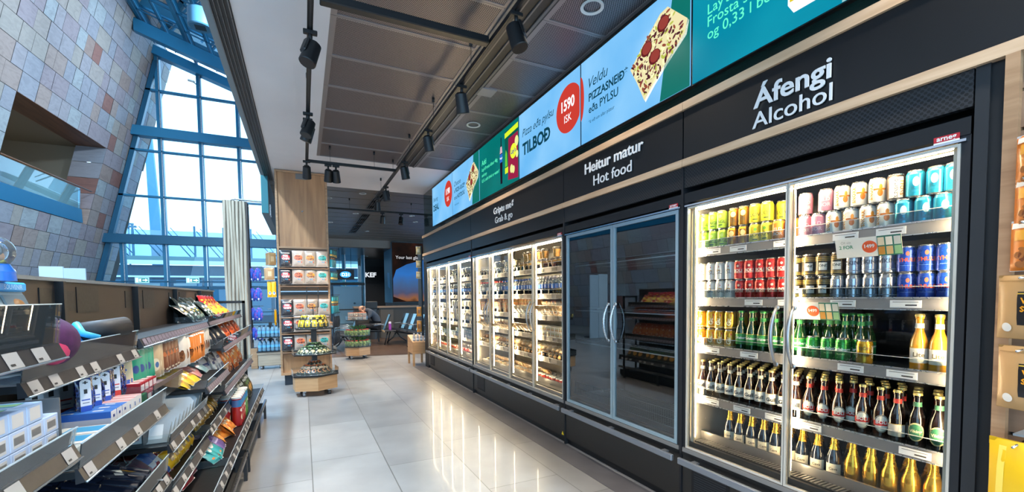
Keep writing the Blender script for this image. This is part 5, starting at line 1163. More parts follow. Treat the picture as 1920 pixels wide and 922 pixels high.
for i in range(6):
    put(BX1 if i < 3 else BX2, (-.695, 2.01+.0545*i, .977), 'white carton with %s top, %s from the near end, middle shelf' % (('blue', 'red striped')[i > 2], ORD[i if i < 3 else i-3]), 'carton', 'tall white cartons on the middle shelf')
LB_ = carton('flat_box', .10, .13, .045, '#e2e0dc', [('top', -.3, .4, -.3, .4, '#3f9bd0'), ('front', -.4, .4, .3, .7, '#b9b5b0')])
for i in range(3): put(LB_, (-.67, 1.67+.115*i, .977), 'flat white box with blue top at shelf near end, %s along' % ORD[i], 'box', 'flat white boxes at the shelf end')
# nearest bay: barcode boxes, blue displays, snow globe
BCX = carton('small_white_box', .07, .14, .045, '#b7c4dc', [('front', -.35, .3, .15, .85, '#cdc6c0'), ('front', -.32, .27, .3, .7, '#9a938e'), ('top', -.4, .3, -.35, .35, '#5b8fc0')])
BCT = carton('small_white_box', .07, .14, .045, '#a9bcd8', [('front', -.35, .3, .15, .85, '#cdc6c0'), ('top', -.4, .3, -.35, .35, '#1f8a9a'), ('top', -.1, .3, -.2, .2, '#9acb3a')])
for i in range(6):
    for l in range(3):
        if l == 2 and i == 5: continue
        put(BCT if l == 2 else BCX, (-.675, 1.185+.073*i, 1.057+.0465*l), 'small blue-white box with barcode label, %s in its column, %s column' % (('lowest', 'middle', 'topmost')[l], ORD[i]), 'box', 'small barcode boxes in the nearest bay')
t = empty('clear_divider', (-.66, 1.585, 1.057), label='grey divider plate at the end of the barcode boxes', cat='divider')
m = MB(); m.box(-.12, .06, -.002, .002, 0, .13, mat('#6d6a66', .3, .3)); m.obj('plate', t)
SKY = mat('#2a9fe0', .4)
for k, y in enumerate((1.375, 1.498)):
    t = empty('souvenir_display', (-.70, y, 1.337), label='sloping cardboard display with bright blue header, %s one' % ('left-hand near', 'right-hand far')[k] if False else 'sloping souvenir display with blue header, %s' % ('under the snow globe', 'beside the purple pillow')[k], cat='display box', group='blue headed souvenir displays')
    m = MB(); m.prism([(-.12, -.06, 0), (.10, -.06, 0), (.05, -.06, .135), (-.12, -.06, .135)], (0, .12, 0), mat('#a8b0b0', .4)); m.obj('carton', t)
    m = MB(); m.box(-.125, .06, -.061, .061, .135, .158, SKY, .004); m.text('SOUVENIR', .016, (.0615, 0, .141), (0, 1, 0), UZ, mat('#bfe6fa', .5)); m.obj('header', t)
    m = MB(); m.prism([(.102, -.06, 0), (.106, -.06, 0), (.096, -.06, .035), (.092, -.06, .035)], (0, .12, 0), SKY); m.obj('front_lip', t)
    m = MB(); m.prism([(.056, -.045, .125), (.080, -.045, .06), (.080, .045, .06), (.056, .045, .125)], (.004, 0, .002), mat('#6f7d84', .3)); m.ball((.062, .0, .10), .018, mat('#9a6a3a', .4), 10, 8); m.obj('figurine', t)
t = None
t = empty('snow_globe', (-.645, 1.44, 1.496), label='snow globe on a blue base on top of the souvenir display', cat='snow globe')
m = MB(); m.lathe([(.05, 0), (.048, .03), (.036, .055)], mat('#1c62b8', .3), 22); m.ball((.03, .02, .03), .014, WHITE, 8, 6); m.ball((.02, .04, .025), .014, WHITE, 8, 6); m.obj('base', t)
m = MB(); m.ball((0, 0, .095), .052, glass('#dbe6ea', 1.3, 0, 1.5, .10, '#cfd6da'), 24, 16); m.obj('glass_dome', t)
m = MB(); m.ball((0, .01, .08), .022, mat('#d8966a', .5), 10, 8); m.ball((-.01, -.012, .105), .015, mat('#d84a72', .5), 10, 8); m.ball((.0, -.0, .10), .024, mat('#20232a', .5), 10, 8); m.ball((.012, .014, .06), .012, mat('#d8c83a', .5), 8, 6); m.obj('figure', t)
for o_ in list(t.children): o_.scale = (.72,)*3
# purple travel pillow and blue packs on the upper shelf
t = empty('travel_pillow', (-.735, 1.80, 1.236), label='plump dark purple travel pillow on the upper shelf', cat='pillow')
m = MB(); m.ball((0, .02, .085), .1, noisy('purple plush', [(.3, '#3a1238'), (.7, '#4d1a4a')], (30, 30, 30), .9, 4), 24, 16, .95, 1.25, .85); m.obj('cushion', t)
m = MB(); m.ball((.055, -.03, .06), .05, mat('#b8305a', .8), 16, 10, .7, 1.2, .8); m.obj('pink_panel', t)
K_lb = bag('pillow_pack', .16, .20, .03, '#8fb4d0', [('rect', -.4, .4, .2, .8, '#a9cbe2')]); K_bl2 = bag('pillow_pack', .16, .20, .05, '#2a7fc4', [('rect', -.4, .4, .3, .6, '#1f5f9a')])
for i in range(3): put(K_bl2, (-.73, 1.98+.17*i, 1.235), 'bright blue pack lying flat under the upper shelf heap, %s along' % ORD[i], 'pillow pack', 'travel pillow packs on the upper shelf', rot=(0, -1.5, .1))
put(K_lb, (-.72, 2.06, 1.285), 'light blue flat pack lying on the upper shelf', 'pillow pack', 'travel pillow packs on the upper shelf', rot=(0, -1.35, .3))
put(K_bl2, (-.75, 2.16, 1.29), 'bright blue pack behind the light blue one', 'pillow pack', 'travel pillow packs on the upper shelf', rot=(0, -1.2, -.2))
t = empty('eye_mask_roll', (-.72, 2.27, 1.325), .0, label='black rolled eye mask with blue trim on the upper shelf', cat='eye mask')
m = MB(); m.cyl((-.05, -.08, 0), (.05, .07, .015), .038, mat('#14161c', .6), 16); m.obj('roll', t)
m = MB(); m.tube([(-.05, -.085, .035), (-.02, -.12, .0), (.02, -.10, -.02)], .012, mat('#2f9ac8', .5), 8); m.obj('strap', t)
m = MB(); m.text('TRAVEL', .026, (.041, .0, .005), Vector((.5, .86, .08)).normalized(), UZ, mat('#b9bcc4', .5)); m.obj('lettering', t)
put(bag('pillow_pack', .14, .16, .04, '#5a8a94', [('blobs', 6, ['#b8433a', '#20232a', '#b9d0d4'], (-.4, .4, .1, .9), .02)]), (-.85, 2.06, 1.33), 'grey teal pack with a pink and black mask on top', 'pillow pack', 'travel pillow packs on the upper shelf', rot=(0, -1.1, .4))
put(bag('pillow_pack', .14, .16, .04, '#3f6a70'), (-.80, 2.42, 1.27), 'dull teal pack at the far end of the upper shelf', 'pillow pack', 'travel pillow packs on the upper shelf', rot=(0, -1.2, .1))
# dark bottles and the black and white lozenge box lower down
DP = MB(); DP.lathe([(.02, 0), (.024, .004), (.024, .12), (.012, .14), (.012, .155)], mat('#141b2c', .25, coat=.3), 16); DP.wrap('OPAL', .018, .024, .07, mat('#8d93a6', .4), .02, 0, vert=True); DP.patch(.0242, .03, .11, mat('#1c2740', .3), PI/2, .5)
DPN = P('dark_sweets_bottle', DP)
for j in range(3):
    for i in range(12): put(DPN, (-.64-.10*j, 1.66+.07*i, .668+.035*j), 'dark lying sweets bottle, %s along, %s row of low shelf' % (ORD[i], ORD[j]), 'bottle', 'dark sweets bottles on the low shelf', rot=(0, 1.25, U(-.1, .1)+PI))
t = empty('lozenge_display_box', (-.78, 2.62, .765), label="black and white striped display box reading FISHERMAN'S FRIEND", cat='display box')
m = MB(); m.box(-.10, .09, -.06, .06, 0, .10, mat('#1a1a1c', .5)); 
for q in range(4): m.prism([(-.10+.05*q, -.0612, .06), (-.08+.05*q, -.0612, .06), (-.05+.05*q, -.0612, .10), (-.07+.05*q, -.0612, .10)], (0, .001, 0), mat('#d8d8d4', .5))
m.obj('carton', t); m = MB(); m.box(-.095, .085, -.0625, -.061, .015, .055, mat('#c9c7c2', .5)); m.text("FISHERMAN'S FRIEND", .016, (0, -.0632, .03), (1, 0, 0), UZ, mat('#a8202a', .5), .03); m.obj('name_label', t)
put(bag('candy_bag', .16, .2, .03, '#2a3040', [('oval', .1, .5, .2, .16, '#e0a81c'), ('oval', .12, .5, .12, .1, '#b5461c'), ('rect', -.4, .0, .7, .85, '#d8d8d4')]), (-.62, 2.46, .65), 'dark candy bag with a yellow ring, on the low shelf', 'candy bag', None, rot=(0, -1.2, .5))
# ------------------------------------------------------------------ timber display pillar
t = empty('display_pillar', (.035, 8.1, 0), label='tall oak-clad display pillar with snack shelves facing the aisle', cat='display pillar')
OAKV = noisy('oak pillar cladding', [(.2, '#82593c'), (.45, '#a3764f'), (.6, '#b08259'), (.85, '#c09268')], (7, 7, .55), .5, 8, .05, distortion=.8, nscale=1.5)
m = MB(); m.box(-.36, .36, .03, .06, 2.29, 3.50, OAKV); m.obj('header_board', t)
m = MB(); m.box(-.39, -.36, .0, .60, .17, 3.52, OAKH); m.box(.36, .39, .0, .60, .17, 3.52, OAKH); m.obj('side_frame', t)
m = MB(); m.box(-.36, .36, .0, .03, 3.49, 3.52, OAKH); m.box(-.36, .36, .0, .03, 2.26, 2.29, OAKH); m.obj('cross_frame', t)
m = MB(); m.box(-.36, .36, .05, .08, .56, 2.26, mat('#8a6a50', .55)); m.obj('back_board', t)
for z in (1.93, 1.64, 1.13, .86, .56):
    m = MB(); m.box(-.36, .36, -.135, .05, z-.012, z, mat('#7a5c44', .55)); m.box(-.36, .36, -.02, .05, z-.04, z-.012, mat('#7a5c44', .55)); m.obj('shelf', t)
m = MB(); m.box(-.36, .36, .02, .05, 1.545, 1.56, mat('#a9b3ba', .3, .7)); m.box(-.36, .36, .015, .05, 1.50, 1.545, BLACK); m.obj('label_holder', t)
m = MB(); m.box(-.36, .36, .03, .06, .19, .56, OAKV); m.box(-.36, .36, .0, .03, .17, .21, OAKH); m.obj('base_board', t)
m = MB(); m.box(-.34, .34, .05, .56, 0, .17, mat('#1a222c', .4)); m.obj('plinth', t)
m = MB(); m.lathe([(.40, 3.40), (.40, 3.53)], mat('#6d6a68', .6), 36, c=(0, .42, 0)); m.obj('column_collar', t)
m = MB(); m.cyl((-.02, .028, 2.88), (.03, .026, 2.89), .004, CHROME, 8); m.cyl((0, .02, 2.87), (0, .03, 2.87), .009, CHROME, 8); m.obj('hook', t)
def chips(base, blob, ink):
    return bag('chips_bag', .182, .262, .05, base, [('oval', .02, .56, .34, .17, blob), ('text', 'FISK', .042, .02, .58, ink), ('text', 'CHIPS', .042, .02, .42, ink), ('oval', .02, .30, .05, .03, '#2f6f9a'), ('oval', .15, .29, .05, .03, '#2a8fa0'), ('oval', .28, .28, .05, .03, '#c9432c'), ('rect', -.35, .35, .80, .83, '#8d8680' if base != '#24242a' else '#d8d5d0'), ('blobs', 5, ['#9c8e80' if base != '#24242a' else '#4a4644'], (-.4, .4, .05, .25), .014)], seam='#8f8a86')
CH = [(chips('#24242a', '#c2222f', '#f2ece6'), 'black chips bag with red blob'), (chips('#a08f82', '#e2683a', '#241f1c'), 'beige chips bag with coral blob'), (chips('#8f8072', '#d8832f', '#241f1c'), 'beige chips bag with amber blob'), (chips('#9c8d80', '#2fa6a0', '#1c2a2c'), 'beige chips bag with teal blob')]
for r_, (z, rn) in enumerate(((1.955, 'top row'), (1.67, 'second row'), (1.16, 'third row'), (.89, 'fourth row'), (.59, 'lowest row'))):
    for k, (nd, lab) in enumerate(CH):
        x = -.235+.182*k + .0; 
        for dpt in (0, 1):
            put(nd, (x + dpt*.012 + U(-.006, .006), 8.045 - .048*(1-dpt) - .0, z), lab + ', %s of the pillar' % rn + (', the one behind' if dpt else ', front one'), 'chips bag', 'chips bags on the timber pillar', rz=-PI/2+U(-.06, .06), rot=(0, U(-.1, -.04), -PI/2+U(-.06, .06)))
# goods hanging on the pillar sides
BTL = MB(); BTL.lathe([(.028, 0), (.030, .005), (.030, .12), (.018, .135)], mat('#1f7c8c', .3, coat=.3), 14); BTL.lathe([(.017, .135), (.017, .165)], mat('#8a5a3c', .5), 12); BTL.box(-.031, -.029, -.015, .015, .02, .06, mat('#d9783a', .5)); BTN = P('hanging_bottle', BTL)
UMB = MB(); UMB.lathe([(.004, 0), (.018, .02), (.022, .12), (.012, .2)], mat('#1a2432', .5), 10); UMB.tube([(0, 0, .2), (0, 0, .25), (.012, 0, .265), (.02, 0, .25)], .004, BLACK, 6); UMN = P('folding_umbrella', UMB)
LTN = MB(); LTN.box(-.001, .001, -.028, .028, 0, .14, mat('#0f4a52', .4)); LTN.box(-.0016, .0016, -.02, .02, .02, .05, mat('#d8b45a', .4)); LTN.box(-.0016, .0016, -.012, .012, .06, .12, mat('#3fb0ba', .4)); LTN = P('teal_card_pack', LTN)
for z, k, nd, what in ((2.13, 4, LTN, 'teal card pack'), (1.96, 3, BTN, 'teal bottle with brown cap'), (1.74, 4, LTN, 'teal card pack'), (1.33, 4, LTN, 'teal card pack'), (1.17, 4, BTN, 'teal bottle with brown cap'), (.92, 5, UMN, 'dark folding umbrella'), (.64, 5, UMN, 'dark folding umbrella')):
    for i in range(k):
        row_n = {2.13: 'highest hook row', 1.96: 'upper bottles', 1.74: 'middle hook row', 1.33: 'lower hook row', 1.17: 'lower bottles', .92: 'upper umbrellas', .64: 'lower umbrellas'}[z]
        put(nd, (.445 + .028*i + .012, 8.09+.075*i, z), '%s hanging right of the pillar, %s, %s' % (what, row_n, ORD[i]), 'hanging pack', 'goods hanging on the pillar side', rz=-PI/2+.3, rot=(0, .08, -PI/2+.3))
t = empty('hook_rack', (-.40, 8.2, 0), label='grey hook rails on the left side of the timber pillar', cat='rack', group='hook racks on the pillar')
m = MB()
for z in (2.19, 1.95, 1.73, 1.27): m.cyl((0, -.02, z), (-.12, -.05, z), .004, STEEL, 6)
m.obj('hooks', t); m = MB(); m.box(-.008, .0, -.03, .0, 1.2, 2.25, STEEL); m.obj('rail', t)
t = empty('hook_rack', (.425, 8.3, 0), label='black hook rack on the right side of the timber pillar', cat='rack')
m = MB()
for z in (2.28, 2.13, 1.90, 1.49, 1.34, 1.19, .90): m.cyl((0, -.15, z), (.16, -.15, z), .004, BLACK, 6); m.cyl((0, .05, z), (.16, .05, z), .004, BLACK, 6)
m.obj('hooks', t); m = MB(); m.box(.0, .012, -.2, .26, .55, 2.35, mat('#1a2a33', .5)); m.obj('back_plate', t)
K_krf = bag('kraft_pouch', .13, .20, .03, '#a8845a', [('rect', -.2, .2, .3, .7, '#c9ab82')]); K_ylw = bag('yellow_pouch', .07, .26, .03, '#e0a818', [('oval', 0, .25, .3, .1, '#d8dfe8'), ('oval', .0, .28, .15, .06, '#2a5aa8')])
for i in range(3): put(K_krf, (-.43-.02*i, 8.12+.06*i, 1.98), 'brown kraft pouch hanging left of the pillar, upper hook, %s' % ORD[i], 'pouch', 'pouches hanging left of the pillar', rz=-PI/2+.5)
for i in range(2): put(K_krf, (-.47-.02*i, 8.12+.07*i, 1.74), 'brown kraft pouch hanging left of the pillar, lower hook, %s' % ORD[i], 'pouch', 'pouches hanging left of the pillar', rz=-PI/2+.1)
for i in range(2): put(K_ylw, (-.42-.06*i, 8.17, 1.46), 'long yellow pouch hanging left of the pillar, %s one' % ORD[i], 'pouch', 'pouches hanging left of the pillar', rz=-PI/2+.2)
put(K_ylw, (-.41, 8.17, 1.0), 'lowest yellow pouch peeking past the pillar edge', 'pouch', 'pouches hanging left of the pillar', rz=-PI/2+1.2)

# ------------------------------------------------------------------ wheeled tier stands
def stand(name, label, loc, rz, R, tiers, base_h, wood, top=None, round_=False, frame=None):
    """hexagonal wheeled stand: wooden box, black post, clear-rimmed trays"""
    t = empty(name, loc, rz, label=label, cat='display stand')
    n = 6; ph = PI/6
    def hexa(r, z, sq=.82): return [(r*math.cos(2*PI*k/n+ph), r*sq*math.sin(2*PI*k/n+ph), z) for k in range(n)]
    m = MB(); m.prism(hexa(R, .085), (0, 0, base_h), wood); m.obj('wooden_box', t)
    m = MB(); m.prism(hexa(R*1.06, .085+base_h), (0, 0, .014), BLACK); m.obj('tray_floor', t)
    for k in range(4):
        a = PI/4 + k*PI/2; x, y = R*.72*math.cos(a), R*.6*math.sin(a)
        m = MB(); m.box(x-.02, x+.02, y-.02, y+.02, .06, .085, STEEL); m.cyl((x-.022, y, .032), (x+.022, y, .032), .032, mat('#3b3c3e', .5) if k % 2 else STEEL, 14); m.obj('caster', t)
    ztop = tiers[-1] if tiers else .3
    m = MB(); m.box(-.035, .035, -.03, .03, .1+base_h, ztop + .0, BLACK); m.obj('post', t)
    for i, z in enumerate(tiers):
        r = R*(1.0 if i == 0 else .86) if len(tiers) > 1 else R
        m = MB(); m.prism(hexa(r, z), (0, 0, .012), BLACK); m.obj('tray', t)
        m = MB(); A = hexa(r, z+.012)
        for k in range(n):
            p, q = A[k], A[(k+1) % n]; m.add([p, q, (q[0]*1.02, q[1]*1.02, z+.10), (p[0]*1.02, p[1]*1.02, z+.10)], [(0, 1, 2, 3)], ACRYL)
        m.obj('clear_rim', t)
    m = MB(); A = hexa(R*1.06, .099+base_h)
    for k in range(n):
        p, q = A[k], A[(k+1) % n]; m.add([p, q, (q[0]*1.01, q[1]*1.01, .099+base_h+.09), (p[0]*1.01, p[1]*1.01, .099+base_h+.09)], [(0, 1, 2, 3)], ACRYL)
    m.obj('clear_rim', t)
    if frame:
        m = MB(); m.box(-.006, .006, -.006, .006, ztop, frame[0], BLACK); a, b, c = frame[1], frame[0], frame[2]
        m.box(-a, a, -.006, .006, b, b+.01, BLACK); m.box(-a, -a+.01, -.006, .006, b, c, BLACK); m.box(a-.01, a, -.006, .006, b, c, BLACK); m.box(-a, a, -.006, .006, c, c+.01, BLACK); m.obj('sign_frame', t)
    return t
GW1 = noisy('grey oak carcass', [(.3, '#8a7c6c'), (.7, '#a69884')], (1.2, 1.2, 12), .5, 6, distortion=.5, nscale=2); 
OW1 = noisy('honey oak carcass', [(.3, '#a8805a'), (.7, '#bf986e')], (1.2, 1.2, 12), .5, 6, distortion=.5, nscale=2)
stand('wheeled_snack_stand', 'hexagonal wheeled stand of sandwich packs before the timber pillar', (.135, 7.22, 0), .12, .335, [.60, .98], .205, OW1, frame=(1.30, .083, 1.60))
FDP = lambda c, bl, nm='snack_pack': bag(nm, .11, .17, .045, c, bl, seam='#e2e2e2')
S_org = FDP('#33332c', [('oval', .08, .3, .25, .15, '#c98a5a'), ('oval', .1, .3, .14, .09, '#3a1c14'), ('rect', -.45, .45, .80, .97, '#e0703a'), ('rect', -.3, .2, .5, .7, '#d9b8a0'), ('blobs', 8, ['#b5a98a', '#5a6a4a', '#e07a3a'], (-.45, .45, .05, .9), .010)])
S_grn = FDP('#24301f', [('oval', .05, .3, .26, .15, '#c2a878'), ('rect', -.45, .45, .84, .97, '#4f7a2c'), ('blobs', 12, ['#6f8f5a', '#c9c2a0', '#2f4a2a'], (-.45, .45, .05, .9), .012)])
S_yel = FDP('#2d2e22', [('rect', -.2, .4, .1, .6, '#e0b428'), ('rect', -.45, .45, .82, .97, '#e8c02a'), ('blobs', 10, ['#e8c83a', '#7a7f5a', '#d8c890'], (-.45, .45, .05, .9), .011)])
GS1 = 'packs on the hexagonal wheeled stand'
def ringpacks(node, c, z, rad, n, what, tail, grp, tilt=-.75, a0=-2.6, a1=-.3, cat='snack pack', sc_=1., sq=.82):
    for i in range(n):
        a = a0 + (a1-a0)*i/max(1, n-1)
        put(node, (c[0]+rad*math.cos(a), c[1]+rad*sq*math.sin(a), z), '%s, %s around %s' % (what, ORD[i], tail), cat, grp, rot=(0, tilt, a+U(-.12, .12)), scale=sc_)
c1 = (.135, 7.22)
ringpacks(S_org, c1, .31, .25, 8, 'dark snack pack with orange band', 'front of lowest tray', GS1, tilt=-.8, a0=-2.75, sc_=1.2)
ringpacks(S_org, c1, .345, .15, 6, 'dark snack pack with orange band', 'upper heap of lowest tray', GS1, tilt=-.6, a0=-3.0, sc_=1.15)
ringpacks(S_grn, c1, .615, .24, 8, 'dark green snack pack', 'front of middle tray', GS1, tilt=-.85, a0=-2.9, a1=-.1)
ringpacks(S_grn, c1, .64, .15, 6, 'dark green snack pack', 'inner ring of middle tray', GS1, tilt=-.6, a0=-3.0, a1=-.1)
ringpacks(S_yel, c1, .995, .20, 7, 'yellow topped snack pack', 'front of top tray', GS1, tilt=-.3, a0=-3.0, a1=-.1, sc_=1.2)
# far round stand with salads
stand('wheeled_salad_stand', 'smaller wheeled stand of salad bowls before the seating', (1.14, 10.95, 0), .05, .31, [.53-.0, .90], .19, OW1)
SAL = MB(); SAL.lathe([(.035, 0), (.05, .09), (.052, .10)], glass('#e3f0e6', .8, 0, 1.4, .2, '#cfe0c8'), 16); FIL = MB(); FIL.ball((0, 0, .05), .043, noisy('leafy salad', [(.35, '#2c5a22'), (.5, '#8fae3a'), (.6, '#d9c95a'), (.75, '#e8e4d0')], (1, 1, 1), .6, 4, nscale=45), 14, 8, 1, 1, 1.1); RD_ = MB(); RD_.box(-.02, .02, -.02, .02, .102, .110, mat('#c22a22', .4))
SALN = P('salad_cup', SAL, [P('salad_filling', FIL), P('red_tag', RD_)])
HRB = MB()
for k in range(26): a = U(0, 6.28); r = U(0, .04); z = U(.0, .10); HRB.add([(r*math.cos(a), r*math.sin(a), z), (r*math.cos(a)+U(-.03, .03), r*math.sin(a)+U(-.03, .03), z+U(.02, .05)), (r*math.cos(a)+U(-.03, .03), r*math.sin(a)+U(-.03, .03), z+U(.0, .03))], [(0, 1, 2)], mat('#2f6b2a', .6))
HRBN = P('herb_bunch', HRB)
c2 = (1.14, 10.95)
for lv, z, nm in ((0, .292, 'lowest tray'), (1, .545, 'middle tray')):
    for i in range(8):
        a = -2.9 + 2.7*i/7; put(SALN, (c2[0]+.235*math.cos(a), c2[1]+.2*math.sin(a), z), 'salad cup with red tag, %s around %s of far stand' % (ORD[i], nm), 'salad cup', 'salad cups on the far stand', scale=1.35)
    for i in range(5):
        a = -2.7 + 2.4*i/4; put(HRBN, (c2[0]+.15*math.cos(a), c2[1]+.12*math.sin(a), z+.05), 'green herb bunch, %s around %s of far stand' % (ORD[i], nm), 'herbs', 'herb bunches on the far stand', scale=1.5)
FTB = MB(); FTB.box(-.055, .055, -.04, .04, 0, .08, glass('#f0f0ee', .8, 0, 1.4, .25, '#e0dcd4'), .01); FT2 = MB(); FT2.box(-.05, .05, -.036, .036, .004, .07, noisy('noodle salad', [(.35, '#d8643a'), (.5, '#e9d9c0'), (.65, '#3a2a20')], (1, 1, 1), .6, 3, nscale=50)); FT3 = MB(); FT3.box(-.05, .05, -.03, .03, .081, .086, mat('#d8602c', .4))
FTN = P('noodle_box', FTB, [P('noodle_filling', FT2), P('orange_lid', FT3)])
for l in range(2):
    for i in range(4): put(FTN, (c2[0]-.15+.10*i, c2[1]-.12, .916+.088*l), 'noodle box with orange lid, %s along, %s layer of far stand' % (ORD[i], ('lower', 'upper')[l]), 'food box', 'noodle boxes on the far stand', rz=U(-.1, .1))
# water bottles cart
t = empty('water_cart', (-.62, 10.35, 0), label='low wheeled cart stacked with water bottles beside the ribbed column', cat='display stand')
m = MB(); m.box(-.23, .23, -.18, .18, .07, .30, GW1, .008); m.obj('wooden_box', t); m = MB(); m.box(-.25, .25, -.2, .2, .345, .365, BLACK); m.box(-.24, .24, -.19, .19, .30, .345, GW1); m.obj('tray', t)
m = MB(); m.box(-.24, .24, -.19, .19, .635, .65, BLACK); m.obj('tray', t); m = MB(); m.box(-.03, .03, -.03, .03, .3, .95, BLACK); m.obj('post', t)
for x in (-.17, .17):
    m = MB(); m.cyl((x-.02, -.14, .035), (x+.02, -.14, .035), .035, STEEL, 14); m.cyl((x-.02, .14, .035), (x+.02, .14, .035), .035, STEEL, 14); m.obj('caster', t)
WTM = glass('#bfe0f2', 1.0, .02, 1.45, .35, '#9cc9e2')
def pet(capc, lab, labc='#2a62b0', h=.21, r=.031, body=None, fill=None, name='water_bottle'):
    b = MB(); b.lathe([(r*.8, 0), (r, .01), (r, .04), (r*.93, .055), (r, .07), (r, .13*h/.21), (r*.8, .155*h/.21), (.012, .18*h/.21), (.012, .19*h/.21)], body or WTM, 14)
    l = MB(); l.patch(r, .068, .112, mat(lab, .4), PI, PI*.98, seg=14, off=.0006)
    c = MB(); c.lathe([(.0145, .188*h/.21), (.0145, .208*h/.21), (0, .209*h/.21)], mat(capc, .4), 12, caps=False)
    return P(name, b, [P('label', l), P('bottle_cap', c)])
W_dk = pet('#1d3346', '#5fa8d0')
for lv, z, nm in ((0, .366, 'lower tray'), (1, .651, 'upper tray')):
    for j in range(3):
        for i in range(6): put(W_dk, (-.81+.076*i, 10.21+.08*j, z), 'pale blue water bottle on cart, %s, %s along, %s row' % (nm, ORD[i], ORD[j]), 'water bottle', 'water bottles on the cart', scale=1.15)
# ribbed timber column with neck pillows
t = empty('ribbed_column', (-1.22, 10.85, 0), label='tall column clad in wavy pale timber ribs at the gondola end', cat='column')
RB = noisy('weathered pale timber', [(.25, '#8a7d6c'), (.5, '#a49785'), (.8, '#b8ac9a')], (12, 12, .8), .6, 6, .1, distortion=.6, nscale=2)
m = MB()
for k in range(7):
    x0 = -.205+.0575*k
    for s in range(24):
        z0, z1 = .17+3.29*s/24, .17+3.29*(s+1)/24; w0, w1 = .010*math.sin(z0*2.2+k*1.3), .010*math.sin(z1*2.2+k*1.3)
        m.add([(x0+w0, -.15, z0), (x0+.040+w0, -.165, z0), (x0+.054+w0, -.14, z0), (x0+w1, -.15, z1), (x0+.040+w1, -.165, z1), (x0+.054+w1, -.14, z1)], [(0, 1, 4, 3), (1, 2, 5, 4)], RB)
m.box(-.205, .20, -.14, .25, .17, 3.46, mat('#5d5347', .7)); m.obj('ribbed_cladding', t)
m = MB(); m.box(.20, .225, -.13, .25, .0, 3.46, mat('#3b3230', .5)); m.obj('side_plate', t); m = MB(); m.box(-.20, .21, -.13, .25, 0, .17, mat('#101a24', .5)); m.obj('plinth', t)
m = MB(); m.tube([(-.1, 0, 3.46), (0, 0, 3.52), (.5, .0, 3.50), (.9, .0, 3.5)], .02, STEEL, 8); m.obj('conduit', t)
NP = MB(); pts = []
for q in range(13): a = PI*.12 + 1.76*PI*q/12; pts.append((0, .062*math.sin(a), .10-.085*math.cos(a)))
NP.tube(pts, [.030+.012*math.sin(PI*q/12) for q in range(13)], noisy('blue pink neck pillow', [(.40, '#1c3f9a'), (.50, '#2c5cc0'), (.56, '#b04a8a'), (.7, '#2446a0')], (1, 6, 26), .8, 2, nscale=2), 10)
NP.ball((-.02, 0, .11), .05, mat('#2a55b0', .8), 12, 8, .6, 1, 1.5); nl = MB(); nl.tube([(0, 0, .2), (0, 0, .25)], .004, BLACK, 6); nb = MB(); nb.ball((-.035, 0, .035), .022, mat('#dfe6f2', .7), 8, 6, .6, 1, .8)
NPN = P('neck_pillow', NP, [P('hang_loop', nl), P('white_emblem', nb)])
for r_, z in enumerate((1.80, 1.38, .96, .54)):
    for i in range(2): put(NPN, (-.965+.125*i, 10.72+.05*(1-i)*2, z), 'blue and pink neck pillow, %s row from the top, %s one' % (ORD[r_], ('inner', 'outer')[i]), 'neck pillow', 'neck pillows hooked on the ribbed column', rz=PI/2, scale=(1.2, .72, 1.3))
t = empty('pillow_hooks', (-.98, 10.86, 0), label='black hook rails carrying the neck pillows', cat='hooks')
m = MB()
for z in (2.12, 1.70, 1.28, .86): m.cyl((.0, 0, z), (.22, -.06, z), .005, BLACK, 6)
m.obj('hooks', t); m = MB(); m.box(-.01, .0, -.03, .03, .5, 2.2, BLACK); m.obj('rail', t)
t = empty('small_wooden_bin', (-.93, 10.45, 0), label='small pale wooden bin beside the water cart', cat='bin')
m = MB(); m.box(-.06, .06, -.1, .1, 0, .42, OAKH, .005); m.obj('carcass', t); m = MB(); m.box(-.05, .05, -.09, .09, .42, .424, BLACK); m.obj('opening', t)
# crowd barrier posts by the window
t = empty('luggage_trolley', (-.45, 12.5, 0), label='grey folded trolley handles standing behind the water cart', cat='trolley')
m = MB()
for k in range(4): m.tube([(-.12+.09*k, 0, .1), (-.12+.09*k, 0, 1.02), (-.06+.09*k, 0, 1.05)], .013, mat('#2d3a42', .4, .5), 8)
m.obj('handle', t); m = MB(); m.box(-.18, .25, -.1, .3, .08, .14, DGREY); m.cyl((-.1, 0, .04), (-.1, .04, .04), .04, RUBBER, 12); m.cyl((.15, 0, .04), (.15, .04, .04), .04, RUBBER, 12); m.obj('base', t)
# teal light box hung at the ceiling edge
t = empty('hanging_light_box', (-.53, 10, 2.89), label='teal and grey sign box hung at the ceiling edge left of the pillar', cat='sign box')
m = MB(); m.box(-.055, .055, -1.38, 1.5, 0, .64, mat('#5d6a72', .5)); m.obj('casing', t); m = MB(); m.box(-.05, .05, -1.4, -1.38, .005, .635, mat('#11636e', .5)); m.obj('end_face', t)
m = MB(); m.box(.056, .075, -1.25, -1.0, .0, .18, SILVER); m.obj('clamp', t)

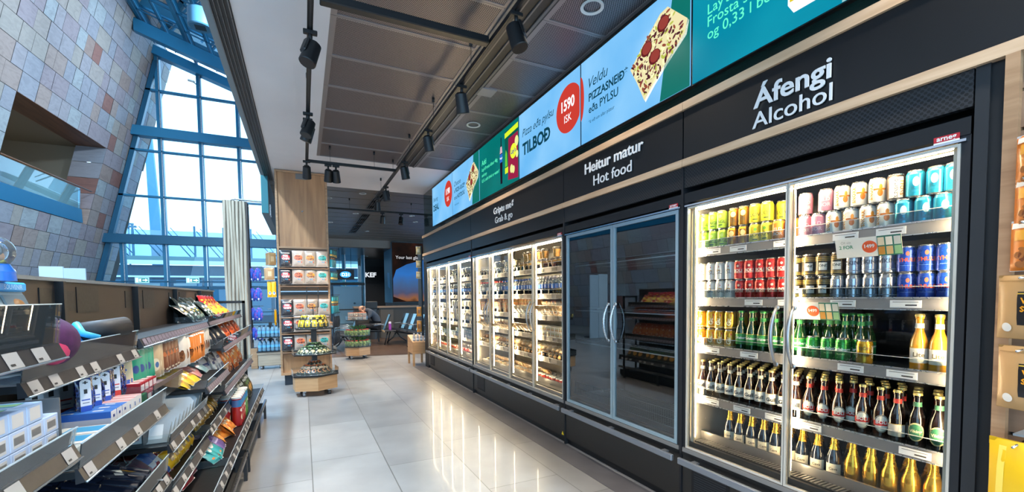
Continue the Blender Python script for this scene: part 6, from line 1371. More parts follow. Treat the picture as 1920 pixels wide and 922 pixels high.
# ------------------------------------------------------------------ by the far cabinet end
t = empty('slanted_bin_stand', (2.19, 9.3, 0), label='small oak stand with slanted sides at the far cabinet end', cat='display stand')
m = MB(); m.prism([(-.16, -.25, .26), (-.16, .25, .26), (-.16, .25, .62), (-.16, -.25, .50)], (.32, 0, 0), OW1); m.obj('bin', t)
for x, y in ((-.14, -.23), (.14, -.23), (-.14, .23), (.14, .23)): m = MB(); m.box(x-.02, x+.02, y-.02, y+.02, 0, .26, OW1); m.obj('leg', t)
W_clr = pet('#e3e6ea', '#d8dfe8', body=glass('#dfe6ee', 1., .02, 1.45, .4, '#c3ccd8'))
for i in range(4): put(W_clr, (2.08+.075*i, 9.14, .50-.03), 'clear bottle standing in the slanted oak stand, %s from the aisle' % ORD[i], 'water bottle', 'bottles in the slanted oak stand')
for k, (z, h) in enumerate(((2.32, .16), (2.05, .14), (1.82, .14), (1.03, .2), (.70, .24))):
    put(bag('kraft_pouch', .10, h, .04, '#b8a478' if k < 3 else '#c98a3a', [('rect', -.3, .3, .3, .7, '#d8c89a' if k < 3 else '#8a5a2a')]), (2.20, 9.12+.01*k, z), 'pouch hanging at the far cabinet end, %s from top' % ORD[k], 'pouch', 'pouches hanging at the far cabinet end', rot=(0, 0, -PI/2-.3))
t = empty('end_rack', (2.22, 9.2, 0), label='narrow dark peg rack at the far cabinet end', cat='rack')
m = MB(); m.box(.03, .06, -.08, .2, .62, 2.5, mat('#22282c', .5)); m.obj('panel', t); m = MB()
for z in (2.49, 2.2, 1.97, 1.24, .95): m.cyl((.03, -.07, z), (-.08, -.09, z), .003, STEEL, 6)
m.obj('pegs', t)

# ------------------------------------------------------------------ packs on the slat wall at the right
K_vik = bag('dried_fish_pouch', .21, .245, .05, '#b98f5c', [('rect', -.12, .42, .22, .74, '#1b1a1c'), ('rect', -.12, .42, .70, .72, '#c9a23a'), ('text', 'VIKING', .030, .17, .56, '#e0941c'), ('text', 'SNACK', .030, .17, .43, '#e0941c'), ('text', 'harðfiskur', .012, .17, .33, '#c9c2b4'), ('oval', -.28, .18, .08, .07, '#e3dcd0'), ('rect', -.45, .45, .905, .915, '#8f6b3f')], seam='#a8804c')
K_har = bag('dried_fish_bag', .25, .42, .06, '#e2b31a', [('rect', -.38, -.30, .05, .95, '#efcf5a'), ('rect', -.05, .0, .55, .95, '#edc84a'), ('oval', .12, .16, .40, .12, '#d9bf86'), ('oval', .2, .12, .22, .06, '#efe4c8'), ('oval', .18, .66, .20, .05, '#3a3a1c'), ('oval', .18, .66, .15, .035, '#e2b31a'), ('text', 'Harðfiskur', .062, .16, .40, '#23240f')], seam='#d9a81a')
K_o3 = bag('orange_snack_bag', .16, .17, .05, '#e07c22', [('oval', .05, .28, .32, .18, '#7a3f1c'), ('blobs', 10, ['#5a2c14', '#a8642c'], (-.3, .35, .1, .45), .014), ('rect', -.45, .45, .84, .95, '#f0e4d4'), ('rect', -.35, -.1, .6, .8, '#f0a83a')])
GV = 'packs hanging on the slat wall'
put(K_vik, (2.18, .572, 1.285), 'kraft pouch reading VIKING SNACK on the slat wall, upper one', 'pouch', GV, rz=PI-.35, scale=.88)
put(K_vik, (2.17, .560, 1.045), 'kraft pouch reading VIKING SNACK on the slat wall, lower one', 'pouch', GV, rz=PI-.30, scale=.88)
put(K_har, (2.15, .530, .52), 'large yellow bag reading Hardfiskur low on the slat wall', 'bag', GV, rz=PI-.15)
for k, (z, y) in enumerate(((1.80, .60), (1.655, .60), (1.515, .605))): put(K_o3, (2.19, y-.045, z), 'orange snack bag on slat wall, %s' % ('highest, only its corner showing', 'middle one, small corner showing', 'lowest of three, above the kraft pouches')[k], 'snack bag', GV, rz=PI-.35)
t = empty('slat_wall_hooks', (2.275, .55, 0), label='chrome hooks of the slat wall holding the pouches', cat='hooks')
m = MB()
for z in (1.95, 1.81, 1.67, 1.49, 1.25, .93): m.cyl((0, .04, z), (-.17, .03, z), .004, CHROME, 8)
m.obj('hooks', t); m = MB(); m.box(-.006, 0, -.3, .02, 1.235, 1.25, CHROME); m.box(-.006, 0, -.3, .02, .885, .90, CHROME); m.box(-.10, -.01, -.3, .05, .955, .962, mat('#9aa0a4', .3, .5)); m.obj('hook_rail', t)
# ------------------------------------------------------------------ food and water in the two Grab & go cabinets
CLR = glass('#fbfaf6', .7, .02, 1.35, .06, '#e8e2d6')
FRU = noisy('cut orange fruit', [(.35, '#e8941c'), (.55, '#f2b040'), (.7, '#f7d27a')], (1, 1, 1), .35, 3, nscale=55); SLW = noisy('mixed salad', [(.3, '#6f7a3a'), (.45, '#c9bda0'), (.6, '#e6dccb'), (.75, '#a8603a')], (1, 1, 1), .6, 3, nscale=45)
BRD = noisy('crusty bread', [(.3, '#a8713c'), (.5, '#c9975c'), (.75, '#e6c594')], (1, 1, 1), .6, 5, nscale=22); FLR = noisy('pale roll', [(.3, '#c9a070'), (.5, '#e0c49a'), (.75, '#efe2c8')], (1, 1, 1), .6, 5, nscale=20)
WRP = mat('#e6dfd2', .3, coat=.2); KRA = mat('#b07c48', .6); FIL1 = noisy('sandwich filling', [(.4, '#d9b27a'), (.5, '#b5543a'), (.58, '#8fa84a'), (.7, '#efe2c4')], (3, 3, 14), .6, 3, nscale=8)
def cup(fill, h=.10, r=.045):
    b = MB(); b.lathe([(r*.72, 0), (r, h*.92), (r*1.05, h*.93), (r*1.05, h*.96)], CLR, 18); f = MB(); f.lathe([(r*.66, .004), (r*.92, h*.8), (0, h*.86)], fill, 16); l = MB(); l.lathe([(r*1.05, h*.96), (r*.9, h*1.06), (0, h*1.07)], CLR, 16, caps=False)
    return P('food_cup', b, [P('filling', f), P('cup_lid', l)])
FC = cup(FRU); SC_ = cup(SLW, .075, .055); YC = cup(mat('#efe9e0', .5), .08, .04)
def wedge():
    b = MB(); b.prism([(-.04, -.035, 0), (.05, -.035, 0), (.03, -.035, .14), (-.055, -.035, .14)], (0, .07, 0), KRA)
    f = MB(); f.prism([(-.045, -.03, .012), (-.0435, -.03, .012), (-.0585, -.03, .13), (-.060, -.03, .13)], (0, .06, 0), FIL1); w_ = MB(); w_.prism([(-.0475, -.034, .045), (-.047, -.034, .045), (-.0535, -.034, .085), (-.054, -.034, .085)], (0, .068, 0), WRP)
    return P('sandwich_wedge', b, [P('filling_window', f), P('paper_label', w_)])
WD = wedge()
def roll(mt, L=.17, r=.036, lab=True):
    b = MB(); b.T = Matrix.Rotation(PI/2, 4, 'Y'); b.lathe([(.004, -L/2), (r*.75, -L/2+.02), (r, -L*.2), (r*1.02, L*.1), (r*.8, L/2-.02), (.004, L/2)], mt, 14); b.T = Matrix.Identity(4)
    for v in range(len(b.v)): x, y, z = b.v[v]; n_ = noise.noise(Vector((x*30, y*40, z*40)))*.006; b.v[v] = (x, y*(1.05)+n_, z*.85+n_+r*.85)
    s_ = []
    if lab: l = MB(); l.T = Matrix.Translation((0, 0, r*.85)) @ Matrix.Rotation(PI/2, 4, 'Y'); l.lathe([(r*1.04, -.03), (r*1.06, .03)], WRP, 14, caps=False); s_ = [P('paper_band', l)]
    return P('bread_roll', b, s_)
RL1, RL2 = roll(BRD), roll(FLR)
SQ = bag('wrapped_sandwich', .13, .12, .05, '#d9c7a6', [('rect', -.3, .3, .3, .7, '#efe9dd'), ('blobs', 10, ['#c98f52', '#e8d8b4', '#a8602f', '#8f9c4a'], (-.45, .45, .05, .95), .013)], seam='#e6e0d2')
SQ2 = bag('wrapped_sandwich', .13, .12, .05, '#c99a62', [('rect', -.25, .25, .35, .65, '#e9e2d4'), ('blobs', 10, ['#a86a34', '#ecd7ae', '#7f4a24'], (-.45, .45, .05, .95), .013)], seam='#e6e0d2')
WHP = bag('white_food_pack', .12, .11, .05, '#d8d2c8', [('rect', -.3, .3, .3, .7, '#efece4'), ('blobs', 6, ['#b9ad98', '#8a9a6a'], (-.45, .45, .05, .95), .012)]); YWP = bag('yellow_food_pack', .10, .15, .04, '#d9cfa8', [('rect', -.35, -.1, .1, .9, '#b7a23a'), ('rect', .1, .3, .1, .9, '#2b2a24')])
RDP = bag('red_food_pack', .10, .10, .04, '#c2302a', [('rect', -.3, .3, .35, .65, '#efe2d8')]); BLP = carton('dairy_box', .09, .12, .07, '#8fb0cf', [('front', -.4, .4, .3, .7, '#dfe8ef')])
JR = MB(); JR.lathe([(.028, 0), (.030, .004), (.030, .06), (.024, .07)], noisy('jam', [(.4, '#a81c1c'), (.6, '#d84a2c')], (1, 1, 1), .2, 2, nscale=30), 16); JL = MB(); JL.lathe([(.027, .07), (.027, .084), (0, .085)], WHITE, 16, caps=False); JRN = P('food_jar', JR, [P('jar_lid', JL)])
CW = glass('#e6eef2', 1., .02, 1.45, .22, '#cdd9e0')
W_wht = pet('#e8e8ea', '#2c62b4', body=CW, h=.20); W_blu = pet('#1f55b0', '#2c62b4', body=CW, h=.19); W_red = pet('#c2241c', '#1c1618', body=mat('#8f8a86', .15, coat=.4), h=.19, name='soda_bottle'); W_red2 = pet('#c2241c', '#b9c4cc', body=CW, h=.19, name='soda_bottle')
MLK = pet('#d8d4ca', '#e9e2cc', body=mat('#e6e2d6', .4), h=.17, name='milk_bottle')
def fill(node, y1, y0, step, z, what, tail, cat, grp, x=XF, rot=None, rz=0., dz=0., sc_=None, jy=.004, jr=.12):
    n = int((y1-y0)/step + 1e-6) + 1
    for i in range(n):
        r_ = (rot[0], rot[1]+U(-.06, .06), rot[2]+U(-jr, jr)) if rot else (0, 0, rz+U(-jr, jr))
        put(node, (x+U(-.008, .008), y1-step*i+U(-jy, jy), z+dz+.001), ' '.join(('%s, %s from left, %s' % (what, ORD[i], tail)).split()[:16]), cat, grp, rot=r_, scale=sc_)
N = 'sandwich cabinet'; A_, B_, C_, D_, E2, F_ = [(z, n) for z, n in zip(GS + [.471], ('top shelf', 'second shelf', 'third shelf', 'fourth shelf', 'fifth shelf', 'bottom deck'))]
GA = 'food in the nearer lit cabinet'
fill(SC_, 6.0, 4.80, .125, A_[0], 'clear salad cup', 'top shelf, nearer cabinet', 'food cup', GA); fill(SC_, 5.55, 4.9, .13, A_[0], 'upper stacked salad cup', 'top shelf, nearer cabinet', 'food cup', GA, dz=.081)
fill(FC, 4.70, 3.72, .105, A_[0], 'cup of orange fruit', 'top shelf, nearer cabinet', 'food cup', GA); fill(FC, 4.62, 4.15, .115, A_[0], 'upper stacked fruit cup', 'top shelf, nearer cabinet', 'food cup', GA, dz=.109); put(FC, (XF, 3.93, A_[0]+.109), 'tallest upper fruit cup alone near the cabinet end', 'food cup', GA)
for j, x in enumerate((XF, XF+.075)):
    t_ = ('front row', 'back row')[j]
    fill(W_red2, 6.03, 5.35, .072, B_[0], 'clear soda bottle with red cap', t_ + ', nearer cabinet', 'bottle', GA, x=x); fill(W_blu, 5.27, 4.55, .072, B_[0], 'water bottle with blue cap', t_ + ', nearer cabinet', 'bottle', GA, x=x)
    fill(W_wht, 4.48, 3.68, .072, B_[0], 'water bottle with white cap', t_ + ', nearer cabinet', 'bottle', GA, x=x)
fill(WD, 6.02, 4.98, .08, C_[0], 'sandwich wedge in kraft box', 'third shelf, nearer cabinet', 'sandwich', GA, x=XF+.01); fill(WD, 5.98, 4.5, .08, C_[0], 'rear sandwich wedge', 'third shelf, nearer cabinet', 'sandwich', GA, x=XF+.12, dz=.035)
fill(SQ, 4.90, 4.40, .10, C_[0], 'wrapped pale sandwich', 'third shelf, nearer cabinet', 'sandwich', GA, rot=(0, .5, PI)); fill(SQ2, 4.28, 3.72, .085, C_[0], 'wrapped brown sandwich', 'third shelf, nearer cabinet', 'sandwich', GA, rot=(0, .55, PI+.3), sc_=1.1)
fill(SQ, 4.24, 3.72, .10, C_[0], 'leaning pale sandwich behind', 'third shelf, nearer cabinet', 'sandwich', GA, rot=(0, .4, PI+.2), x=XF+.09, dz=.03, sc_=1.1)
fill(SQ2, 6.02, 4.95, .11, D_[0], 'wrapped brown sandwich', 'fourth shelf, nearer cabinet', 'sandwich', GA, rot=(0, .9, PI), sc_=.95); fill(SQ, 5.98, 5.0, .12, D_[0], 'heaped pale sandwich', 'fourth shelf, nearer cabinet', 'sandwich', GA, rot=(0, .8, PI), dz=.045, x=XF+.06)
fill(SQ2, 4.85, 4.35, .10, D_[0], 'heaped brown sandwich', 'fourth shelf, nearer cabinet', 'sandwich', GA, rot=(0, .7, PI), dz=.02)
for l in range(2): fill(BLPX if False else carton('sandwich_tray', .085, .11, .055, '#e6dcc6', [('front', -.45, .45, .25, .55, '#b98a4e'), ('front', -.1, .2, .1, .9, '#efe9dd'), ('front', -.45, .45, .62, .75, '#8f9c4a')]), 4.26, 3.72, .09, D_[0], ('lower', 'upper')[l] + ' boxed sandwich', 'fourth shelf, nearer cabinet', 'sandwich', GA, dz=.056*l, rz=PI, jr=.05)
for y1, y0, nm in ((6.0, 4.95, 'left half'), (4.85, 3.72, 'right half')):
    fill(RL2 if nm[0] == 'l' else RL1, y1, y0, .085, E2[0], 'bread roll', nm + ' fifth shelf, nearer cabinet', 'bread roll', GA, x=XF+.03); fill(RL1 if nm[0] == 'l' else RL2, y1-.04, y0, .09, E2[0], 'upper heaped bread roll', nm + ' fifth shelf, nearer cabinet', 'bread roll', GA, x=XF+.05, dz=.06, jr=.5)
fill(RL2, 5.98, 4.3, .10, F_[0], 'bread roll', 'bottom deck, nearer cabinet', 'bread roll', GA, x=2.50, dz=.01, jr=.5); fill(SQ2, 5.9, 4.3, .12, F_[0], 'heaped wrapped sandwich', 'bottom deck, nearer cabinet', 'sandwich', GA, x=2.56, dz=.06, rot=(0, .9, PI))
fill(JRN, 4.55, 3.72, .075, F_[0], 'small jar with red contents', 'bottom deck, nearer cabinet', 'jar', GA, x=2.46, dz=.002); fill(YC, 4.5, 3.72, .09, F_[0], 'white yoghurt cup', 'bottom deck, nearer cabinet', 'food cup', GA, x=2.56, dz=.002, sc_=1.2)
GB = 'food in the farther lit cabinet'; X1, X0 = 8.60, 6.24
fill(YC, X1, 7.5, .11, A_[0], 'white cup', 'top shelf, farther cabinet', 'food cup', GB); fill(SC_, 7.38, X0, .13, A_[0], 'clear salad cup', 'top shelf, farther cabinet', 'food cup', GB); fill(SC_, 7.3, 6.4, .14, A_[0], 'upper stacked salad cup', 'top shelf, farther cabinet', 'food cup', GB, dz=.081)
fill(W_wht, X1, 7.48, .075, B_[0], 'water bottle with blue label', 'left half, farther cabinet', 'bottle', GB); fill(W_wht, 7.38, X0, .075, B_[0], 'water bottle with blue label', 'right half, farther cabinet', 'bottle', GB)
fill(WHP, X1, 7.45, .12, C_[0], 'white food pack', 'third shelf, farther cabinet', 'food pack', GB, rot=(0, .3, PI)); fill(YWP, 7.35, X0, .085, C_[0], 'yellow striped food pack', 'third shelf, farther cabinet', 'food pack', GB, rot=(0, .15, PI))
fill(MLK, X1, 7.48, .075, D_[0], 'milk bottle', 'left half, fourth shelf, farther cabinet', 'bottle', GB); fill(MLK, 7.38, X0, .075, D_[0], 'milk bottle', 'right half, fourth shelf, farther cabinet', 'bottle', GB)
fill(WHP, X1, 7.95, .12, E2[0], 'white food pack', 'fifth shelf, farther cabinet', 'food pack', GB, rot=(0, .4, PI)); fill(BLP, 7.85, X0, .11, E2[0], 'light blue dairy box', 'fifth shelf, farther cabinet', 'box', GB, rz=PI, jr=.04); fill(BLP, 7.1, X0, .11, E2[0], 'upper light blue dairy box', 'fifth shelf, farther cabinet', 'box', GB, rz=PI, dz=.071, jr=.04)
fill(JRN, X1, 7.5, .09, F_[0], 'small jar', 'bottom deck, farther cabinet', 'jar', GB, x=2.46, dz=.002, sc_=1.2); fill(RDP, 7.40, 6.6, .10, F_[0], 'red food pack', 'bottom deck, farther cabinet', 'food pack', GB, rot=(0, .3, PI), x=2.47, dz=.002, sc_=1.15); fill(WHP, 7.4, X0, .12, F_[0], 'white food pack behind', 'bottom deck, farther cabinet', 'food pack', GB, rot=(0, .3, PI), x=2.56, dz=.05)
# ------------------------------------------------------------------ seating hall beyond
DK = noisy('black wall cladding', [(.3, '#141517'), (.7, '#1c1d20')], (1, 1, 1), .35, 3)
m = MB(); m.box(2.42, 9, 22, 22.2, 0, 3.4, DK)
for k in range(7): m.box(2.44+.95*k, 2.45+.95*k, 21.995, 22, 0, 3.3, BLACK)
struct('wall_back', m)
t = empty('terminal_sign', (2.98, 21.94, 2.50), label='white KEF letters on the black back wall', cat='sign'); m = MB(); m.box(-.45, .62, 0, .05, -.38, .40, mat('#0a0a0c', .3)); m.obj('panel', t)
m = MB(); m.text3d('KEF', .30, (.0, -.01, -.10), (1, 0, 0), UZ, mat('#e9ecef', .4, es=.7), .008, .03, sx=1.05); m.obj('lettering', t)
t = empty('gate_sign', (1.45, 17.3, 2.28), label='black hanging gate screen with blue D31 oval', cat='sign'); m = MB(); m.box(-.30, .30, -.05, .05, -.18, .18, BLACK); m.obj('casing', t)
m = MB(); m.prism([(.19*math.cos(a), -.052, .115*math.sin(a)) for a in [2*PI*q/32 for q in range(32)]], (0, -.002, 0), mat('#2f8fe8', .4, es=1.1)); m.obj('blue_oval', t)
m = MB(); m.text('D31', .17, (0, -.056, -.06), (1, 0, 0), UZ, mat('#ffffff', .4, es=1.2), .02); m.obj('lettering', t)
m = MB(); m.cyl((-.2, 0, .18), (-.2, 0, .97), .008, BLACK, 6); m.cyl((.2, 0, .18), (.2, 0, .97), .008, BLACK, 6); m.obj('hanger', t)
# illuminated landscape mural wall
t = empty('mural_wall', (3.03, 16.7, 0), label='dark mural of sky through a rock arch reading Your last glimpse', cat='mural')
m = MB(); m.box(0, 5.5, 0, 1.7, 1.20, 3.5, mat('#101418', .5)); m.box(0, 5.5, .1, 1.6, 0, 1.2, mat('#2a2a2c', .5)); m.obj('carcass', t)
m = MB(); m.box(-.006, 0, .02, 1.68, 1.22, 3.48, mat('#3f6f90', .4)); m.prism([(-.008, .4, 1.75), (-.008, .9, 1.85), (-.008, 1.0, 2.4), (-.008, .5, 2.35)], (.001, 0, 0), mat('#4fa3d8', .4)); m.obj('side_face', t)  # side return coloured blue for the blue light falling on it
mm, nt, out = _new('rock arch'); e = nt.nodes.new('ShaderNodeEmission'); tc = nt.nodes.new('ShaderNodeTexCoord'); n = nt.nodes.new('ShaderNodeTexNoise'); n.inputs['Scale'].default_value = 1.6; n.inputs['Detail'].default_value = 7
nt.links.new(tc.outputs['Object'], n.inputs['Vector']); nt.links.new(ramp(nt, n.outputs['Fac'], [(.3, '#0c0d0f'), (.55, '#1f1512'), (.75, '#3a1d17')]), e.inputs[0]); e.inputs[1].default_value = .8; nt.links.new(e.outputs[0], out.inputs[0])
m = MB(); m.box(.02, 5.5, -.01, 0, 1.25, 3.46, mm); m.obj('rock_picture', t)
mm2, nt, out = _new('evening sky'); e = nt.nodes.new('ShaderNodeEmission'); tc = nt.nodes.new('ShaderNodeTexCoord'); sp = nt.nodes.new('ShaderNodeSeparateXYZ'); mr = nt.nodes.new('ShaderNodeMapRange'); mr.inputs['From Min'].default_value = 1.3; mr.inputs['From Max'].default_value = 2.9
n = nt.nodes.new('ShaderNodeTexNoise'); n.inputs['Scale'].default_value = 2.2; n.inputs['Detail'].default_value = 5; ad = nt.nodes.new('ShaderNodeMath'); ad.operation = 'MULTIPLY_ADD'; ad.inputs[1].default_value = .25
nt.links.new(tc.outputs['Object'], sp.inputs[0]); nt.links.new(sp.outputs['Z'], mr.inputs['Value']); nt.links.new(tc.outputs['Object'], n.inputs['Vector']); nt.links.new(n.outputs['Fac'], ad.inputs[0]); nt.links.new(mr.outputs[0], ad.inputs[2])
nt.links.new(ramp(nt, ad.outputs[0], [(.08, '#1a1512'), (.16, '#8a5a3c'), (.30, '#4a4f6a'), (.5, '#3f5f8c'), (.75, '#2f6db8'), (1, '#2a5fa0')]), e.inputs[0]); e.inputs[1].default_value = .75; nt.links.new(e.outputs[0], out.inputs[0])
m = MB(); m.prism([(.03, -.012, 1.45), (.5, -.012, 1.27), (5.4, -.012, 1.27), (5.4, -.012, 2.5), (1.9, -.012, 2.86), (1.2, -.012, 2.84), (.55, -.012, 2.66), (.15, -.012, 2.45), (.03, -.012, 2.1)], (0, -.002, 0), mm2); m.obj('sky_picture', t)
m = MB(); m.text('Your last glimpse', .165, (.14, -.02, 2.86), (1, 0, 0), UZ, E_('#c9cbd0', .9), .0, 'L'); m.obj('lettering', t)
# counter bar and low wall
t = empty('long_counter', (5.2, 15.9, 0), label='long low counter with a beige top edge behind the seats', cat='counter')
m = MB(); m.box(-3.6, 4, 0, .5, 0, 1.06, mat('#3b352f', .6)); m.obj('body', t); m = MB(); m.box(-3.62, 4, -.04, .54, 1.06, 1.12, mat('#8a6f58', .5)); m.obj('top', t)
m = MB(); m.box(-2.75, -2.3, -.02, 0, .0, 1.0, mat('#51483f', .6)); m.obj('panel', t)
t = empty('round_stool', (2.15, 15.6, 0), label='grey domed bin lid showing above the counter edge', cat='bin'); m = MB(); m.lathe([(.14, 0), (.14, 1.02)], mat('#2b2d30', .5), 20); m.obj('body', t); m = MB(); m.ball((0, 0, 1.02), .14, mat('#8d9096', .35, .4), 18, 10, 1, 1, .7); m.obj('lid', t)
t = empty('frosted_door_unit', (1.62, 18.6, 0), label='pale blue frosted glass door beyond the seats under the gate sign', cat='glass door')
FG = mat('#8fb9cc', .35, spec=.6)
m = MB(); m.box(-.52, .52, 0, .04, 0.05, 1.88, FG); m.obj('frosted_pane', t); m = MB(); m.box(-.70, .66, -.03, .06, 1.92, 2.02, BLACK); m.box(-.60, -.54, -.03, .06, 0, 1.92, mat('#2f4b5a', .4)); m.box(.54, .60, -.03, .06, 0, 1.92, mat('#2f4b5a', .4)); m.obj('frame', t)
m = MB(); m.cyl((.25, -.02, 1.2), (.25, -.03, 1.2), .04, mat('#5d8396', .4), 14); m.obj('disc_sticker', t)
t = empty('stanchion_rail', (1.3, 14.6, 0), label='black rail barrier crossing before the frosted glass door', cat='barrier')
m = MB(); m.box(-.9, .9, -.02, .02, 1.04, 1.08, BLACK); m.box(-.9, .9, -.01, .01, .6, .62, BLACK); m.obj('rail', t); m = MB(); m.box(-.9, -.86, -.02, .02, 0, 1.08, BLACK); m.box(.86, .9, -.02, .02, 0, 1.08, BLACK); m.obj('post', t)
m = MB(); m.box(.5, .85, -.06, .06, 1.08, 1.30, BLACK, .01); m.obj('control_box', t)
# airport seats
SE = mat('#1a1c20', .4, .1); SE_SHEEN = mat('#6fa8cf', .32, coat=.2)
def seat_unit():
    s = MB()
    pts = [(-.24, .0), (-.20, .045), (.18, .0), (.22, -.0)]
    s.prism([(-.25, -.25, .42), (-.22, -.25, .455), (.20, -.25, .425), (.24, -.25, .40), (.20, -.25, .395), (-.22, -.25, .42)], (0, .5, 0), SE)
    b = MB(); b.prism([(.20, -.25, .42), (.235, -.25, .41), (.42, -.25, .90), (.395, -.25, .91)], (0, .5, 0), SE)
    h = MB(); h.prism([(.188, -.21, .44), (.198, -.21, .43), (.388, -.21, .905), (.378, -.21, .91)], (0, .23, 0), SE_SHEEN)  # blue panel paints window daylight reflected on the dark glossy backrest
    a = MB()
    a.tube([(-.16, -.26, .62), (.10, -.26, .63), (.24, -.26, .56), (.22, -.26, .36)], .013, STEEL, 8)
    return P('airport_seat', s, [P('backrest', b), P('back_panel', h), P('armrest', a)])
SU = seat_unit()
def leg_beam(loc, L, rz, label):
    t = empty('seat_beam', loc, rz, label=label, cat='seat frame', group='frames under the seat rows')
    m = MB(); m.box(-.03, .03, -L/2, L/2, .32, .37, DGREY); m.obj('beam', t)
    for s in (-1, 1):
        m = MB(); y = s*(L/2-.35); m.tube([(-.32, y, .02), (-.12, y, .16), (0, y, .33)], .02, SE, 8); m.tube([(.32, y, .02), (.12, y, .16), (0, y, .33)], .02, SE, 8); m.obj('leg', t)
rows = [((2.98, 12.5), (2.66, 14.3), 4, 'right-hand row of dark seats', 'seats right'), ((.95, 12.6), (1.08, 13.9), 3, 'row behind the salad stand', 'seats left'), ((4.2, 12.9), (3.9, 14.7), 4, 'row', 'seats behind')]
for (a, b, n, lab, g) in rows:
    d = math.atan2(b[1]-a[1], b[0]-a[0]) - PI/2
    for i in range(n):
        f = i/(n-1); put(SU, (a[0]+(b[0]-a[0])*f, a[1]+(b[1]-a[1])*f, 0), {'seats right': 'dark airport seat with blue-lit back beside the purple bottle row', 'seats left': 'dark airport seat with blue-lit back, behind the salad stand', 'seats behind': 'dark airport seat in the row nearest the mural'}[g] + ', %s nearest' % ORD[i], 'seat', 'airport seats ' + g, rz=d)
    leg_beam(((a[0]+b[0])/2, (a[1]+b[1])/2, 0), math.hypot(b[0]-a[0], b[1]-a[1])+.5, d, 'dark beam and splayed legs under the airport seats ' + {'seats right': 'with the purple bottle', 'seats left': 'behind the salad stand', 'seats behind': 'nearest the mural'}[g])
t = empty('travel_tumbler', (2.36, 13.55, .447), label='purple tumbler with white lid standing on an empty seat', cat='bottle')
m = MB(); m.lathe([(.034, 0), (.04, .02), (.04, .19)], mat('#9a3f9c', .35), 18); m.obj('body', t); m = MB(); m.lathe([(.041, .19), (.041, .235), (.02, .245), (0, .245)], mat('#d9cfe0', .4), 18, caps=False); m.obj('lid', t)
t = empty('seat_table', (2.46, 13.55, 0), label='low dark side table between the seats under the purple tumbler', cat='table')
m = MB(); m.box(-.30, .03, -.28, .28, .415, .445, SE, .008); m.obj('top', t); m = MB(); m.box(-.32, -.30, -.28, .28, .40, .445, mat('#a88f70', .5)); m.obj('pale_edge', t)
for x, y in ((-.2, -.2), (-.05, .2)): m = MB(); m.tube([(x-.1, y, .02), (x, y, .41)], .018, SE, 8); m.obj('leg', t)
put(SU, (2.02, 13.95, 0), 'dark airport seat under the seated man', 'seat', 'airport seats with the man', rz=-.05)

# ------------------------------------------------------------------ seated man, bent forward, hands over his face
mx, my = 1.86, 13.95
man = empty('person', (mx, my, 0), label='bald man in a dark grey sweater bent forward with hands over his face', cat='person')
SKIN = noisy('skin', [(.3, '#b07a5e'), (.7, '#c68e70')], (1, 1, 1), .5, 3, nscale=14); SWT = noisy('grey knit sweater', [(.3, '#2b323d'), (.7, '#3a4350')], (1, 1, 1), .85, 3, nscale=60); TRS = mat('#121318', .8); SHO = mat('#0d0d0f', .5)
def skin(name, verts, edges, radii, m_, root, parent, lvl=2):
    me = bpy.data.meshes.new(name); me.from_pydata(verts, edges, []); me.materials.append(m_); o = bpy.data.objects.new(name, me); COL.objects.link(o); o.parent = parent
    md = o.modifiers.new('skin', 'SKIN'); me.skin_vertices[0].data[root].use_root = True
    for i, r in enumerate(radii): me.skin_vertices[0].data[i].radius = (r, r) if isinstance(r, (int, float)) else r
    md.use_smooth_shade = True; s = o.modifiers.new('sub', 'SUBSURF'); s.levels = lvl; s.render_levels = lvl; return o
# facing -x; hips over the seat
hip = (.20, 0, .56)
V = [hip, (.20, 0, .68), (.13, 0, .84), (.02, 0, .98), (-.09, 0, 1.045), (-.15, 0, 1.055), (-.22, 0, 1.05),          # 0-6 pelvis .. neck, head base
     (.0, .19, 1.0), (-.10, .23, .80), (-.20, .12, .99), (.0, -.19, 1.0), (-.10, -.23, .80), (-.20, -.12, .99),   # arms 7-12
     (.16, .11, .54), (-.26, .15, .58), (-.22, .16, .12), (.16, -.11, .54), (-.26, -.15, .58), (-.22, -.16, .12)]
Ed = [(0, 1), (1, 2), (2, 3), (3, 4), (4, 5), (5, 6), (3, 7), (7, 8), (8, 9), (3, 10), (10, 11), (11, 12), (0, 13), (13, 14), (14, 15), (0, 16), (16, 17), (17, 18)]
Ra = [.15, .14, .145, .15, .075, .055, .05, .072, .05, .03, .072, .05, .03, .09, .065, .045, .09, .065, .045]
body = skin('body', V, Ed, Ra, SWT, 0, man)
lg = skin('trousers', [(.19, 0, .55), (.14, .11, .545), (-.26, .15, .585), (-.22, .16, .10), (.14, -.11, .545), (-.26, -.15, .585), (-.22, -.16, .10)], [(0, 1), (1, 2), (2, 3), (0, 4), (4, 5), (5, 6)], [.165, .105, .078, .06, .105, .078, .06], TRS, 0, man)
for s in (1, -1):
    m = MB(); m.ball((-.30, s*.16, .05), .055, SHO, 16, 8, 2.2, .85, .8); m.obj('shoe', man)
hd = MB()
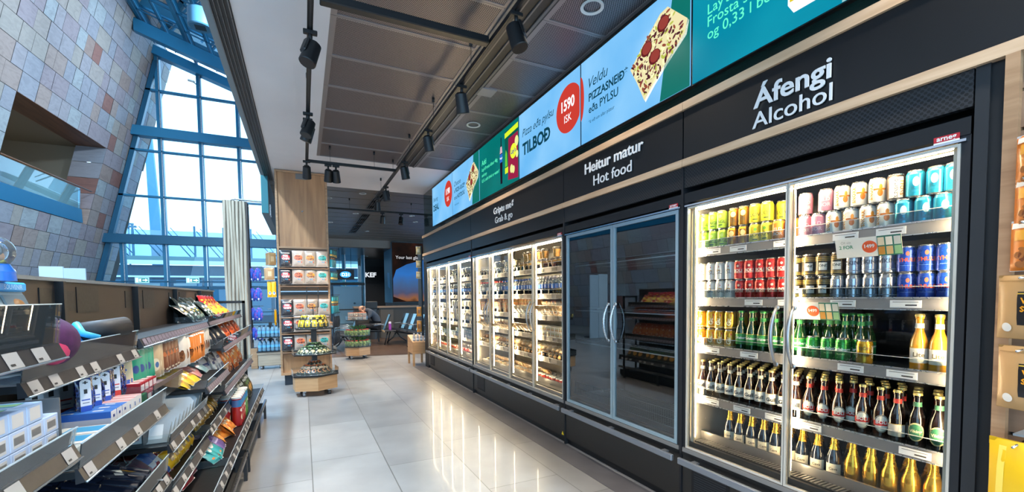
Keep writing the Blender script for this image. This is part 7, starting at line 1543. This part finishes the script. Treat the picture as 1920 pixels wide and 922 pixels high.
def head(m):
    vs = []; fs = []; N, Rr = 24, 16
    for i in range(Rr+1):
        t_ = PI*i/Rr
        for j in range(N):
            a = 2*PI*j/N; x, y, z = math.sin(t_)*math.cos(a), math.sin(t_)*math.sin(a), -math.cos(t_)
            X, Y, Z = x*.100, y*.078, z*.118
            if z < 0: Y *= 1-.28*(-z); X *= 1-.10*(-z)
            if x < 0: X += -.012*math.exp(-((z+.55)**2)*14)*abs(x)                      # chin and mouth
            X += -.026*math.exp(-((y/.22)**2))*math.exp(-((z+.12)/.16)**2) if x < -.3 else 0  # nose
            X += .012*math.exp(-((abs(y)-.36)/.16)**2)*math.exp(-((z-.06)/.12)**2) if x < -.3 else 0  # eye hollows
            X += -.006*math.exp(-((z-.24)/.12)**2) if x < -.3 else 0                  # brow
            vs.append((X, Y, Z))
    for i in range(Rr):
        for j in range(N): k = (j+1) % N; fs.append((i*N+j, i*N+k, (i+1)*N+k, (i+1)*N+j))
    m.add(vs, fs, SKIN, True)
    for s in (1, -1): m.ball((.008, s*.078, -.005), .026, SKIN, 10, 8, .6, .35, 1.2)
hd.T = Matrix.Translation((-.235, 0, 1.07)) @ Matrix.Rotation(-.62, 4, 'Y'); head(hd); hd.T = Matrix.Identity(4)
ho = hd.obj('head', man)
m = MB(); m.T = Matrix.Translation((-.235, 0, 1.07)) @ Matrix.Rotation(-.62, 4, 'Y'); m.lathe([(.091, -.005), (.094, .03), (.082, .07)], mat('#4a3a30', .9), 20, caps=False, a0=-PI*.55, a1=PI*.55); m.obj('short_hair', man)
for s in (1, -1):
    # palm and five fingers laid over the face
    w0 = Vector((-.205, s*.115, .995)); pc = Vector((-.285, s*.062, 1.045))
    vs = [tuple(w0), tuple(w0.lerp(pc, .55)), tuple(pc)]; ed = [(0, 1), (1, 2)]; ra = [.024, .030, .030]
    for k in range(4):
        st = pc + Vector((.012, s*(-.026+.017*k), .012+.004*k)); L = (.062, .072, .075, .066)[k]
        dr = Vector((.25, -s*.12, 1)).normalized(); a = len(vs); p1 = st + dr*L*.45; p2 = p1 + (dr+Vector((.45, 0, 0))).normalized()*L*.35; p3 = p2 + (dr+Vector((.9, 0, 0))).normalized()*L*.25
        vs += [tuple(st), tuple(p1), tuple(p2), tuple(p3)]; ed += [(2, a), (a, a+1), (a+1, a+2), (a+2, a+3)]; ra += [.0105, .009, .0085, .007]
    a = len(vs); tb = w0.lerp(pc, .5) + Vector((.012, -s*.006, .02)); vs += [tuple(tb), tuple(tb+Vector((.022, -s*.004, .035))), tuple(tb+Vector((.034, -s*.004, .058)))]; ed += [(1, a), (a, a+1), (a+1, a+2)]; ra += [.012, .010, .008]
    skin('hand', vs, ed, ra, SKIN, 0, man)
m = MB(); m.prism([(.05, -.24, .57), (.34, -.24, .60), (.36, -.24, .63), (.06, -.24, .60)], (0, .02, 0), mat('#7d8794', .8)); m.obj('jacket_hem', man)
# ------------------------------------------------------------------ added fill lamps (outside the frame)
def drum(x, y, z, e, lab):  # added unseen lamp modelled on the hall's drum pendant, to brighten the hall
    t = empty('drum_pendant', (x, y, z), label=lab, cat='pendant lamp')
    m = MB(); m.lathe([(.235, .02), (.235, .36), (.20, .38)], BG, 28, caps=False); m.obj('drum', t)
    L = bpy.data.lights.new('drum', 'AREA'); L.shape = 'DISK'; L.size = .42; L.energy = e; L.color = (.62, .82, 1.0)
    lo = bpy.data.objects.new('drum_fill', L); COL.objects.link(lo); lo.parent = t; lo.location = (0, 0, .015)
for k, y in enumerate((1.5, 4.5, 7.8)): drum(-2.9, y, 7.2, 420, 'added drum fill lamp over the hall, %s from the camera, above the view' % ORD[k])
# added fill lamps on the unseen upper hall wall, to brighten the stone
for k, y in enumerate((6, 11, 16)):
    t = empty('added_wall_fill', (-.75, y, 7.6), label='added fill lamp on the upper hall wall, %s from the camera' % ORD[k], cat='added lamp')
    m = MB(); m.box(-.10, .13, -.18, .18, -.08, .08, DGREY, .02); m.obj('housing', t)
    L = bpy.data.lights.new('washer', 'SPOT'); L.energy = 720; L.spot_size = 2.4; L.spot_blend = .8; L.color = (.72, .86, 1.0); L.shadow_soft_size = .15
    lo = bpy.data.objects.new('wall_fill_beam', L); COL.objects.link(lo); lo.parent = t; lo.location = (-.14, 0, 0); lo.rotation_mode = 'QUATERNION'; lo.rotation_quaternion = Vector((5, 0, .8)).to_track_quat('Z', 'Y')
for k, (x, y) in enumerate(((.45, .3), (.45, 1.6), (1.95, .5), (.5, -1.2), (1.9, -1.0))):  # added ceiling spots out of view, without fixtures, to brighten the shop
    L = bpy.data.lights.new('down', 'SPOT'); L.energy = 95; L.spot_size = 2.0; L.spot_blend = .8; L.color = (1, .88, .74); L.shadow_soft_size = .06
    lo = bpy.data.objects.new('downlight_beam', L); COL.objects.link(lo); lo.location = (x, y, 3.46)
